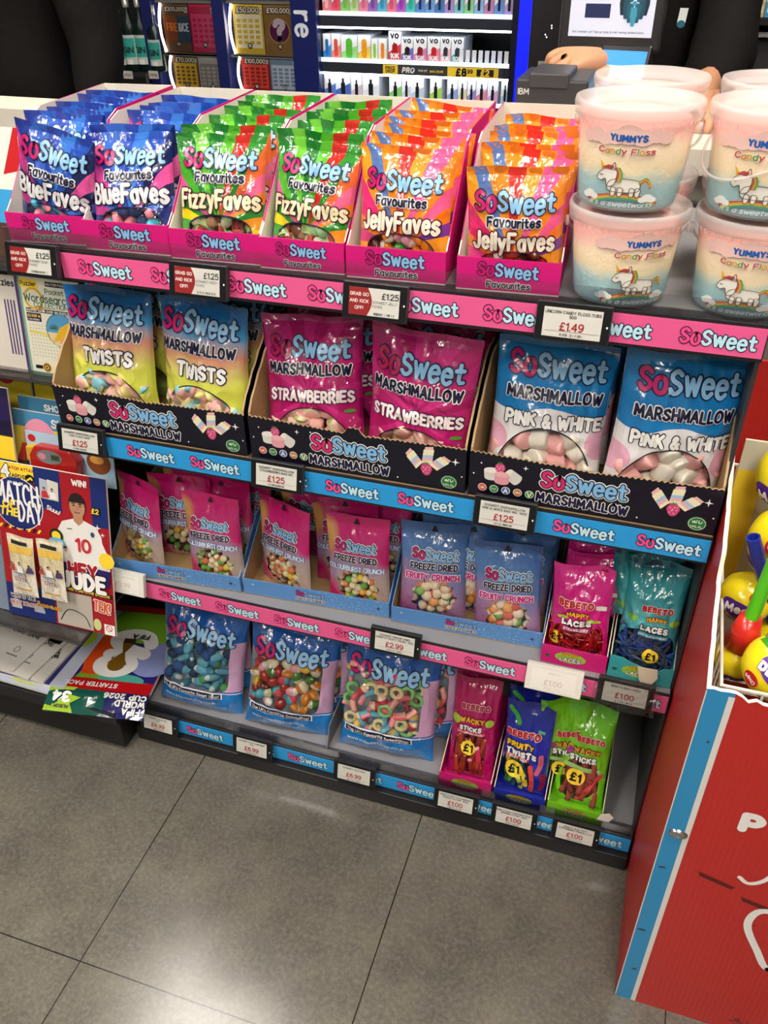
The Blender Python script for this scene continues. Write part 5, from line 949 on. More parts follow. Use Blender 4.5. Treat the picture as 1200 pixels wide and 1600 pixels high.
magazine((-.186, .080, .604), (-.006, .080, .604), (-.186, .100, .698), 'yellow and red children\'s magazine with SHOP title above the toy till', c_shop, '#e4cf4a'); magazine((-.182, .098, .604), (-.004, .100, .604), (-.184, .118, .716), 'blue topped children\'s magazine peeping over another with the same SHOP title', lambda b, f, w, h: (b.rect(0, w, h - .03, h, f, .0003, M('#3f7fa6', .4)), text(b, 'SHOP & PLAY', f, w * .6, h - .016, width=w * .6, layers=[(.12, WHITE)])), '#d8c46a')
magazine((-.30, .05, .604), (-.165, .05, .604), (-.30, .08, .75), 'dark purple children\'s magazine at the frame edge', lambda b, f, w, h: (b.rect(0, w, h * .1, h * .4, f, .0003, YEL), b.rect(0, w, h * .6, h * .9, f, .0003, M('#2a1c50', .4))), '#1c1438')
r = thing('toy_till', 'red toy till in a clear blister on a pale blue card', 'toy', (-.062, .046, .603), (radians(-10), 0, 0))
b = MB(); f = front_map(-.07, 0, 0); b.box(-.07, .105, 0, .002, 0, .082, M('#a8cfe4', .4)); b.ell(.012, .070, .008, .007, f, .0005, RED); b.ell(.145, .045, .024, .022, f, .0005, M('#8a4a24', .4)); b.ell(.142, .050, .014, .008, f, .0009, M('#e0a04a', .4)); b.build('card', r)
b = MB(); b.slab([(-.05, .0), (.042, .0), (.046, .048), (.034, .066), (-.038, .066), (-.05, .048)], lambda u, v, d: Vector((u, -.0005 - d, v)), .022, M('#c8201e', .3, coat=.3)); f = front_map(0, -.0225, 0); b.ell(-.008, .05, .026, .013, f, .0005, M('#8a8f98', .4)); b.rect(-.004, .014, .045, .056, f, .0009, M('#5c6c3c', .4)); text(b, '8.99', f, .005, .0505, width=.013, layers=[(.1, INK)], d0=.0012); b.ell(-.022, .05, .008, .006, f, .0009, M('#e8a0a8', .4)); b.build('till_body', r, bevel=.003)
b = MB(); b.box(-.058, -.044, -.02, -.004, .035, .062, M('#e8c02c', .4)); b.build('till_handle', r, bevel=.003)
b = MB(); b.rect(-.062, .052, .001, .076, front_map(0, -.026, 0), 0, clear_film('clear_blister', .1)); b.build('blister', r)
def c_match(b, f, w, h):
    NB, RD = M('#1a2c6e', .35), M('#a81a24', .35)
    b.rect(w * .40, w, h * .24, h, f, .0003, RD); b.rect(0, w * .42, h * .52, h * .88, f, .0004, RD); b.rect(w * .36, w * .6, h * .75, h, f, .0004, NB); b.rect(w * .86, w, h * .7, h, f, .0004, NB)
    b.rect(0, w * .37, h * .9, h, f, .0006, YEL); text(b, '24', f, w * .075, h * .95, H=.02, layers=[(.22, INK), (.14, WHITE)], d0=.0009); text(b, 'MATCH ATTAX', f, w * .25, h * .972, width=w * .25, layers=[(.12, RD)], d0=.0009); text(b, 'CARDS!', f, w * .22, h * .925, width=w * .16, layers=[(.12, INK)], d0=.0009); b.ell(w * .335, h * .92, .0095, .0085, f, .0009, INK); b.stroke([(w * .31, h * .91), (w * .345, h * .928), (w * .355, h * .918)], .0016, f, .0012, YEL)
    b.ell(w * .205, h * .755, w * .225, h * .165, f, .0008, WHITE, 36); b.ell(w * .205, h * .755, w * .218, h * .16, f, .0011, NB, 36)
    for i in range(3): b.rect(w * (.13 + .05 * i), w * (.17 + .05 * i), h * .875, h * .89, f, .0013, M('#c8ccd8', .4))
    text(b, 'MATCH', f, w * .205, h * .815, width=w * .39, H=.037, layers=[(.12, WHITE)], d0=.0014); text(b, 'OF', f, w * .115, h * .745, H=.014, layers=[(.13, YEL)], d0=.0014, slant=.2); text(b, 'THE', f, w * .11, h * .695, H=.014, layers=[(.13, YEL)], d0=.0014, slant=.2); text(b, 'DAY', f, w * .305, h * .71, width=w * .22, H=.037, layers=[(.12, WHITE)], d0=.0014)
    text(b, 'WIN!', f, w * .77, h * .95, width=w * .15, layers=[(.34, RD), (.13, WHITE)], d0=.0009)
    for i, (u, c) in enumerate(((.46, '#b4bcc8'), (.53, '#d8d4cc'))): b.poly([(w * u - .011, h * .82), (w * u + .011, h * .815), (w * u + .013, h * .93), (w * u - .009, h * .94)], f, .0012 + .0003 * i, M(c, .3)); figure(b, f, w * u, h * .825, .011, ('#c8303c', '#e8e8e8')[i], d=.0018)
    figure(b, f, w * .74, h * .405, .080, '#e9e7e2', '#b98a6a', '#1c1512', num='10')
    b.stroke([(w * .64, h * .66), (w * .68, h * .663)], .0008, f, .0028, INK); b.ell(w * .86, h * .65, .004, .005, f, .0028, M('#3a4a7c', .4))
    for u, v, s in ((.91, .70, .007), (.95, .66, .005)): b.poly([(w * u + (s if i % 2 == 0 else s * .25) * cos(pi * i / 4), h * v + (s if i % 2 == 0 else s * .25) * sin(pi * i / 4)) for i in range(8)], f, .003, WHITE)
    text(b, 'Siuuu!', f, w * .53, h * .76, width=w * .12, layers=[(.09, WHITE)], d0=.003, rot=-.3); text(b, '£2', f, w * .9, h * .80, H=.008, layers=[(.3, INK), (.13, YEL)], d0=.003)
    for i in range(9): b.poly([(w * .0 + .010 * i, h * .585), (.005 + .010 * i, h * .585), (.010 + .010 * i, h * .61), (.005 + .010 * i, h * .61)], f, .001, INK if i % 2 else YEL)
    b.ell(w * .535, h * .60, .014, .014, f, .0032, M('#2a2a1c', .4)); b.ell(w * .535, h * .60, .009, .009, f, .0035, YEL); b.ell(w * .535, h * .56, .017, .009, f, .0037, M('#6ab4d8', .4)); text(b, 'GOLDEN', f, w * .535, h * .562, width=.026, layers=[(.12, WHITE)], d0=.004)
    for u in (.52, .61): figure(b, f, w * u, h * .445, .017, '#e4e0dc', d=.0034)
    b.ell(w * .97, h * .50, .016, .016, f, .0034, YEL, 9)
    b.poly([(w * .5, h * .325), (w * .98, h * .325), (w, h * .435), (w * .5, h * .445)], f, .0034, M('#2a1c60', .4)); text(b, 'HEY', f, w * .75, h * .41, width=w * .28, H=.022, layers=[(.24, WHITE), (.16, RD)], d0=.0037); text(b, 'JUDE', f, w * .75, h * .335, width=w * .42, H=.028, layers=[(.22, INK), (.16, WHITE)], d0=.0043)
    b.rect(w * .5, w, h * .255, h * .285, f, .0036, INK); text(b, "ENGLAND'S BIG-GAME BALLERS", f, w * .75, h * .27, width=w * .46, layers=[(.11, YEL)], d0=.0039)
    b.rect(0, w * .45, 0, h * .22, f, .0006, NB); figure(b, f, w * .08, h * .05, .016, '#c8c4bc', d=.0008); figure(b, f, w * .3, h * .05, .016, '#a8b0c0', d=.0008); text(b, 'WHO IS THE', f, w * .16, h * .14, width=w * .24, layers=[(.3, WHITE), (.12, INK)], d0=.003); text(b, 'BEST NO.10?', f, w * .16, h * .095, width=w * .26, layers=[(.3, WHITE), (.12, RD)], d0=.003); text(b, 'WORLD CLASS', f, w * .40, h * .11, width=w * .22, layers=[(.3, YEL), (.12, RD)], d0=.003)
    b.rect(w * .47, w * .8, h * .01, h * .24, f, .001, M('#b8b0a4', .3)); b.stroke(catmull([(w * .5, h * .04), (w * .58, h * .12), (w * .72, h * .1), (w * .77, h * .03)], 4), .001, f, .0013, INK); text(b, 'TEK!', f, w * .9, h * .19, width=w * .16, H=.02, layers=[(.26, WHITE), (.16, M('#d8541c', .4))], d0=.003, rot=-.1); b.rect(w * .9, w * .995, h * .005, h * .075, f, .001, WHITE); b.stroke([(w * .945 + .006 * cos(2 * pi * i / 16), h * .05 + .006 * sin(2 * pi * i / 16)) for i in range(17)], .0008, f, .0013, RED); b.stroke([(w * .93, h * .062), (w * .96, h * .038)], .0008, f, .0013, RED); b.ell(w * .84, h * .06, .008, .012, f, .0012, M('#c8d08a', .4))
magazine((-.176, -.060, .349), (.052, -.058, .349), (-.176, .012, .645), 'football magazine with a player in a white shirt on its red cover', c_match, '#a81a24', rough=.22)
magazine((-.42, -.05, .349), (-.182, -.055, .349), (-.42, .02, .645), 'red and white football magazine at the frame edge', lambda b, f, w, h: (text(b, 'MATCH!', f, w * .6, h * .75, width=w * .7, layers=[(.15, WHITE)]), b.rect(0, w, 0, h * .45, f, .0003, M('#7a8a9c', .4))), '#8a2a30')
def pack(x, label, w_=.054, h_=.118):
    r = thing('card_pack', label, 'card pack', (x, -.068 + (.004 if x > -.1 else 0), .415), (radians(-13), 0, 0), 'trading card packs on the football magazine')
    bg = Bag(w_, h_, .004, 70 + int(x * 100), seal=.1, crease=.5); b0 = [lambda b, f, w, h: [figure(b, f, (u - .5) * w, h * .42, s * w, c, k, d=.0006 + .0004 * i) for i, (u, s, c, k) in enumerate(((.14, .18, '#b8484c', '#c99a7c'), (.86, .18, '#4a3a6c', '#6a4430'), (.5, .22, '#ecebe6', '#c99a7c')))],
        T_('MATCH', .5, .40, .5, [(.3, M('#2a4a7c', .4)), (.13, M('#e8e4e0', .4))], d0=.0026), T_('ATTAX', .5, .32, .5, [(.3, M('#8a1c24', .4)), (.13, M('#e8e4e0', .4))], d0=.0026), R_(.2, .8, .1, .13, M('#c8a050', .4)), R_(.15, .8, .86, .92, M('#2a2824', .4)), R_(.04, .96, .72, .84, M('#e0b850', .4))] + [E_(u, .19, .05, .05, M('#d8cfc0', .4)) for u in (.25, .5, .75)]
    me, _ = bg.mesh(PACKM, M('#d8d2c4', .4), b0, 16, 24); part(me, 'wrapper', r)
PACKM = print_mat('cream_wrapper', ('vert', [(0, '#ece4d2'), (.3, '#e8e0d0'), (.6, '#d8c8a0'), (1, '#ece0c0')], .2))
pack(-.114, 'cream trading card pack taped to the football magazine, in front of the other pack'); 
r_ = pack(-.056, 'cream trading card pack taped to the football magazine, half covered by another pack')
# ---- flat stacks and the football album pack on the rack's base
ST = 'leaflets and albums stacked on the rack base'
def flat(x, y, z, rz, w_, h_, t, bgc, label, fn, name='sticker_album'):
    r = thing(name, label, 'album', (x, y, z), (0, 0, rz), ST); b = MB(); b.box(0, w_, 0, h_, 0, t - .0006, PAGE); b.build('pages', r)
    b = MB(); f = lambda u, v, d: Vector((u, v, t - .0006 + d)); b.box(0, w_, 0, h_, t - .0006, t, M(bgc, .3, coat=.3)); fn(b, f, w_, h_); b.build('cover', r)
def c_multi(cols):
    def fn(b, f, w, h):
        for i, c in enumerate(cols): b.ell(w * (.2 + .6 * ((i * .37) % 1)), h * (.15 + .7 * ((i * .61) % 1)), w * .22, h * .16, f, .0008 + .0001 * i, M(c, .35))
        text(b, '4 FREE', f, w * .88, h * .45, width=h * .3, layers=[(.14, INK)], rot=-1.2, d0=.003)
    return fn
CC = ['#3aa86a', '#e8c02c', '#e85a2c', '#7a8ad0', '#2a2c7c', '#c8d83a']
flat(-.42, -.045, .1175, -.02, .27, .22, .006, '#c4cae0', 'multicoloured album at the bottom of the leaflet stack', c_multi(CC)); flat(-.425, -.038, .1245, .01, .255, .21, .006, '#2c2f7c', 'dark blue album second from the bottom of the leaflet stack', c_multi(CC[::-1])); flat(-.43, -.030, .1315, -.03, .25, .2, .006, '#e0dcd4', 'pale album in the middle of the leaflet stack with a red edge', c_multi(['#e85a2c', '#8a2a2c', '#e8c02c']))
def c_game(b, f, w, h):
    b.rect(w * .3, w * .96, h * .55, h * .98, f, .0006, M('#4a1c18', .4)); text(b, 'CARD GAME', f, w * .72, h * .52, width=w * .4, layers=[(.11, INK)], d0=.0009); [b.poly([(w * (.4 + .1 * i), h * .6), (w * (.44 + .1 * i), h * .6), (w * (.48 + .1 * i), h * .95), (w * (.46 + .1 * i), h * .95)], f, .0009, M('#d8c8a8', .4)) for i in range(5)]
    b.stroke([(w * .8 + .006 * cos(2 * pi * i / 14), h * .28 + .008 * sin(2 * pi * i / 14)) for i in range(15)], .0007, f, .0009, INK); b.rect(w * .72, w * .88, h * .18, h * .2, f, .0009, GREY)
flat(-.43, -.022, .1385, -.1, .22, .19, .004, '#e6e2da', 'white card game leaflet on top of the stack', c_game, 'leaflet'); 
flat(-.435, -.020, .1435, -.1, .185, .19, .004, '#e4e0d8', 'white leaflet lying topmost on the stack with a red picture', c_game, 'leaflet')
flat(-.235, -.040, .1175, .06, .10, .24, .012, '#c8cfe2', 'lilac album with a lime patch beside the red starter pack', lambda b, f, w, h: (b.ell(w * .5, h * .6, w * .4, h * .14, f, .0006, M('#b8d02c', .35)), text(b, '4 FREE', f, w * .5, h * .6, width=h * .2, layers=[(.15, INK)], rot=-2.2, d0=.0012), b.ell(w * .3, h * .1, w * .35, h * .08, f, .0006, M('#e8a02c', .35))))
r = thing('starter_pack', 'red and green football album starter pack hanging over the rack edge, upside down', 'album pack', (-.163, -.033, .1175), (0, 0, .17))
PW, PH = .205, .255
b = MB(); b.box(0, PW, 0.004, PH, 0, .010, PAGE); b.build('pages', r)
b = MB(); f0 = lambda u, v, d: Vector((PW - u, PH - v, .0105 + d))      # printed the other way round: its top lies at the front
b.box(-.001, PW + .001, .0, PH, .0099, .0105, M('#b8161c', .25, coat=.4))
b.rect(.012, PW - .0, .02, PH - .03, f0, .0004, M('#7ab42c', .3, coat=.3)); b.rect(.0, PW * .58, PH * .45, PH * .88, f0, .0006, M('#2a2478', .3)); b.ell(PW * .70, PH * .62, .062, .058, f0, .0009, M('#e8511c', .3)); b.ell(PW * .12, PH * .62, .05, .05, f0, .0009, M('#8f9ad0', .3)); b.ell(PW * .82, PH * .40, .05, .035, f0, .0008, M('#6fb42c', .3)); b.ell(PW * .35, PH * .87, .05, .016, f0, .0011, M('#4fb0a0', .3)); b.ell(PW * .9, PH * .8, .02, .03, f0, .0012, M('#2a2478', .3))
b.rect(.0, PW, PH - .028, PH, f0, .0013, M('#c4161c', .25, coat=.4)); text(b, 'STARTER PACK', f0, PW * .62, PH - .014, width=PW * .55, layers=[(.13, WHITE)], d0=.0016)
WH2 = M('#f0eeea', .3)
b.stroke(catmull([(.045, PH * .46), (.06, PH * .37), (.095, PH * .35), (.125, PH * .41), (.11, PH * .50), (.06, PH * .56), (.05, PH * .58)], 5), .015, f0, .0016, WH2); b.stroke(catmull([(.125, PH * .60), (.085, PH * .62), (.065, PH * .72), (.09, PH * .80), (.125, PH * .78), (.13, PH * .69), (.09, PH * .66)], 5), .014, f0, .0018, WH2)
GOLD = M('#b8862c', .25, metal=.6)
b.poly([(.085, PH * .42), (.105, PH * .42), (.108, PH * .47), (.098, PH * .58), (.112, PH * .66), (.118, PH * .71), (.106, PH * .75), (.088, PH * .75), (.076, PH * .71), (.084, PH * .66), (.092, PH * .58), (.082, PH * .47)], f0, .0028, GOLD); b.ell(.097, PH * .73, .018, .016, f0, .0031, GOLD); b.rect(.082, .108, PH * .415, PH * .47, f0, .0034, M('#3a2c1c', .4)); text(b, 'FIFA', f0, .075, PH * .385, H=.012, layers=[(.13, INK)], d0=.0036)
b.build('cover', r)
b = MB(); fl = lambda u, v, d: Vector((PW - u, .001 - .86 * v, .0095 - .0048 * (v / .058) - .016 * (v / .058) ** 2 + d * 2.2 + (.0025 * noise.noise(Vector((u * 35, v * 45, 2))) + .0015) * min(1, v / .015)))
b.rect(-.003, PW + .003, -.001, .058, fl, 0, M('#17564c', .15, coat=.6), 24, 8); b.rect(-.003, .085, -.001, .058, fl, .0004, M('#232466', .15, coat=.6), 10, 8); b.poly([(PW + .003, 0), (PW - .055, 0), (PW - .04, .02), (PW - .07, .026), (PW - .05, .04), (PW - .06, .058), (PW + .003, .058)], fl, .0012, M('#a8cc3a', .15, coat=.6))
for i, q in enumerate(('FIFA', 'WORLD', 'CUP 2026')): text(b, q, fl, (.024, .030, .044)[i], (.046, .030, .014)[i], H=.0115, layers=[(.15, WHITE)], d0=.0016)
text(b, '34', fl, PW - .03, .028, H=.02, layers=[(.15, WHITE)], d0=.0022); text(b, 'ALBUM +', fl, PW - .03, .049, width=.04, layers=[(.12, INK)], d0=.0022)
b.build('hanging_flap', r)

# ------------------------------------------------------------------ red display bin with a wire basket of giant lollipops
bin_ = thing('display_bin', 'red and blue cardboard display bin with torn edges at the right', 'display bin', (1.0045, -.235, 0))
CB_R, CB_B, CB_W = None, M('#2a90c8', .45, coat=.1, bump=.05), M('#e4e0d8', .6)
def bin_red():
    t = NT('scuffed_red_card'); x, y, z = t.obj(); n = t.noise(t.ov, 9, 5, .65); n2 = t.noise(t.ov, 55, 3, .6)
    c = t.mix(t.op('MULTIPLY', n2, .25), '#bf2420', '#c93a30'); m = t.op('MULTIPLY', t.op('GREATER_THAN', n, .665), t.op('GREATER_THAN', n2, .5)); c = t.mix(t.op('MULTIPLY', m, .75), c, '#5c1412')
    t.l.new(c, t.b.inputs['Base Color']); t.b.inputs['Roughness'].default_value = .42
    w = t.n.new('ShaderNodeTexWave'); w.inputs['Scale'].default_value = 42; w.bands_direction = 'X'; t.l.new(t.ov, w.inputs['Vector']); t.l.new(t.bump(w.outputs['Fac'], .12, .001), t.b.inputs['Normal'])
    return t.m
CB_R = bin_red()
b = MB(); rg = random.Random(3); n = 60; Wb = .46
top = [.708 + rg.uniform(-.003, .003) - (.006 if i > 5 else 0) - .01 * i / n for i in range(n + 1)]
for i in range(n):
    u0, u1 = Wb * i / n, Wb * (i + 1) / n; k = len(b.v); b.v += [(u0, 0, 0), (u1, 0, 0), (u1, .005, 0), (u0, .005, 0), (u0, 0, top[i]), (u1, 0, top[i + 1]), (u1, .005, top[i + 1]), (u0, .005, top[i])]
    mt = CB_B if u0 < .024 else CB_R
    for fc, mm in (((0, 1, 5, 4), mt), ((4, 5, 6, 7), M('#e6dfd0', .9)), ((2, 3, 7, 6), KRAFT)): b.f.append(tuple(k + a for a in fc)); b.mi.append(b.m(mm))
f = front_map(0, 0, 0); b.rect(.0245, .0315, .001, .702, f, .0004, CB_W); b.rect(-.0002, .0012, .004, .705, f, .0006, CB_W)
text(b, 'P', f, .0955, .497, H=.028, layers=[(.2, WHITE)], d0=.0006); b.stroke(catmull([(.105, .386), (.118, .378), (.135, .395), (.148, .44), (.150, .468), (.138, .472), (.130, .455), (.140, .438), (.155, .45)], 5), .0032, f, .0006, WHITE)
b.stroke(catmull([(.185, .195), (.160, .235), (.137, .285), (.142, .322), (.165, .328), (.185, .300), (.205, .328), (.228, .322), (.233, .285), (.21, .235), (.185, .195)], 5), .0052, f, .0006, WHITE)
for u, v, du in ((.006, .36, .010), (.012, .09, .008), (.004, .20, .012), (.016, .62, .004)): b.poly([(u, v), (u + du, v + .002), (u + du * .8, v + .006), (u + .001, v + .004)], f, .0005, M('#2c4a5c', .7))
for u, v, du in ((.055, .375, .05), (.115, .345, .06), (.10, .64, .02)): b.poly([(u, v), (u + du, v - .014), (u + du * .9, v - .02), (u + .004, v - .009)], f, .0005, M('#5a1a16', .7))
b.build('front_panel', bin_)
b = MB(); m = 60
ys = [.002 + .58 * i / m for i in range(m + 1)]; tp = [.708 + min(.14, max(0, (y - .01) * .36) + (.02 if y > .15 else 0)) + .0035 * noise.noise(Vector((y * 40, 1, 2))) + rg.uniform(-.002, .002) for y in ys]
for i in range(m):
    k = len(b.v); b.v += [(0, ys[i], 0), (0, ys[i + 1], 0), (.005, ys[i + 1], 0), (.005, ys[i], 0), (0, ys[i], tp[i]), (0, ys[i + 1], tp[i + 1]), (.005, ys[i + 1], tp[i + 1]), (.005, ys[i], tp[i])]
    for fc, mm in (((0, 4, 5, 1), CB_R), ((4, 7, 6, 5), M('#e6dfd0', .9)), ((3, 2, 6, 7), KRAFT)): b.f.append(tuple(k + a for a in fc)); b.mi.append(b.m(mm))
b.build('side_panel', bin_)
b = MB(); b.box(.455, .46, .005, .58, 0, .80, CB_R); b.build('side_panel', bin_); b = MB(); b.box(0, .46, .575, .58, 0, .85, CB_R); b.build('rear_panel', bin_)
b = MB(); b.lathe([(.0, .0045), (.006, .004), (.0095, .002), (.0105, 0)], M('#b8b8ba', .2, metal=.9), 18); o = b.build('metal_clip', bin_, True, loc=(.0175, -.0003, .441)); o.rotation_euler = (radians(90), 0, 0); o.scale = (1.2, .8, 1)
WIRE = M('#e4e0d4', .3, coat=.4)
b = MB(); x0, x1, y0, y1, z0, z1 = .018, .445, .022, .52, .46, .695
b.tube([(x0, y0, z1), (x1, y0, z1), (x1, y1, z1), (x0, y1, z1)], .0028, WIRE, 8, closed=True)
for z in (z0, z0 + .12): b.tube([(x0, y0, z), (x1, y0, z), (x1, y1, z), (x0, y1, z)], .0018, WIRE, 6, closed=True)
for i in range(24):
    y = y0 + (y1 - y0) * i / 23; b.tube([(x0, y, z1), (x0, y, z0)], .0016, WIRE, 6); b.tube([(x1, y, z1), (x1, y, z0)], .0016, WIRE, 6); b.tube([(x0, y, z0), (x1, y, z0)], .0016, WIRE, 6)
for i in range(20): x = x0 + (x1 - x0) * i / 19; b.tube([(x, y0, z1), (x, y0, z0)], .0016, WIRE, 6); b.tube([(x, y1, z1), (x, y1, z0)], .0016, WIRE, 6)
b.build('wire_basket', bin_)
b = MB(); b.box(.016, .44, .33, .334, .46, .845, M('#d9d2bd', .6)); b.rect(.016, .05, .55, .80, front_map(0, .33, 0), .0006, YEL); b.build('back_card', bin_)
LG = 'giant lollipops in the wire basket'; PURP = M('#5a2a96', .35)
def lolly(x, y, z, r_, rot, label, stick, stick_dir, ring=None, L=.135):
    rt = thing('giant_lollipop', label, 'lollipop', (x, y, z), None, LG)
    b = MB(); n, q = 32, 20; YW, GW = M('#f2dc1e', .25, coat=.5), M('#3f8f2a', .25, coat=.5)
    for j in range(q + 1):
        th = pi * j / q
        for i in range(n): a = 2 * pi * i / n; R0 = r_ * (1 + .012 * cos(9 * a) * sin(th) + .012 * noise.noise(Vector((cos(a) * 3, sin(a) * 3, th * 3)))); b.v.append((R0 * sin(th) * cos(a), R0 * sin(th) * sin(a), R0 * cos(th)))
    for j in range(q):
        for i in range(n): b.f.append((j * n + i, (j + 1) * n + i, (j + 1) * n + (i + 1) % n, j * n + (i + 1) % n)); b.mi.append(b.m(YW if j < q * .58 + 1.2 * sin(i * .6) else GW))
    f = lambda u, v, d: Vector((sin(u / r_) * cos(v / r_), -cos(u / r_) * cos(v / r_), sin(v / r_))) * (r_ * 1.03 + d)
    b.ell(0, .004, r_ * .62, r_ * .38, f, .0004, PURP, 24); b.ell(-r_ * .3, r_ * .2, r_ * .42, r_ * .25, f, .0004, PURP, 24); text(b, 'Mega', f, 0, .008, width=r_ * 1.15, layers=[(.24, PURP), (.15, WHITE)], d0=.0010, rot=.25, arch=-4)
    b.ell(r_ * .45, r_ * .85, r_ * .38, r_ * .24, f, .0006, RED, 20); text(b, 'Chupa', f, r_ * .45, r_ * .85, width=r_ * .55, layers=[(.13, WHITE)], d0=.0010); b.ell(-r_ * .7, -r_ * .5, r_ * .22, r_ * .3, f, .0006, M('#c8506a', .4), 18); text(b, 'fruit', f, -r_ * .1, -r_ * .75, width=r_ * .6, layers=[(.2, WHITE), (.1, RED)], d0=.001)
    o = b.build('wrapped_head', rt, True); o.rotation_euler = rot
    if stick:
        d = Vector(stick_dir).normalized(); b = MB(); p0 = d * (r_ * .9); p1 = d * (r_ + L); b.tube([p0, p0.lerp(p1, .5), p1], .0085, M(stick, .3, coat=.4), 18, caps=False); b.tube([p1, p0.lerp(p1, .5), p0], .0066, M(stick, .4), 18, caps=False)
        i = len(b.v); X = d.cross(Vector((0, 1, .3))).normalized(); Y = d.cross(X)
        for rr_ in (.0066, .0085): b.v += [tuple(p1 + (X * cos(2 * pi * q / 18) + Y * sin(2 * pi * q / 18)) * rr_) for q in range(18)]
        for q in range(18): b.f.append((i + q, i + (q + 1) % 18, i + 18 + (q + 1) % 18, i + 18 + q)); b.mi.append(b.m(M(stick, .3, coat=.4)))
        b.build('stick', rt, True)
        if ring: b = MB(); b.tube([d * (r_ * .85), d * (r_ + .042)], [.022, .0125], M('#c8251e', .3, coat=.4), 16); b.build('wrapper_neck', rt, True)
lolly(1.082, .050, .828, .046, (.5, 0, -.5), 'yellow giant lollipop at the back of the wire basket', None, None)
lolly(1.088, -.012, .765, .050, (.55, -.3, -.7), 'yellow giant lollipop in the middle of the wire basket, under the back one', None, None)
lolly(1.052, -.045, .695, .034, (.1, .2, -.3), 'yellow and green giant lollipop against the basket wires, beside the blue stick', None, None)
lolly(1.104, -.055, .640, .036, (.7, -2.6, -.5), 'giant lollipop with a dark blue stick in the wire basket', '#1f2f9c', (-.40, -.05, .95), L=.14)
lolly(1.046, -.118, .655, .028, (.9, .3, .5), 'green giant lollipop whose bright green stick points up', '#58c820', (.06, .0, .98), True, L=.165)
lolly(1.085, -.165, .695, .040, (.7, -2.6, -.5), 'yellow giant lollipop lying upside down at the front of the basket', None, None)
lolly(1.17, -.06, .66, .045, (.5, .6, .9), 'giant lollipop at the right of the basket, cut by the frame', '#1f2f9c', (.3, .1, .9))

# ------------------------------------------------------------------ behind the sweets: counter ledge, tills, tickets, vapes
b = MB(); b.box(-1.3, 1.6, .452, .56, 1.085, 1.122, M('#d9d2c2', .4)); b.box(-1.3, 1.6, .47, .55, 0, 1.085, M('#8a857a', .5)); tag(b.build('counter_ledge'), 'pale counter ledge behind the shelving', 'counter')
b = MB(); b.box(.42, 1.7, .57, 1.05, 0, .985, M('#232225', .5)); tag(b.build('till_counter'), 'dark till counter under the screen and printer', 'counter')
SCRN = M('#c4c8d8', .4, emit=.5)
r = thing('till_screen', 'dark till screen showing a message about members and a group of people', 'till screen', (.735, .90, .985))
A_, B_ = at(885, 58, .88), at(1016, 62, .88); wz = B_.x - A_.x
b = MB(); x0, x1, zb = A_.x - .735 - .018, B_.x - .735 + .018, A_.z - .985 - .026; b.box(x0, x1, .0, .05, zb, zb + .30, M('#2c2b2c', .4)); b.build('bezel', r, bevel=.006)
b = MB(); f = front_map(x0 + .018, -.0005, zb + .026); b.rect(0, wz, 0, .25, f, .0002, SCRN)
TK, NB = M('#2c3350', .5), M('#1c2c5c', .5)
text(b, 'Not a member yet? Sign up today & start earning dividend points.', f, wz * .48, .008, width=wz * .86, layers=[(.07, TK)], d0=.0006); text(b, 'Thank you for shopping with the Radstock Co-operative Society', f, wz * .52, .0855, width=wz * .90, layers=[(.07, TK)], d0=.0006); text(b, 'subsequent shopping trips.', f, wz * .52, .0945, width=wz * .38, layers=[(.07, TK)], d0=.0006)
b.rect(wz * .18, wz * .48, .0715, .0735, f, .0006, NB); b.rect(wz * .18, wz * .48, .031, .054, f, .0006, NB); text(b, 'Sign up', f, wz * .23, .064, H=.005, layers=[(.08, TK)], d0=.0006)
for i in range(7):
    px_, c = wz * (.62 + .045 * i), ['#0f2c3c', '#1c4a5c', '#1f5a6c', '#3f94b0', '#1f5a6c', '#1c4a5c', '#0f2c3c'][i]; dz = -.006 * (3 - abs(i - 3)); m_ = M(c, .5, emit=.15)
    b.ell(px_, .073 + dz, .0042, .0042, f, .0006 + .0002 * (3 - abs(i - 3)), m_, 14); b.poly([(px_ - .0055, .067 + dz), (px_ + .0055, .067 + dz), (px_ + .0062, .054 + dz), (px_ + .003, .036 + dz), (px_ - .003, .036 + dz), (px_ - .0062, .054 + dz)], f, .0006 + .0002 * (3 - abs(i - 3)), m_)
b.build('display', r)
b = MB(); b.box(-.04, .04, .02, .08, 0, zb + .05, M('#1c1c1e', .5)); b.box(-.1, .1, -.04, .14, 0, .015, M('#1c1c1e', .5)); b.build('stand', r)
A_ = at(862, 139, .62); r = thing('receipt_printer', 'dark grey till printer with white letters, left of the candy floss', 'printer', (A_.x, .60, .985)); DG = M('#39383a', .45)
b = MB(); b.box(-.058, .062, 0, .13, 0, A_.z + .017 - .985, DG); b.build('printer_body', r, bevel=.004)
b = MB(); b.box(-.036, .030, -.004, .10, A_.z - .985 + .004, A_.z - .985 + .027, M('#434244', .4)); b.build('printer_cover', r, bevel=.003)
b = MB(); text(b, 'IBM', front_map(-.044, 0, A_.z - .985 - .002), 0, 0, width=.019, layers=[(.1, M('#d8d6d2', .4))], d0=.0008); b.build('lettering', r)
P0 = at(925, 110, .66); r = thing('card_terminal', 'black touch terminal with a blue screen beside the candy floss', 'card terminal', (P0.x + .02, .68, .985), (radians(-28), 0, radians(-8)))
b = MB(); b.box(-.04, .05, 0, .02, .08, .262, M('#141416', .3)); b.build('case', r, bevel=.004)
b = MB(); f = front_map(0, 0, 0); b.rect(-.034, .044, .10, .25, f, .0004, M('#9cc8f0', .4, emit=.8)); b.rect(-.034, .044, .225, .25, f, .0008, M('#1f7ae0', .4, emit=.8)); b.ell(.0, .2, .008, .008, f, .0008, M('#1c2c5c', .5), 12); b.build('screen', r)
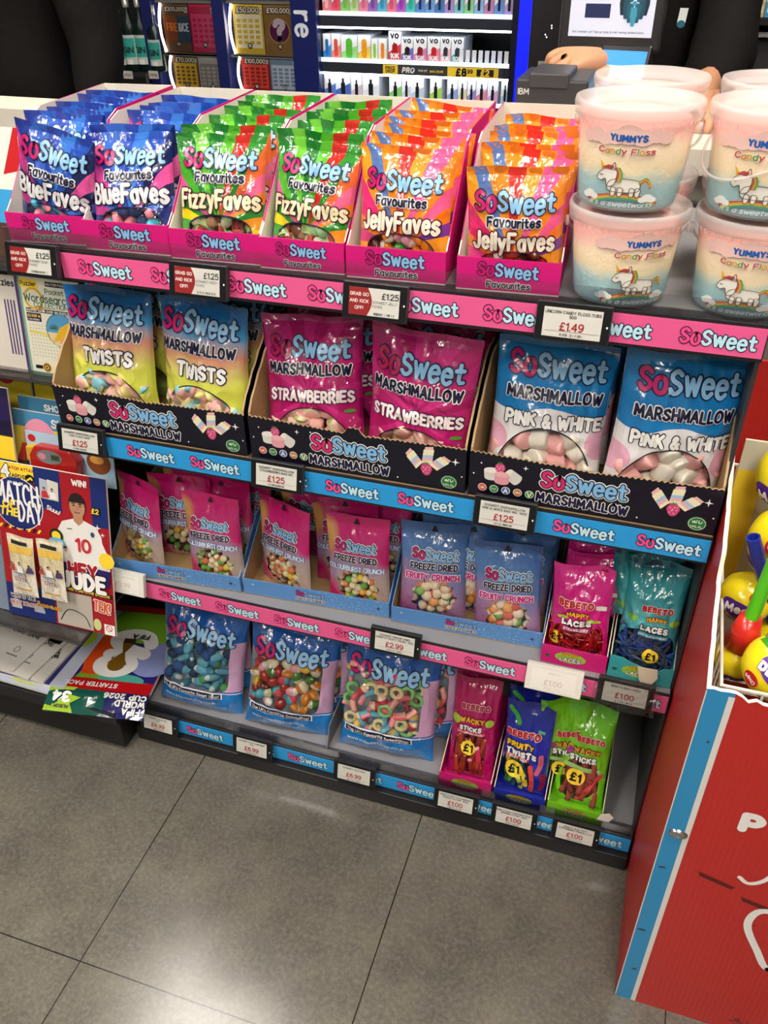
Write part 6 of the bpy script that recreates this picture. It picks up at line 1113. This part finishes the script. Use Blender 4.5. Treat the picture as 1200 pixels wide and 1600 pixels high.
b = MB(); b.box(-.02, .03, .02, .05, 0, .10, M('#141416', .4)); b.build('stand', r)
A_ = at(845, 60, 1.15); r = thing('till_cabinet', 'black till cabinet with small white lights beside the blue glow', 'cabinet', (A_.x + .01, 1.15, .0))
b = MB(); b.box(-.035, .055, 0, .06, 0, 1.5, M('#19191b', .4)); b.build('cabinet_body', r, bevel=.004)
b = MB(); f = front_map(0, 0, 0)
for px_, py_ in ((862, 40), (862, 44), (852, 54), (854, 58)): q = at(px_, py_, 1.149); b.ell(q.x - A_.x - .01, q.z, .0016, .0016, f, .001, M('#f0f0f0', .4, emit=2.0), 8)
q = at(845, 100, 1.149); b.rect(q.x - A_.x - .016, q.x - A_.x + .004, q.z - .01, q.z + .006, f, .001, M('#8f9890', .5)); b.build('indicator', r)
# -- cabinet wall: blue stand of scratch cards, lit vape cabinet
YG = 1.97
def gx(px, py): q = at(px, py, YG); return q.x, q.z
NVY = M('#16205e', .35, coat=.3)
r = thing('scratch_card_stand', 'blue stand with four lit windows of scratch cards and an end panel lettered re', 'display stand', (-.62, YG, 0))
for px0, px1 in ((229, 246), (339, 357), (460, 500)):
    b = MB(); xa, xb = gx(px0, 40)[0] + .62, gx(px1, 40)[0] + .62
    if px0 == 460: xb = -.309 + .62
    b.box(xa, xb, -.03, .08, 0, 1.6, NVY)
    if px0 == 460:
        f = front_map(0, -.03, 0); q = gx(478, 36); text(b, 're', f, q[0] + .62 + .004, q[1], H=.055, layers=[(.10, M('#d8dce6', .4))], rot=-pi / 2, d0=.001)
    b.build('post', r, bevel=.004)
b = MB(); b.box(-.32, .25, .03, .08, .5, 1.6, M('#1a1a2c', .5)); b.build('back_panel', r)
GLOW = M('#fff2e0', .4, emit=7.0)
WIN = [(250, 339, 5, 80), (359, 460, 6, 83), (256, 343, 86, 140), (365, 462, 88, 142)]
CARDS = [[('#6a4a34', '#e88a2c', '13', '£300,000', 'FIRE & ICE'), ('#c01c50', '#f0e8e4', '14', '', '')], [('#d8b83a', '#e8e2c4', '15', '£50,000', ''), ('#8a6a3c', '#5a1c4a', '16', '£100,000', '?')], [('#7a5a34', '#e8c02c', '17', '£70,000', ''), ('#b8b4ac', '#8a8680', '18', '', '')], [('#b82a24', '#e85a4c', '19', '£100,000', ''), ('#7a94ac', '#c8d4e0', '20', '', '')]]
CN = [['brown fire and ice scratch card, number 13, upper left window', 'pink scratch card, number 14, upper left window'], ['yellow scratch card, number 15, upper right window', 'dark gold scratch card with a purple disc, number 16, upper right window'], ['brown and yellow scratch card, lower left window', 'grey scratch card, lower left window'], ['red scratch card, lower right window', 'pale blue scratch card, lower right window']]
for i, (a0, a1, b0, b1) in enumerate(WIN):
    xa = gx(a0, 40)[0] + .62; xb = gx(a1, 40)[0] + .62; zt = gx(a0, b0)[1]; zb = gx(a0, b1)[1]; hh = zt - zb
    b = MB(); b.box(xa - .004, xb + .004, -.005, .03, zt + .002, zt + .009, M('#8a8884', .3, metal=.5)); b.build('window_rail', r)
    b = MB(); b.box(xa - .004, xb + .004, -.005, .03, zb - .012, zb - .004, M('#8a8884', .3, metal=.5)); wdw = b.build('window_rail', r)
    b = MB(); P_ = [(xa + .018 - .016 * sin(pi * (.08 + .84 * j / 12)), -.004, zb + hh * j / 12) for j in range(13)]; b.tube(P_, .0045, GLOW, 8); b.build('light_strip', wdw)
    b = MB(); b.rect(xa, xb, zb, zt, front_map(0, -.008, 0), 0, clear_film('clear_acrylic')); b.build('pane', wdw)
    for j in range(2):
        c1, c2, num, amt, ttl = CARDS[i][j]; m_ = (xb - xa - .014) / 2; xc = xa + .016 + m_ * j
        b = MB(); W2 = m_ - .003; f = front_map(0, 0, 0); b.box(0, W2, 0, .002, 0, hh, M(c1, .3)); K1, K2 = M(c1, .3), M(c2, .35)
        if i == 0 and j == 0: b.rect(0, W2 * .5, hh * .2, hh * .75, f, .0004, M('#8a4a1c', .3)); b.rect(W2 * .5, W2, hh * .2, hh * .75, f, .0004, M('#2c4a5c', .3)); text(b, 'FIRE', f, W2 * .32, hh * .52, width=W2 * .42, H=.022, layers=[(.14, M('#f0843a', .4))], d0=.001); text(b, '&ICE', f, W2 * .76, hh * .52, width=W2 * .40, H=.022, layers=[(.14, M('#d8e6f0', .4))], d0=.001)
        elif ttl == '?': b.ell(W2 * .5, hh * .48, W2 * .36, W2 * .34, f, .0005, M('#b89a5a', .3)); b.ell(W2 * .5, hh * .48, W2 * .33, W2 * .31, f, .0008, K2); text(b, '?', f, W2 * .5, hh * .5, H=.05, layers=[(.18, M('#c8b8c4', .4))], d0=.0012)
        else:
            b.rect(W2 * .06, W2 * .94, hh * .12, hh * .8, f, .0004, M(c2, .35) if j == 0 or i in (2, 3) else M('#e0487c', .35))
            for p in range(5):
                for q in range(4): b.rect(W2 * (.1 + .21 * q), W2 * (.24 + .21 * q), hh * (.2 + .11 * p), hh * (.27 + .11 * p), f, .0008, K1)
        if amt: text(b, amt, f, W2 * .5, hh * .89, width=W2 * .8, layers=[(.3, INK), (.12, M('#f4ecd8', .4))], d0=.0012)
        b.ell(W2 * .5, hh * .17, .009, .009, f, .0016, INK, 16); text(b, num, f, W2 * .5, hh * .17, H=.008, layers=[(.13, WHITE)], d0=.002); b.rect(W2 * .84, W2 * .98, hh * .82, hh * .93, f, .001, M('#e8e2d4', .4)); text(b, '£2', f, W2 * .91, hh * .875, H=.006, layers=[(.1, INK)], d0=.0014)
        o = b.build('scratch_card'); o.location = (xc - .62, YG - .001, zb); tag(o, CN[i][j], 'scratch card', 'scratch cards in the blue stand')
r = thing('vape_cabinet', 'black vape cabinet with three brightly lit shelves', 'cabinet', (0, YG, 0))
xa, xb = -.309, .322; LED = M('#eaf4ff', .4, emit=9.0); BKV = M('#101114', .4)
b = MB(); b.box(xa, xb, .30, .32, .5, 1.6, BKV); b.box(xb, xb + .035, -.02, .32, 0, 1.6, BKV); b.box(xa - .01, xa, 0, .32, 0, 1.6, BKV); b.build('case', r)
ZV = [1.133, 1.000, .885]
for i, z in enumerate(ZV):
    b = MB(); b.box(xa, xb, 0, .30, z - .03, z, M('#2c3038', .35)); sh = b.build('shelf', r)
    b = MB(); b.box(xa, xb, .0, .008, z - .036, z - .0305, LED); b.build('light_strip', sh)
    b = MB(); b.box(xa, xb, -.003, .0, z + .0005, z + .013, M('#dcecf6', .3, emit=1.0)); b.build('pusher_rail', sh)
    if i == 1:
        f = front_map(0, -.004, z - .029); b = MB(); b.rect(xa + .215, xb - .02, 0, .028, f, .0, M('#3a3c40', .4)); b.rect(xa + .215, xa + .265, .0, .028, f, .0004, YEL); b.rect(xb - .20, xb - .035, 0, .028, f, .0004, YEL); text(b, 'PRICE', f, xa + .24, .019, width=.034, layers=[(.13, INK)], d0=.001); text(b, 'DROP', f, xa + .24, .009, width=.032, layers=[(.13, INK)], d0=.001); text(b, 'PRO', f, xa + .30, .014, width=.042, layers=[(.16, WHITE)], d0=.0008, slant=.2); text(b, 'POD KIT', f, xa + .35, .014, width=.03, layers=[(.09, WHITE)], d0=.0008); text(b, 'WAS £10.99', f, xa + .395, .013, width=.045, layers=[(.1, YEL)], d0=.0008); text(b, '£8', f, xb - .155, .014, H=.018, layers=[(.16, INK)], d0=.001); text(b, '.99', f, xb - .128, .017, H=.01, layers=[(.13, INK)], d0=.001); b.rect(xb - .105, xb - .05, .004, .024, f, .0008, INK); text(b, '£2', f, xb - .078, .014, H=.015, layers=[(.15, YEL)], d0=.0012); b.build('price_ticket', sh)
VG = ['boxes on the upper lit shelf', 'boxes on the middle lit shelf', 'boxes on the lower lit shelf']
NTH = ['first', 'second', 'third', 'fourth', 'fifth', 'sixth', 'seventh', 'eighth', 'ninth', 'tenth', 'eleventh', 'twelfth', 'thirteenth', 'fourteenth', 'fifteenth', 'sixteenth', 'seventeenth', 'eighteenth', 'nineteenth', 'twentieth']
def vape(x, z, w_, h_, col, dev, label, grp, devc, brand=None, dy=.016):
    r = thing('vape_box', label, 'box', (x, YG + dy, z), None, grp); m_ = M(col, .35)
    b = MB(); b.box(0, w_, 0, .12, 0, h_, M('#e6eaf0', .35)); f = front_map(0, 0, 0); b.rect(0, w_, 0, h_, f, .0005, M('#eef0f4', .35)); b.poly([(0, 0), (w_, 0), (w_, h_ * .62), (0, h_ * .34)], f, .0009, m_); b.build('carton', r)
    b = MB(); D = M(devc, .35)
    if dev == 0: b.rect(w_ * .36, w_ * .64, h_ * .2, h_ * .62, f, .0014, D); b.rect(w_ * .43, w_ * .57, h_ * .62, h_ * .78, f, .0014, D)
    if dev == 1: b.stroke([(w_ * .5, h_ * .25), (w_ * .5, h_ * .75)], w_ * .2, f, .0014, D)
    if dev == 2: b.poly([(w_ * .3, h_ * .18), (w_ * .7, h_ * .24), (w_ * .72, h_ * .6), (w_ * .45, h_ * .66), (w_ * .3, h_ * .56)], f, .0014, D)
    if brand: text(b, brand, f, w_ * .5, h_ * .86, width=w_ * .7, H=h_ * .13, layers=[(.17, INK)], d0=.0014); text(b, '10K', f, w_ * .5, h_ * .24, width=w_ * .75, H=h_ * .14, layers=[(.15, WHITE)], d0=.002)
    b.build('printed_picture', r)
R1 = [('#e87a84', '#f0b4b8'), ('#e8506c', '#d8485c'), ('#8cc86a', '#78b858'), ('#b8d08c', '#98c070'), ('#ec86a4', '#d86a8c'), ('#9c6cc0', '#7c4ca8'), ('#5ab4d8', '#3f94c0'), ('#ec7a94', '#d8587c'), ('#b45ac8', '#9c3cb4'), ('#4cc4bc', '#38a8a4')] + [('#5a8ad0', '#1c2c4c'), ('#6aa0dc', '#1c2c4c'), ('#4a78b8', '#1c2c4c'), ('#a88cd0', '#1c2030'), ('#7cc4cc', '#1c2030'), ('#8cd094', '#1c2c24'), ('#8cb8e0', '#1c2030'), ('#c884b4', '#1c1c2c'), ('#6a9ad8', '#1c2440'), ('#b49cd8', '#141824')]
N1 = ['pink', 'red', 'green', 'pale green', 'rose', 'purple', 'sky blue', 'coral', 'violet', 'turquoise', 'blue', 'light blue', 'mid blue', 'lilac', 'aqua', 'mint', 'powder blue', 'mauve', 'cornflower', 'pale violet']
for i in range(20): vape(xa + .006 + .0312 * i, ZV[0] + .001, .029, .095, R1[i][0], 1 if i < 10 else 0, '%s vape box, %s from the left on the upper lit shelf' % (N1[i], NTH[i]), VG[0], R1[i][1])
M2 = [(503, 515, 52, '#3a8fd8', 'blue', 1, '#1f6fc0'), (516, 530, 52, '#ec8a84', 'coral', 1, '#e0503c'), (531, 556, 54, '#9cd88a', 'green', 1, '#58b83a'), (557, 577, 54, '#e8c85a', 'yellow', 1, '#e89a1c'), (578, 588, 60, '#d8ecd0', 'slim pale green', 1, '#88c84a'), (589, 602, 60, '#f0d8b8', 'slim orange', 1, '#e8842c'), (605, 624, 48, '#d8404c', 'tall red', 2, '#a81c24'), (625, 643, 57, '#7a6ac0', 'purple', 2, '#1c1c24'), (644, 664, 57, '#d87ab0', 'rose', 2, '#8a1c24'), (666, 685, 57, '#ec86a0', 'pink', 2, '#c8202c'), (686, 702, 57, '#f0b4c0', 'pale pink', 2, '#2c3444'), (703, 722, 58, '#5ab0b4', 'teal', 2, '#2c3c4c')]
for i, (p0, p1, py, c, nm, dv, dc) in enumerate(M2):
    x = gx(p0, 90)[0]; w_ = gx(p1, 90)[0] - x; h_ = gx(p0, py)[1] - ZV[1]; vape(x, ZV[1] + .001, w_, max(.06, h_ - .004), c, dv, '%s vape box, %s from the left on the middle lit shelf' % (nm, NTH[i]), VG[1], dc, 'IVG' if False else ('VO' if i >= 6 else None))
for i in range(8):
    x = xb - .165 + .0205 * i; r2 = thing('shelf_pusher', 'empty white shelf pusher, %s from the left on the middle lit shelf' % NTH[i], 'shelf pusher', (x, YG + .004, ZV[1] + .001), None, 'empty pushers on the middle lit shelf'); b = MB(); b.box(0, .013, 0, .006, .012, .045, M('#eef2f6', .4)); b.build('pusher_face', r2); b = MB(); b.box(.004, .009, .006, .27, 0, .012, M('#3a4a64', .4)); b.build('track', r2)
M3 = [(503, 522, '#5a78c8', 'blue'), (522, 545, '#4a68b8', 'deep blue'), (546, 563, '#c8b4bc', 'pale mauve'), (564, 590, '#d8dce4', 'silver'), (606, 625, '#7cc86a', 'green'), (626, 640, '#c8d0d8', 'grey'), (640, 660, '#b8c8d8', 'pale blue'), (670, 688, '#9cd04a', 'lime'), (697, 713, '#8aa4d8', 'powder blue'), (714, 728, '#d8d0a8', 'cream'), (729, 742, '#9a88c8', 'violet'), (743, 760, '#e08a9c', 'rose'), (761, 777, '#d8a4cc', 'pink'), (782, 795, '#a8c8d8', 'ice blue')]
for i, (p0, p1, c, nm) in enumerate(M3): x = gx(p0, 130)[0]; vape(x, ZV[2] + .001, gx(p1, 130)[0] - x, .078 + .004 * (i % 2), c, 0, '%s vape box, %s from the left on the lower lit shelf' % (nm, NTH[i]), VG[2], '#15181c')
q0, q1 = gx(813, 60), gx(831, 60)
b = MB(); b.box(q0[0], q1[0], YG - .05, YG - .03, .6, 1.6, M('#0a14ff', .4, emit=2.2)); tag(b.build('light_post'), 'glowing blue light post beside the vape cabinet', 'light')
# -- gin shelf at the left
r = thing('spirit_shelf', 'dark shelf of gin bottles with small price tickets, left of the scratch cards', 'shelf', (-1.1, 1.9, 0)); sz = .952
b = MB(); b.box(-.35, .16, 0, .3, sz - .012, sz, M('#3c3c3e', .3, metal=.4)); b.build('shelf_board', r); b = MB(); b.box(-.35, .16, .30, .32, .4, 1.6, M('#0f0f11', .5)); b.build('back_panel', r)
for i, px_ in enumerate((200, 240)): q = at(px_, 117, 1.895); b = MB(); b.box(q.x + 1.1 - .018, q.x + 1.1 + .018, -.006, -.003, q.z - .012, q.z + .012, M('#d8d4cc', .5)); f = front_map(q.x + 1.1, -.006, q.z); text(b, '£15.50', f, 0, 0, width=.028, layers=[(.09, INK)]); b.build('price_ticket', r)
b = MB(); b.box(-.35, .16, -.003, .02, sz - .1, sz - .013, M('#17171a', .4)); b.build('shelf_edge', r)
GLASS = frosted('dark_green_glass', '#0e2420', .75); TEAL = M('#3aa89c', .4)
bot = [(187, 1.925, .026, .185, 'short'), (203, 1.92, .028, .225, 'tall'), (221, 1.93, .028, .225, 'tall'), (241, 1.925, .028, .2, 'right hand')]
bl = ['short gin bottle with teal label at the left of its shelf', 'tall gin bottle with teal label, second from the left', 'tall gin bottle with teal label, third from the left', 'gin bottle with teal label half hidden by the blue post']
for (px_, y, rb, hb, _), lb in zip(bot, bl):
    q = at(px_, 98, y); r = thing('gin_bottle', lb, 'bottle', (q.x, y + .03, sz + .0005), None, 'gin bottles')
    b = MB(); b.lathe([(0, 0), (rb * .95, 0), (rb, .006), (rb, hb * .55), (rb * .8, hb * .66), (rb * .36, hb * .74), (rb * .34, hb * .9)], GLASS, 24); b.build('glass', r, True)
    b = MB(); b.lathe([(rb * .4, hb * .86), (rb * .42, hb), (0, hb)], M('#b8b6b2', .3, metal=.6), 20); b.build('cap', r, True)
    b = MB(); f = lambda u, v, d: Vector(((rb + d) * sin(u / rb), -(rb + d) * cos(u / rb), v)); b.rect(-rb * 1.0, rb * 1.0, hb * .1, hb * .5, f, .0006, M('#c8d4cc', .5), 10, 1)
    for q_ in range(1): b.rect(-rb * .9, rb * .9, hb * .2, hb * .46, f, .0010, TEAL, 10, 1); b.rect(-rb * .4, rb * .4, hb * .1, hb * .17, f, .0012, WHITE, 5, 1)
    text(b, 'GIN', f, 0, hb * .30, width=rb * 1.35, layers=[(.1, M('#10201c', .5))], d0=.0016); b.build('label', r)
b = MB()
# -- right: tobacco papers
q = at(1130, 45, 1.6); r = thing('paper_display', 'dark display shelf of rolling papers with a silver rail at the top right', 'shelf', (q.x, 1.6, 0)); zq = at(1150, 27, 1.6).z
b = MB(); b.box(-.01, .5, 0, .2, zq - .016, zq, M('#18181a', .4)); b.box(-.01, .5, .2, .22, .3, 1.6, M('#141416', .5)); b.box(-.01, -.002, 0, .2, .9, 1.6, M('#29292c', .4)); b.build('shelf_board', r)
zr = at(1150, 52, 1.6).z; b = MB(); b.box(-.01, .5, -.03, .01, zr - .004, zr + .003, M('#c8ccd0', .25, metal=.7)); b.build('rail', r); b = MB(); b.box(-.01, .5, -.005, .2, .0, zr - .01, M('#2f2e30', .5)); b.build('lower_front', r)
b = MB(); qq = at(1178, 38, 1.6); b.box(qq.x - q.x - .009, qq.x - q.x + .009, -.004, -.001, qq.z - .013, qq.z + .013, M('#d8d4cc', .5)); b.build('price_ticket', r)
for i, (p0, p1, c, c2, lb, tc) in enumerate(((1135, 1163, '#4a1c12', '#d8541c', 'brown box of rolling papers with an orange band', '#f0e8dc'), (1164, 1192, '#cbb98c', '#ddd0a8', 'beige box of rolling papers', '#f0ead8'), (1193, 1222, '#4aa0d0', '#d8e8f0', 'blue box of rolling papers at the frame edge', '#f0f4f8'))):
    a_, b_ = at(p0, 27, 1.61), at(p1, 27, 1.61); r2 = thing('paper_box', lb, 'box', (a_.x, 1.605, zq + .0005), None, 'boxes of rolling papers'); W2 = b_.x - a_.x
    b = MB(); b.box(0, W2, 0, .09, 0, .042, M(c, .4)); b.build('tray', r2); b = MB(); b.box(.001, W2 - .001, .02, .09, .0425, .10, M(c, .4)); b.build('packets', r2)
    b = MB(); f = front_map(0, 0, 0); b.rect(0, W2, .032, .042, f, .0006, M(c2, .4)); text(b, 'OCB', f, W2 / 2, .017, width=W2 * .8, H=.014, layers=[(.15, M(tc, .4))], d0=.0006); b.build('lettering', r2)

# ------------------------------------------------------------------ people behind the counter
def skin_mesh(name, pts, edges, mat, parent=None, sub=2):
    me = bpy.data.meshes.new(name); me.from_pydata([p[:3] for p in pts], edges, []); me.materials.append(mat)
    o = bpy.data.objects.new(name, me); COL.objects.link(o)
    sk = o.modifiers.new('skin', 'SKIN'); sk.use_smooth_shade = True
    me.skin_vertices or None
    lay = me.skin_vertices[0].data if len(me.skin_vertices) else None
    if lay is None:
        bpy.context.view_layer.objects.active = o
        bm = bmesh.new(); bm.from_mesh(me); l = bm.verts.layers.skin.verify(); bm.to_mesh(me); bm.free(); lay = me.skin_vertices[0].data
    for i, p in enumerate(pts):
        rx = p[3]; ry = p[4] if len(p) > 4 else rx; lay[i].radius = (rx, ry); lay[i].use_root = (i == 0)
    ss = o.modifiers.new('smooth', 'SUBSURF'); ss.levels = sub; ss.render_levels = sub
    if parent: o.parent = parent
    return o
SKIN = M('#c9906c', .5, bump=.04); CLOTH = M('#141110', .85, bump=.25, name='black_cloth'); CLOTH.node_tree.nodes['Principled BSDF'].inputs['Specular IOR Level'].default_value = .2; TROU = M('#15161c', .8)
def person(loc, rz, armR, armL, label, jacket, fingersR=None):
    """loc: feet; arms: shoulder > elbow > wrist > palm in local coordinates"""
    root = thing('person', label, 'person', loc, (0, 0, rz))
    P_ = [(0, 0, .95, .135, .10), (0, 0, 1.12, .125, .095), (0, 0, 1.30, .15, .105), (0, 0, 1.44, .12, .085), (0, -.005, 1.52, .055), (0, -.015, 1.60, .075, .09), (0, -.02, 1.68, .082, .10), (0, -.01, 1.76, .055, .07), (0, -.095, 1.635, .012), (0, -.055, 1.56, .035)]
    E_ = [(0, 1), (1, 2), (2, 3), (3, 4), (4, 5), (5, 6), (6, 7), (5, 8), (5, 9)]
    for s in (-1, 1):
        k = len(P_); P_ += [(s * .095, 0, .86, .085), (s * .10, -.01, .50, .06), (s * .10, .015, .30, .055), (s * .10, .01, .09, .038), (s * .105, -.10, .04, .035)]
        E_ += [(0, k), (k, k + 1), (k + 1, k + 2), (k + 2, k + 3), (k + 3, k + 4)]
    for arm in (armR, armL):
        k = len(P_); sh, el, wr, pm = arm; mid = tuple((Vector(el) * .65 + Vector(wr) * .35))
        P_ += [(*sh, .055), (*el, .042), (*mid, .041), (*wr, .028, .024), (*pm, .042, .030)]; E_ += [(3, k), (k, k + 1), (k + 1, k + 2), (k + 2, k + 3), (k + 3, k + 4)]
        d = (Vector(pm) - Vector(wr)).normalized(); sd = Vector((0, -.4, .9)).cross(d).normalized(); up_ = d.cross(sd).normalized()
        pal = Vector(pm)
        for q in range(4):
            off = sd * (.030 - .020 * q); L = (.030, .034, .032, .026)[q]; a = pal + d * .028 + off; c1 = a + d * L * .7 - up_ * .012; c2 = c1 - up_ * L * .75 - d * .004; c3 = c2 - d * L * .6
            j = len(P_); P_ += [(*a, .0105), (*c1, .0095), (*c2, .0085), (*c3, .0075)]; E_ += [(k + 4, j), (j, j + 1), (j + 1, j + 2), (j + 2, j + 3)]
        t0 = Vector(wr) + d * .025 + sd * .034; t1 = t0 + d * .034 + sd * .006 - up_ * .014; t2 = t1 + d * .024 - sd * .018; j = len(P_)
        P_ += [(*t0, .013), (*t1, .011), (*t2, .009)]; E_ += [(k + 3, j), (j, j + 1), (j + 1, j + 2)]
    skin_mesh('body', P_, E_, SKIN, root)
    # clothes: torso and sleeves a little wider than the body, trousers, shoes, hair
    J = [(0, 0, .90, .165, .125), (0, 0, 1.12, .155, .12), (0, 0, 1.30, .178, .13), (0, 0, 1.45, .135, .10)]; JE = [(0, 1), (1, 2), (2, 3)]
    for arm, s in ((armR, -1), (armL, 1)):
        sh, el, wr, pm = arm; k = len(J)
        if jacket: J += [(*sh, .082), (*el, .066), (*(Vector(el) * .2 + Vector(wr) * .8), .050)]; JE += [(3, k), (k, k + 1), (k + 1, k + 2)]
        else: J += [(*sh, .078), (*(Vector(sh) * .25 + Vector(el) * .75), .066)]; JE += [(3, k), (k, k + 1)]
    o = skin_mesh('jacket' if jacket else 'shirt', J, JE, CLOTH, root)
    tx = bpy.data.textures.get('folds') or bpy.data.textures.new('folds', 'CLOUDS'); tx.noise_scale = .16
    dm = o.modifiers.new('folds', 'DISPLACE'); dm.texture = tx; dm.strength = .045; dm.texture_coords = 'LOCAL'
    T2 = [(0, 0, .97, .15, .115)]; TE = []
    for s in (-1, 1): k = len(T2); T2 += [(s * .095, 0, .84, .10), (s * .10, -.008, .50, .078), (s * .10, .012, .12, .065)]; TE += [(0, k), (k, k + 1), (k + 1, k + 2)]
    skin_mesh('trousers', T2, TE, TROU, root)
    for s in (-1, 1):
        b = MB(); b.slab([(-.045, .06), (-.05, -.06), (-.035, -.17), (0, -.19), (.035, -.17), (.05, -.06), (.045, .06)], lambda u, v, d, s=s: Vector((s * .10 + u, v, .001 + d)), .085, M('#0c0c0d', .4)); b.build('shoe', root, bevel=.02)
    skin_mesh('hair', [(0, .02, 1.72, .088, .10), (0, .045, 1.64, .07), (0, .0, 1.79, .062)], [(0, 1), (0, 2)], M('#2a1c14', .7), root)
    b = MB()
    for s in (-1, 1): b.ell(s * .03, 0, .011, .006, front_map(0, -.117, 1.665), .0, WHITE, 12); b.ell(s * .03, 0, .005, .005, front_map(0, -.117, 1.665), .001, INK, 10)
    b.ell(0, 0, .022, .005, front_map(0, -.105, 1.585), .0, M('#9c5a4c', .5), 12); b.build('face_features', root)
    return root
person((-.745, 1.02, 0), 0, ((-.19, 0, 1.42), (-.25, .03, 1.14), (-.24, -.06, .90), (-.24, -.09, .81)), ((.19, 0, 1.42), (.25, .0, 1.14), (.24, -.10, .92), (.24, -.13, .84)), 'person in a creased black jacket standing behind the counter at the left', True)
H_ = at(885, 100, .80)
px_, py_ = .735, 1.40
rt = person((px_, py_, 0), 0, ((-.17, -.02, 1.42), (.0, -.27, 1.11), (.722 - px_, .83 - py_, 1.180), (.672 - px_, .79 - py_, 1.188)), ((.18, -.02, 1.42), (.19, -.20, 1.16), (.893 - px_, .98 - py_, 1.11), (.888 - px_, .91 - py_, 1.09)), 'person in a black top behind the till reaching towards the terminal', True)
b = MB(); q = at(1066, 25, 1.10); f = front_map(q.x - px_, q.y - py_, q.z); b.slab([(-.008, -.012), (.008, -.012), (.010, .014), (-.006, .014)], f, .003, M('#e8f0ee', .3)); b.ell(0, -.014, .008, .007, f, .0036, M('#2c6a84', .4), 14); b.build('badge', rt)
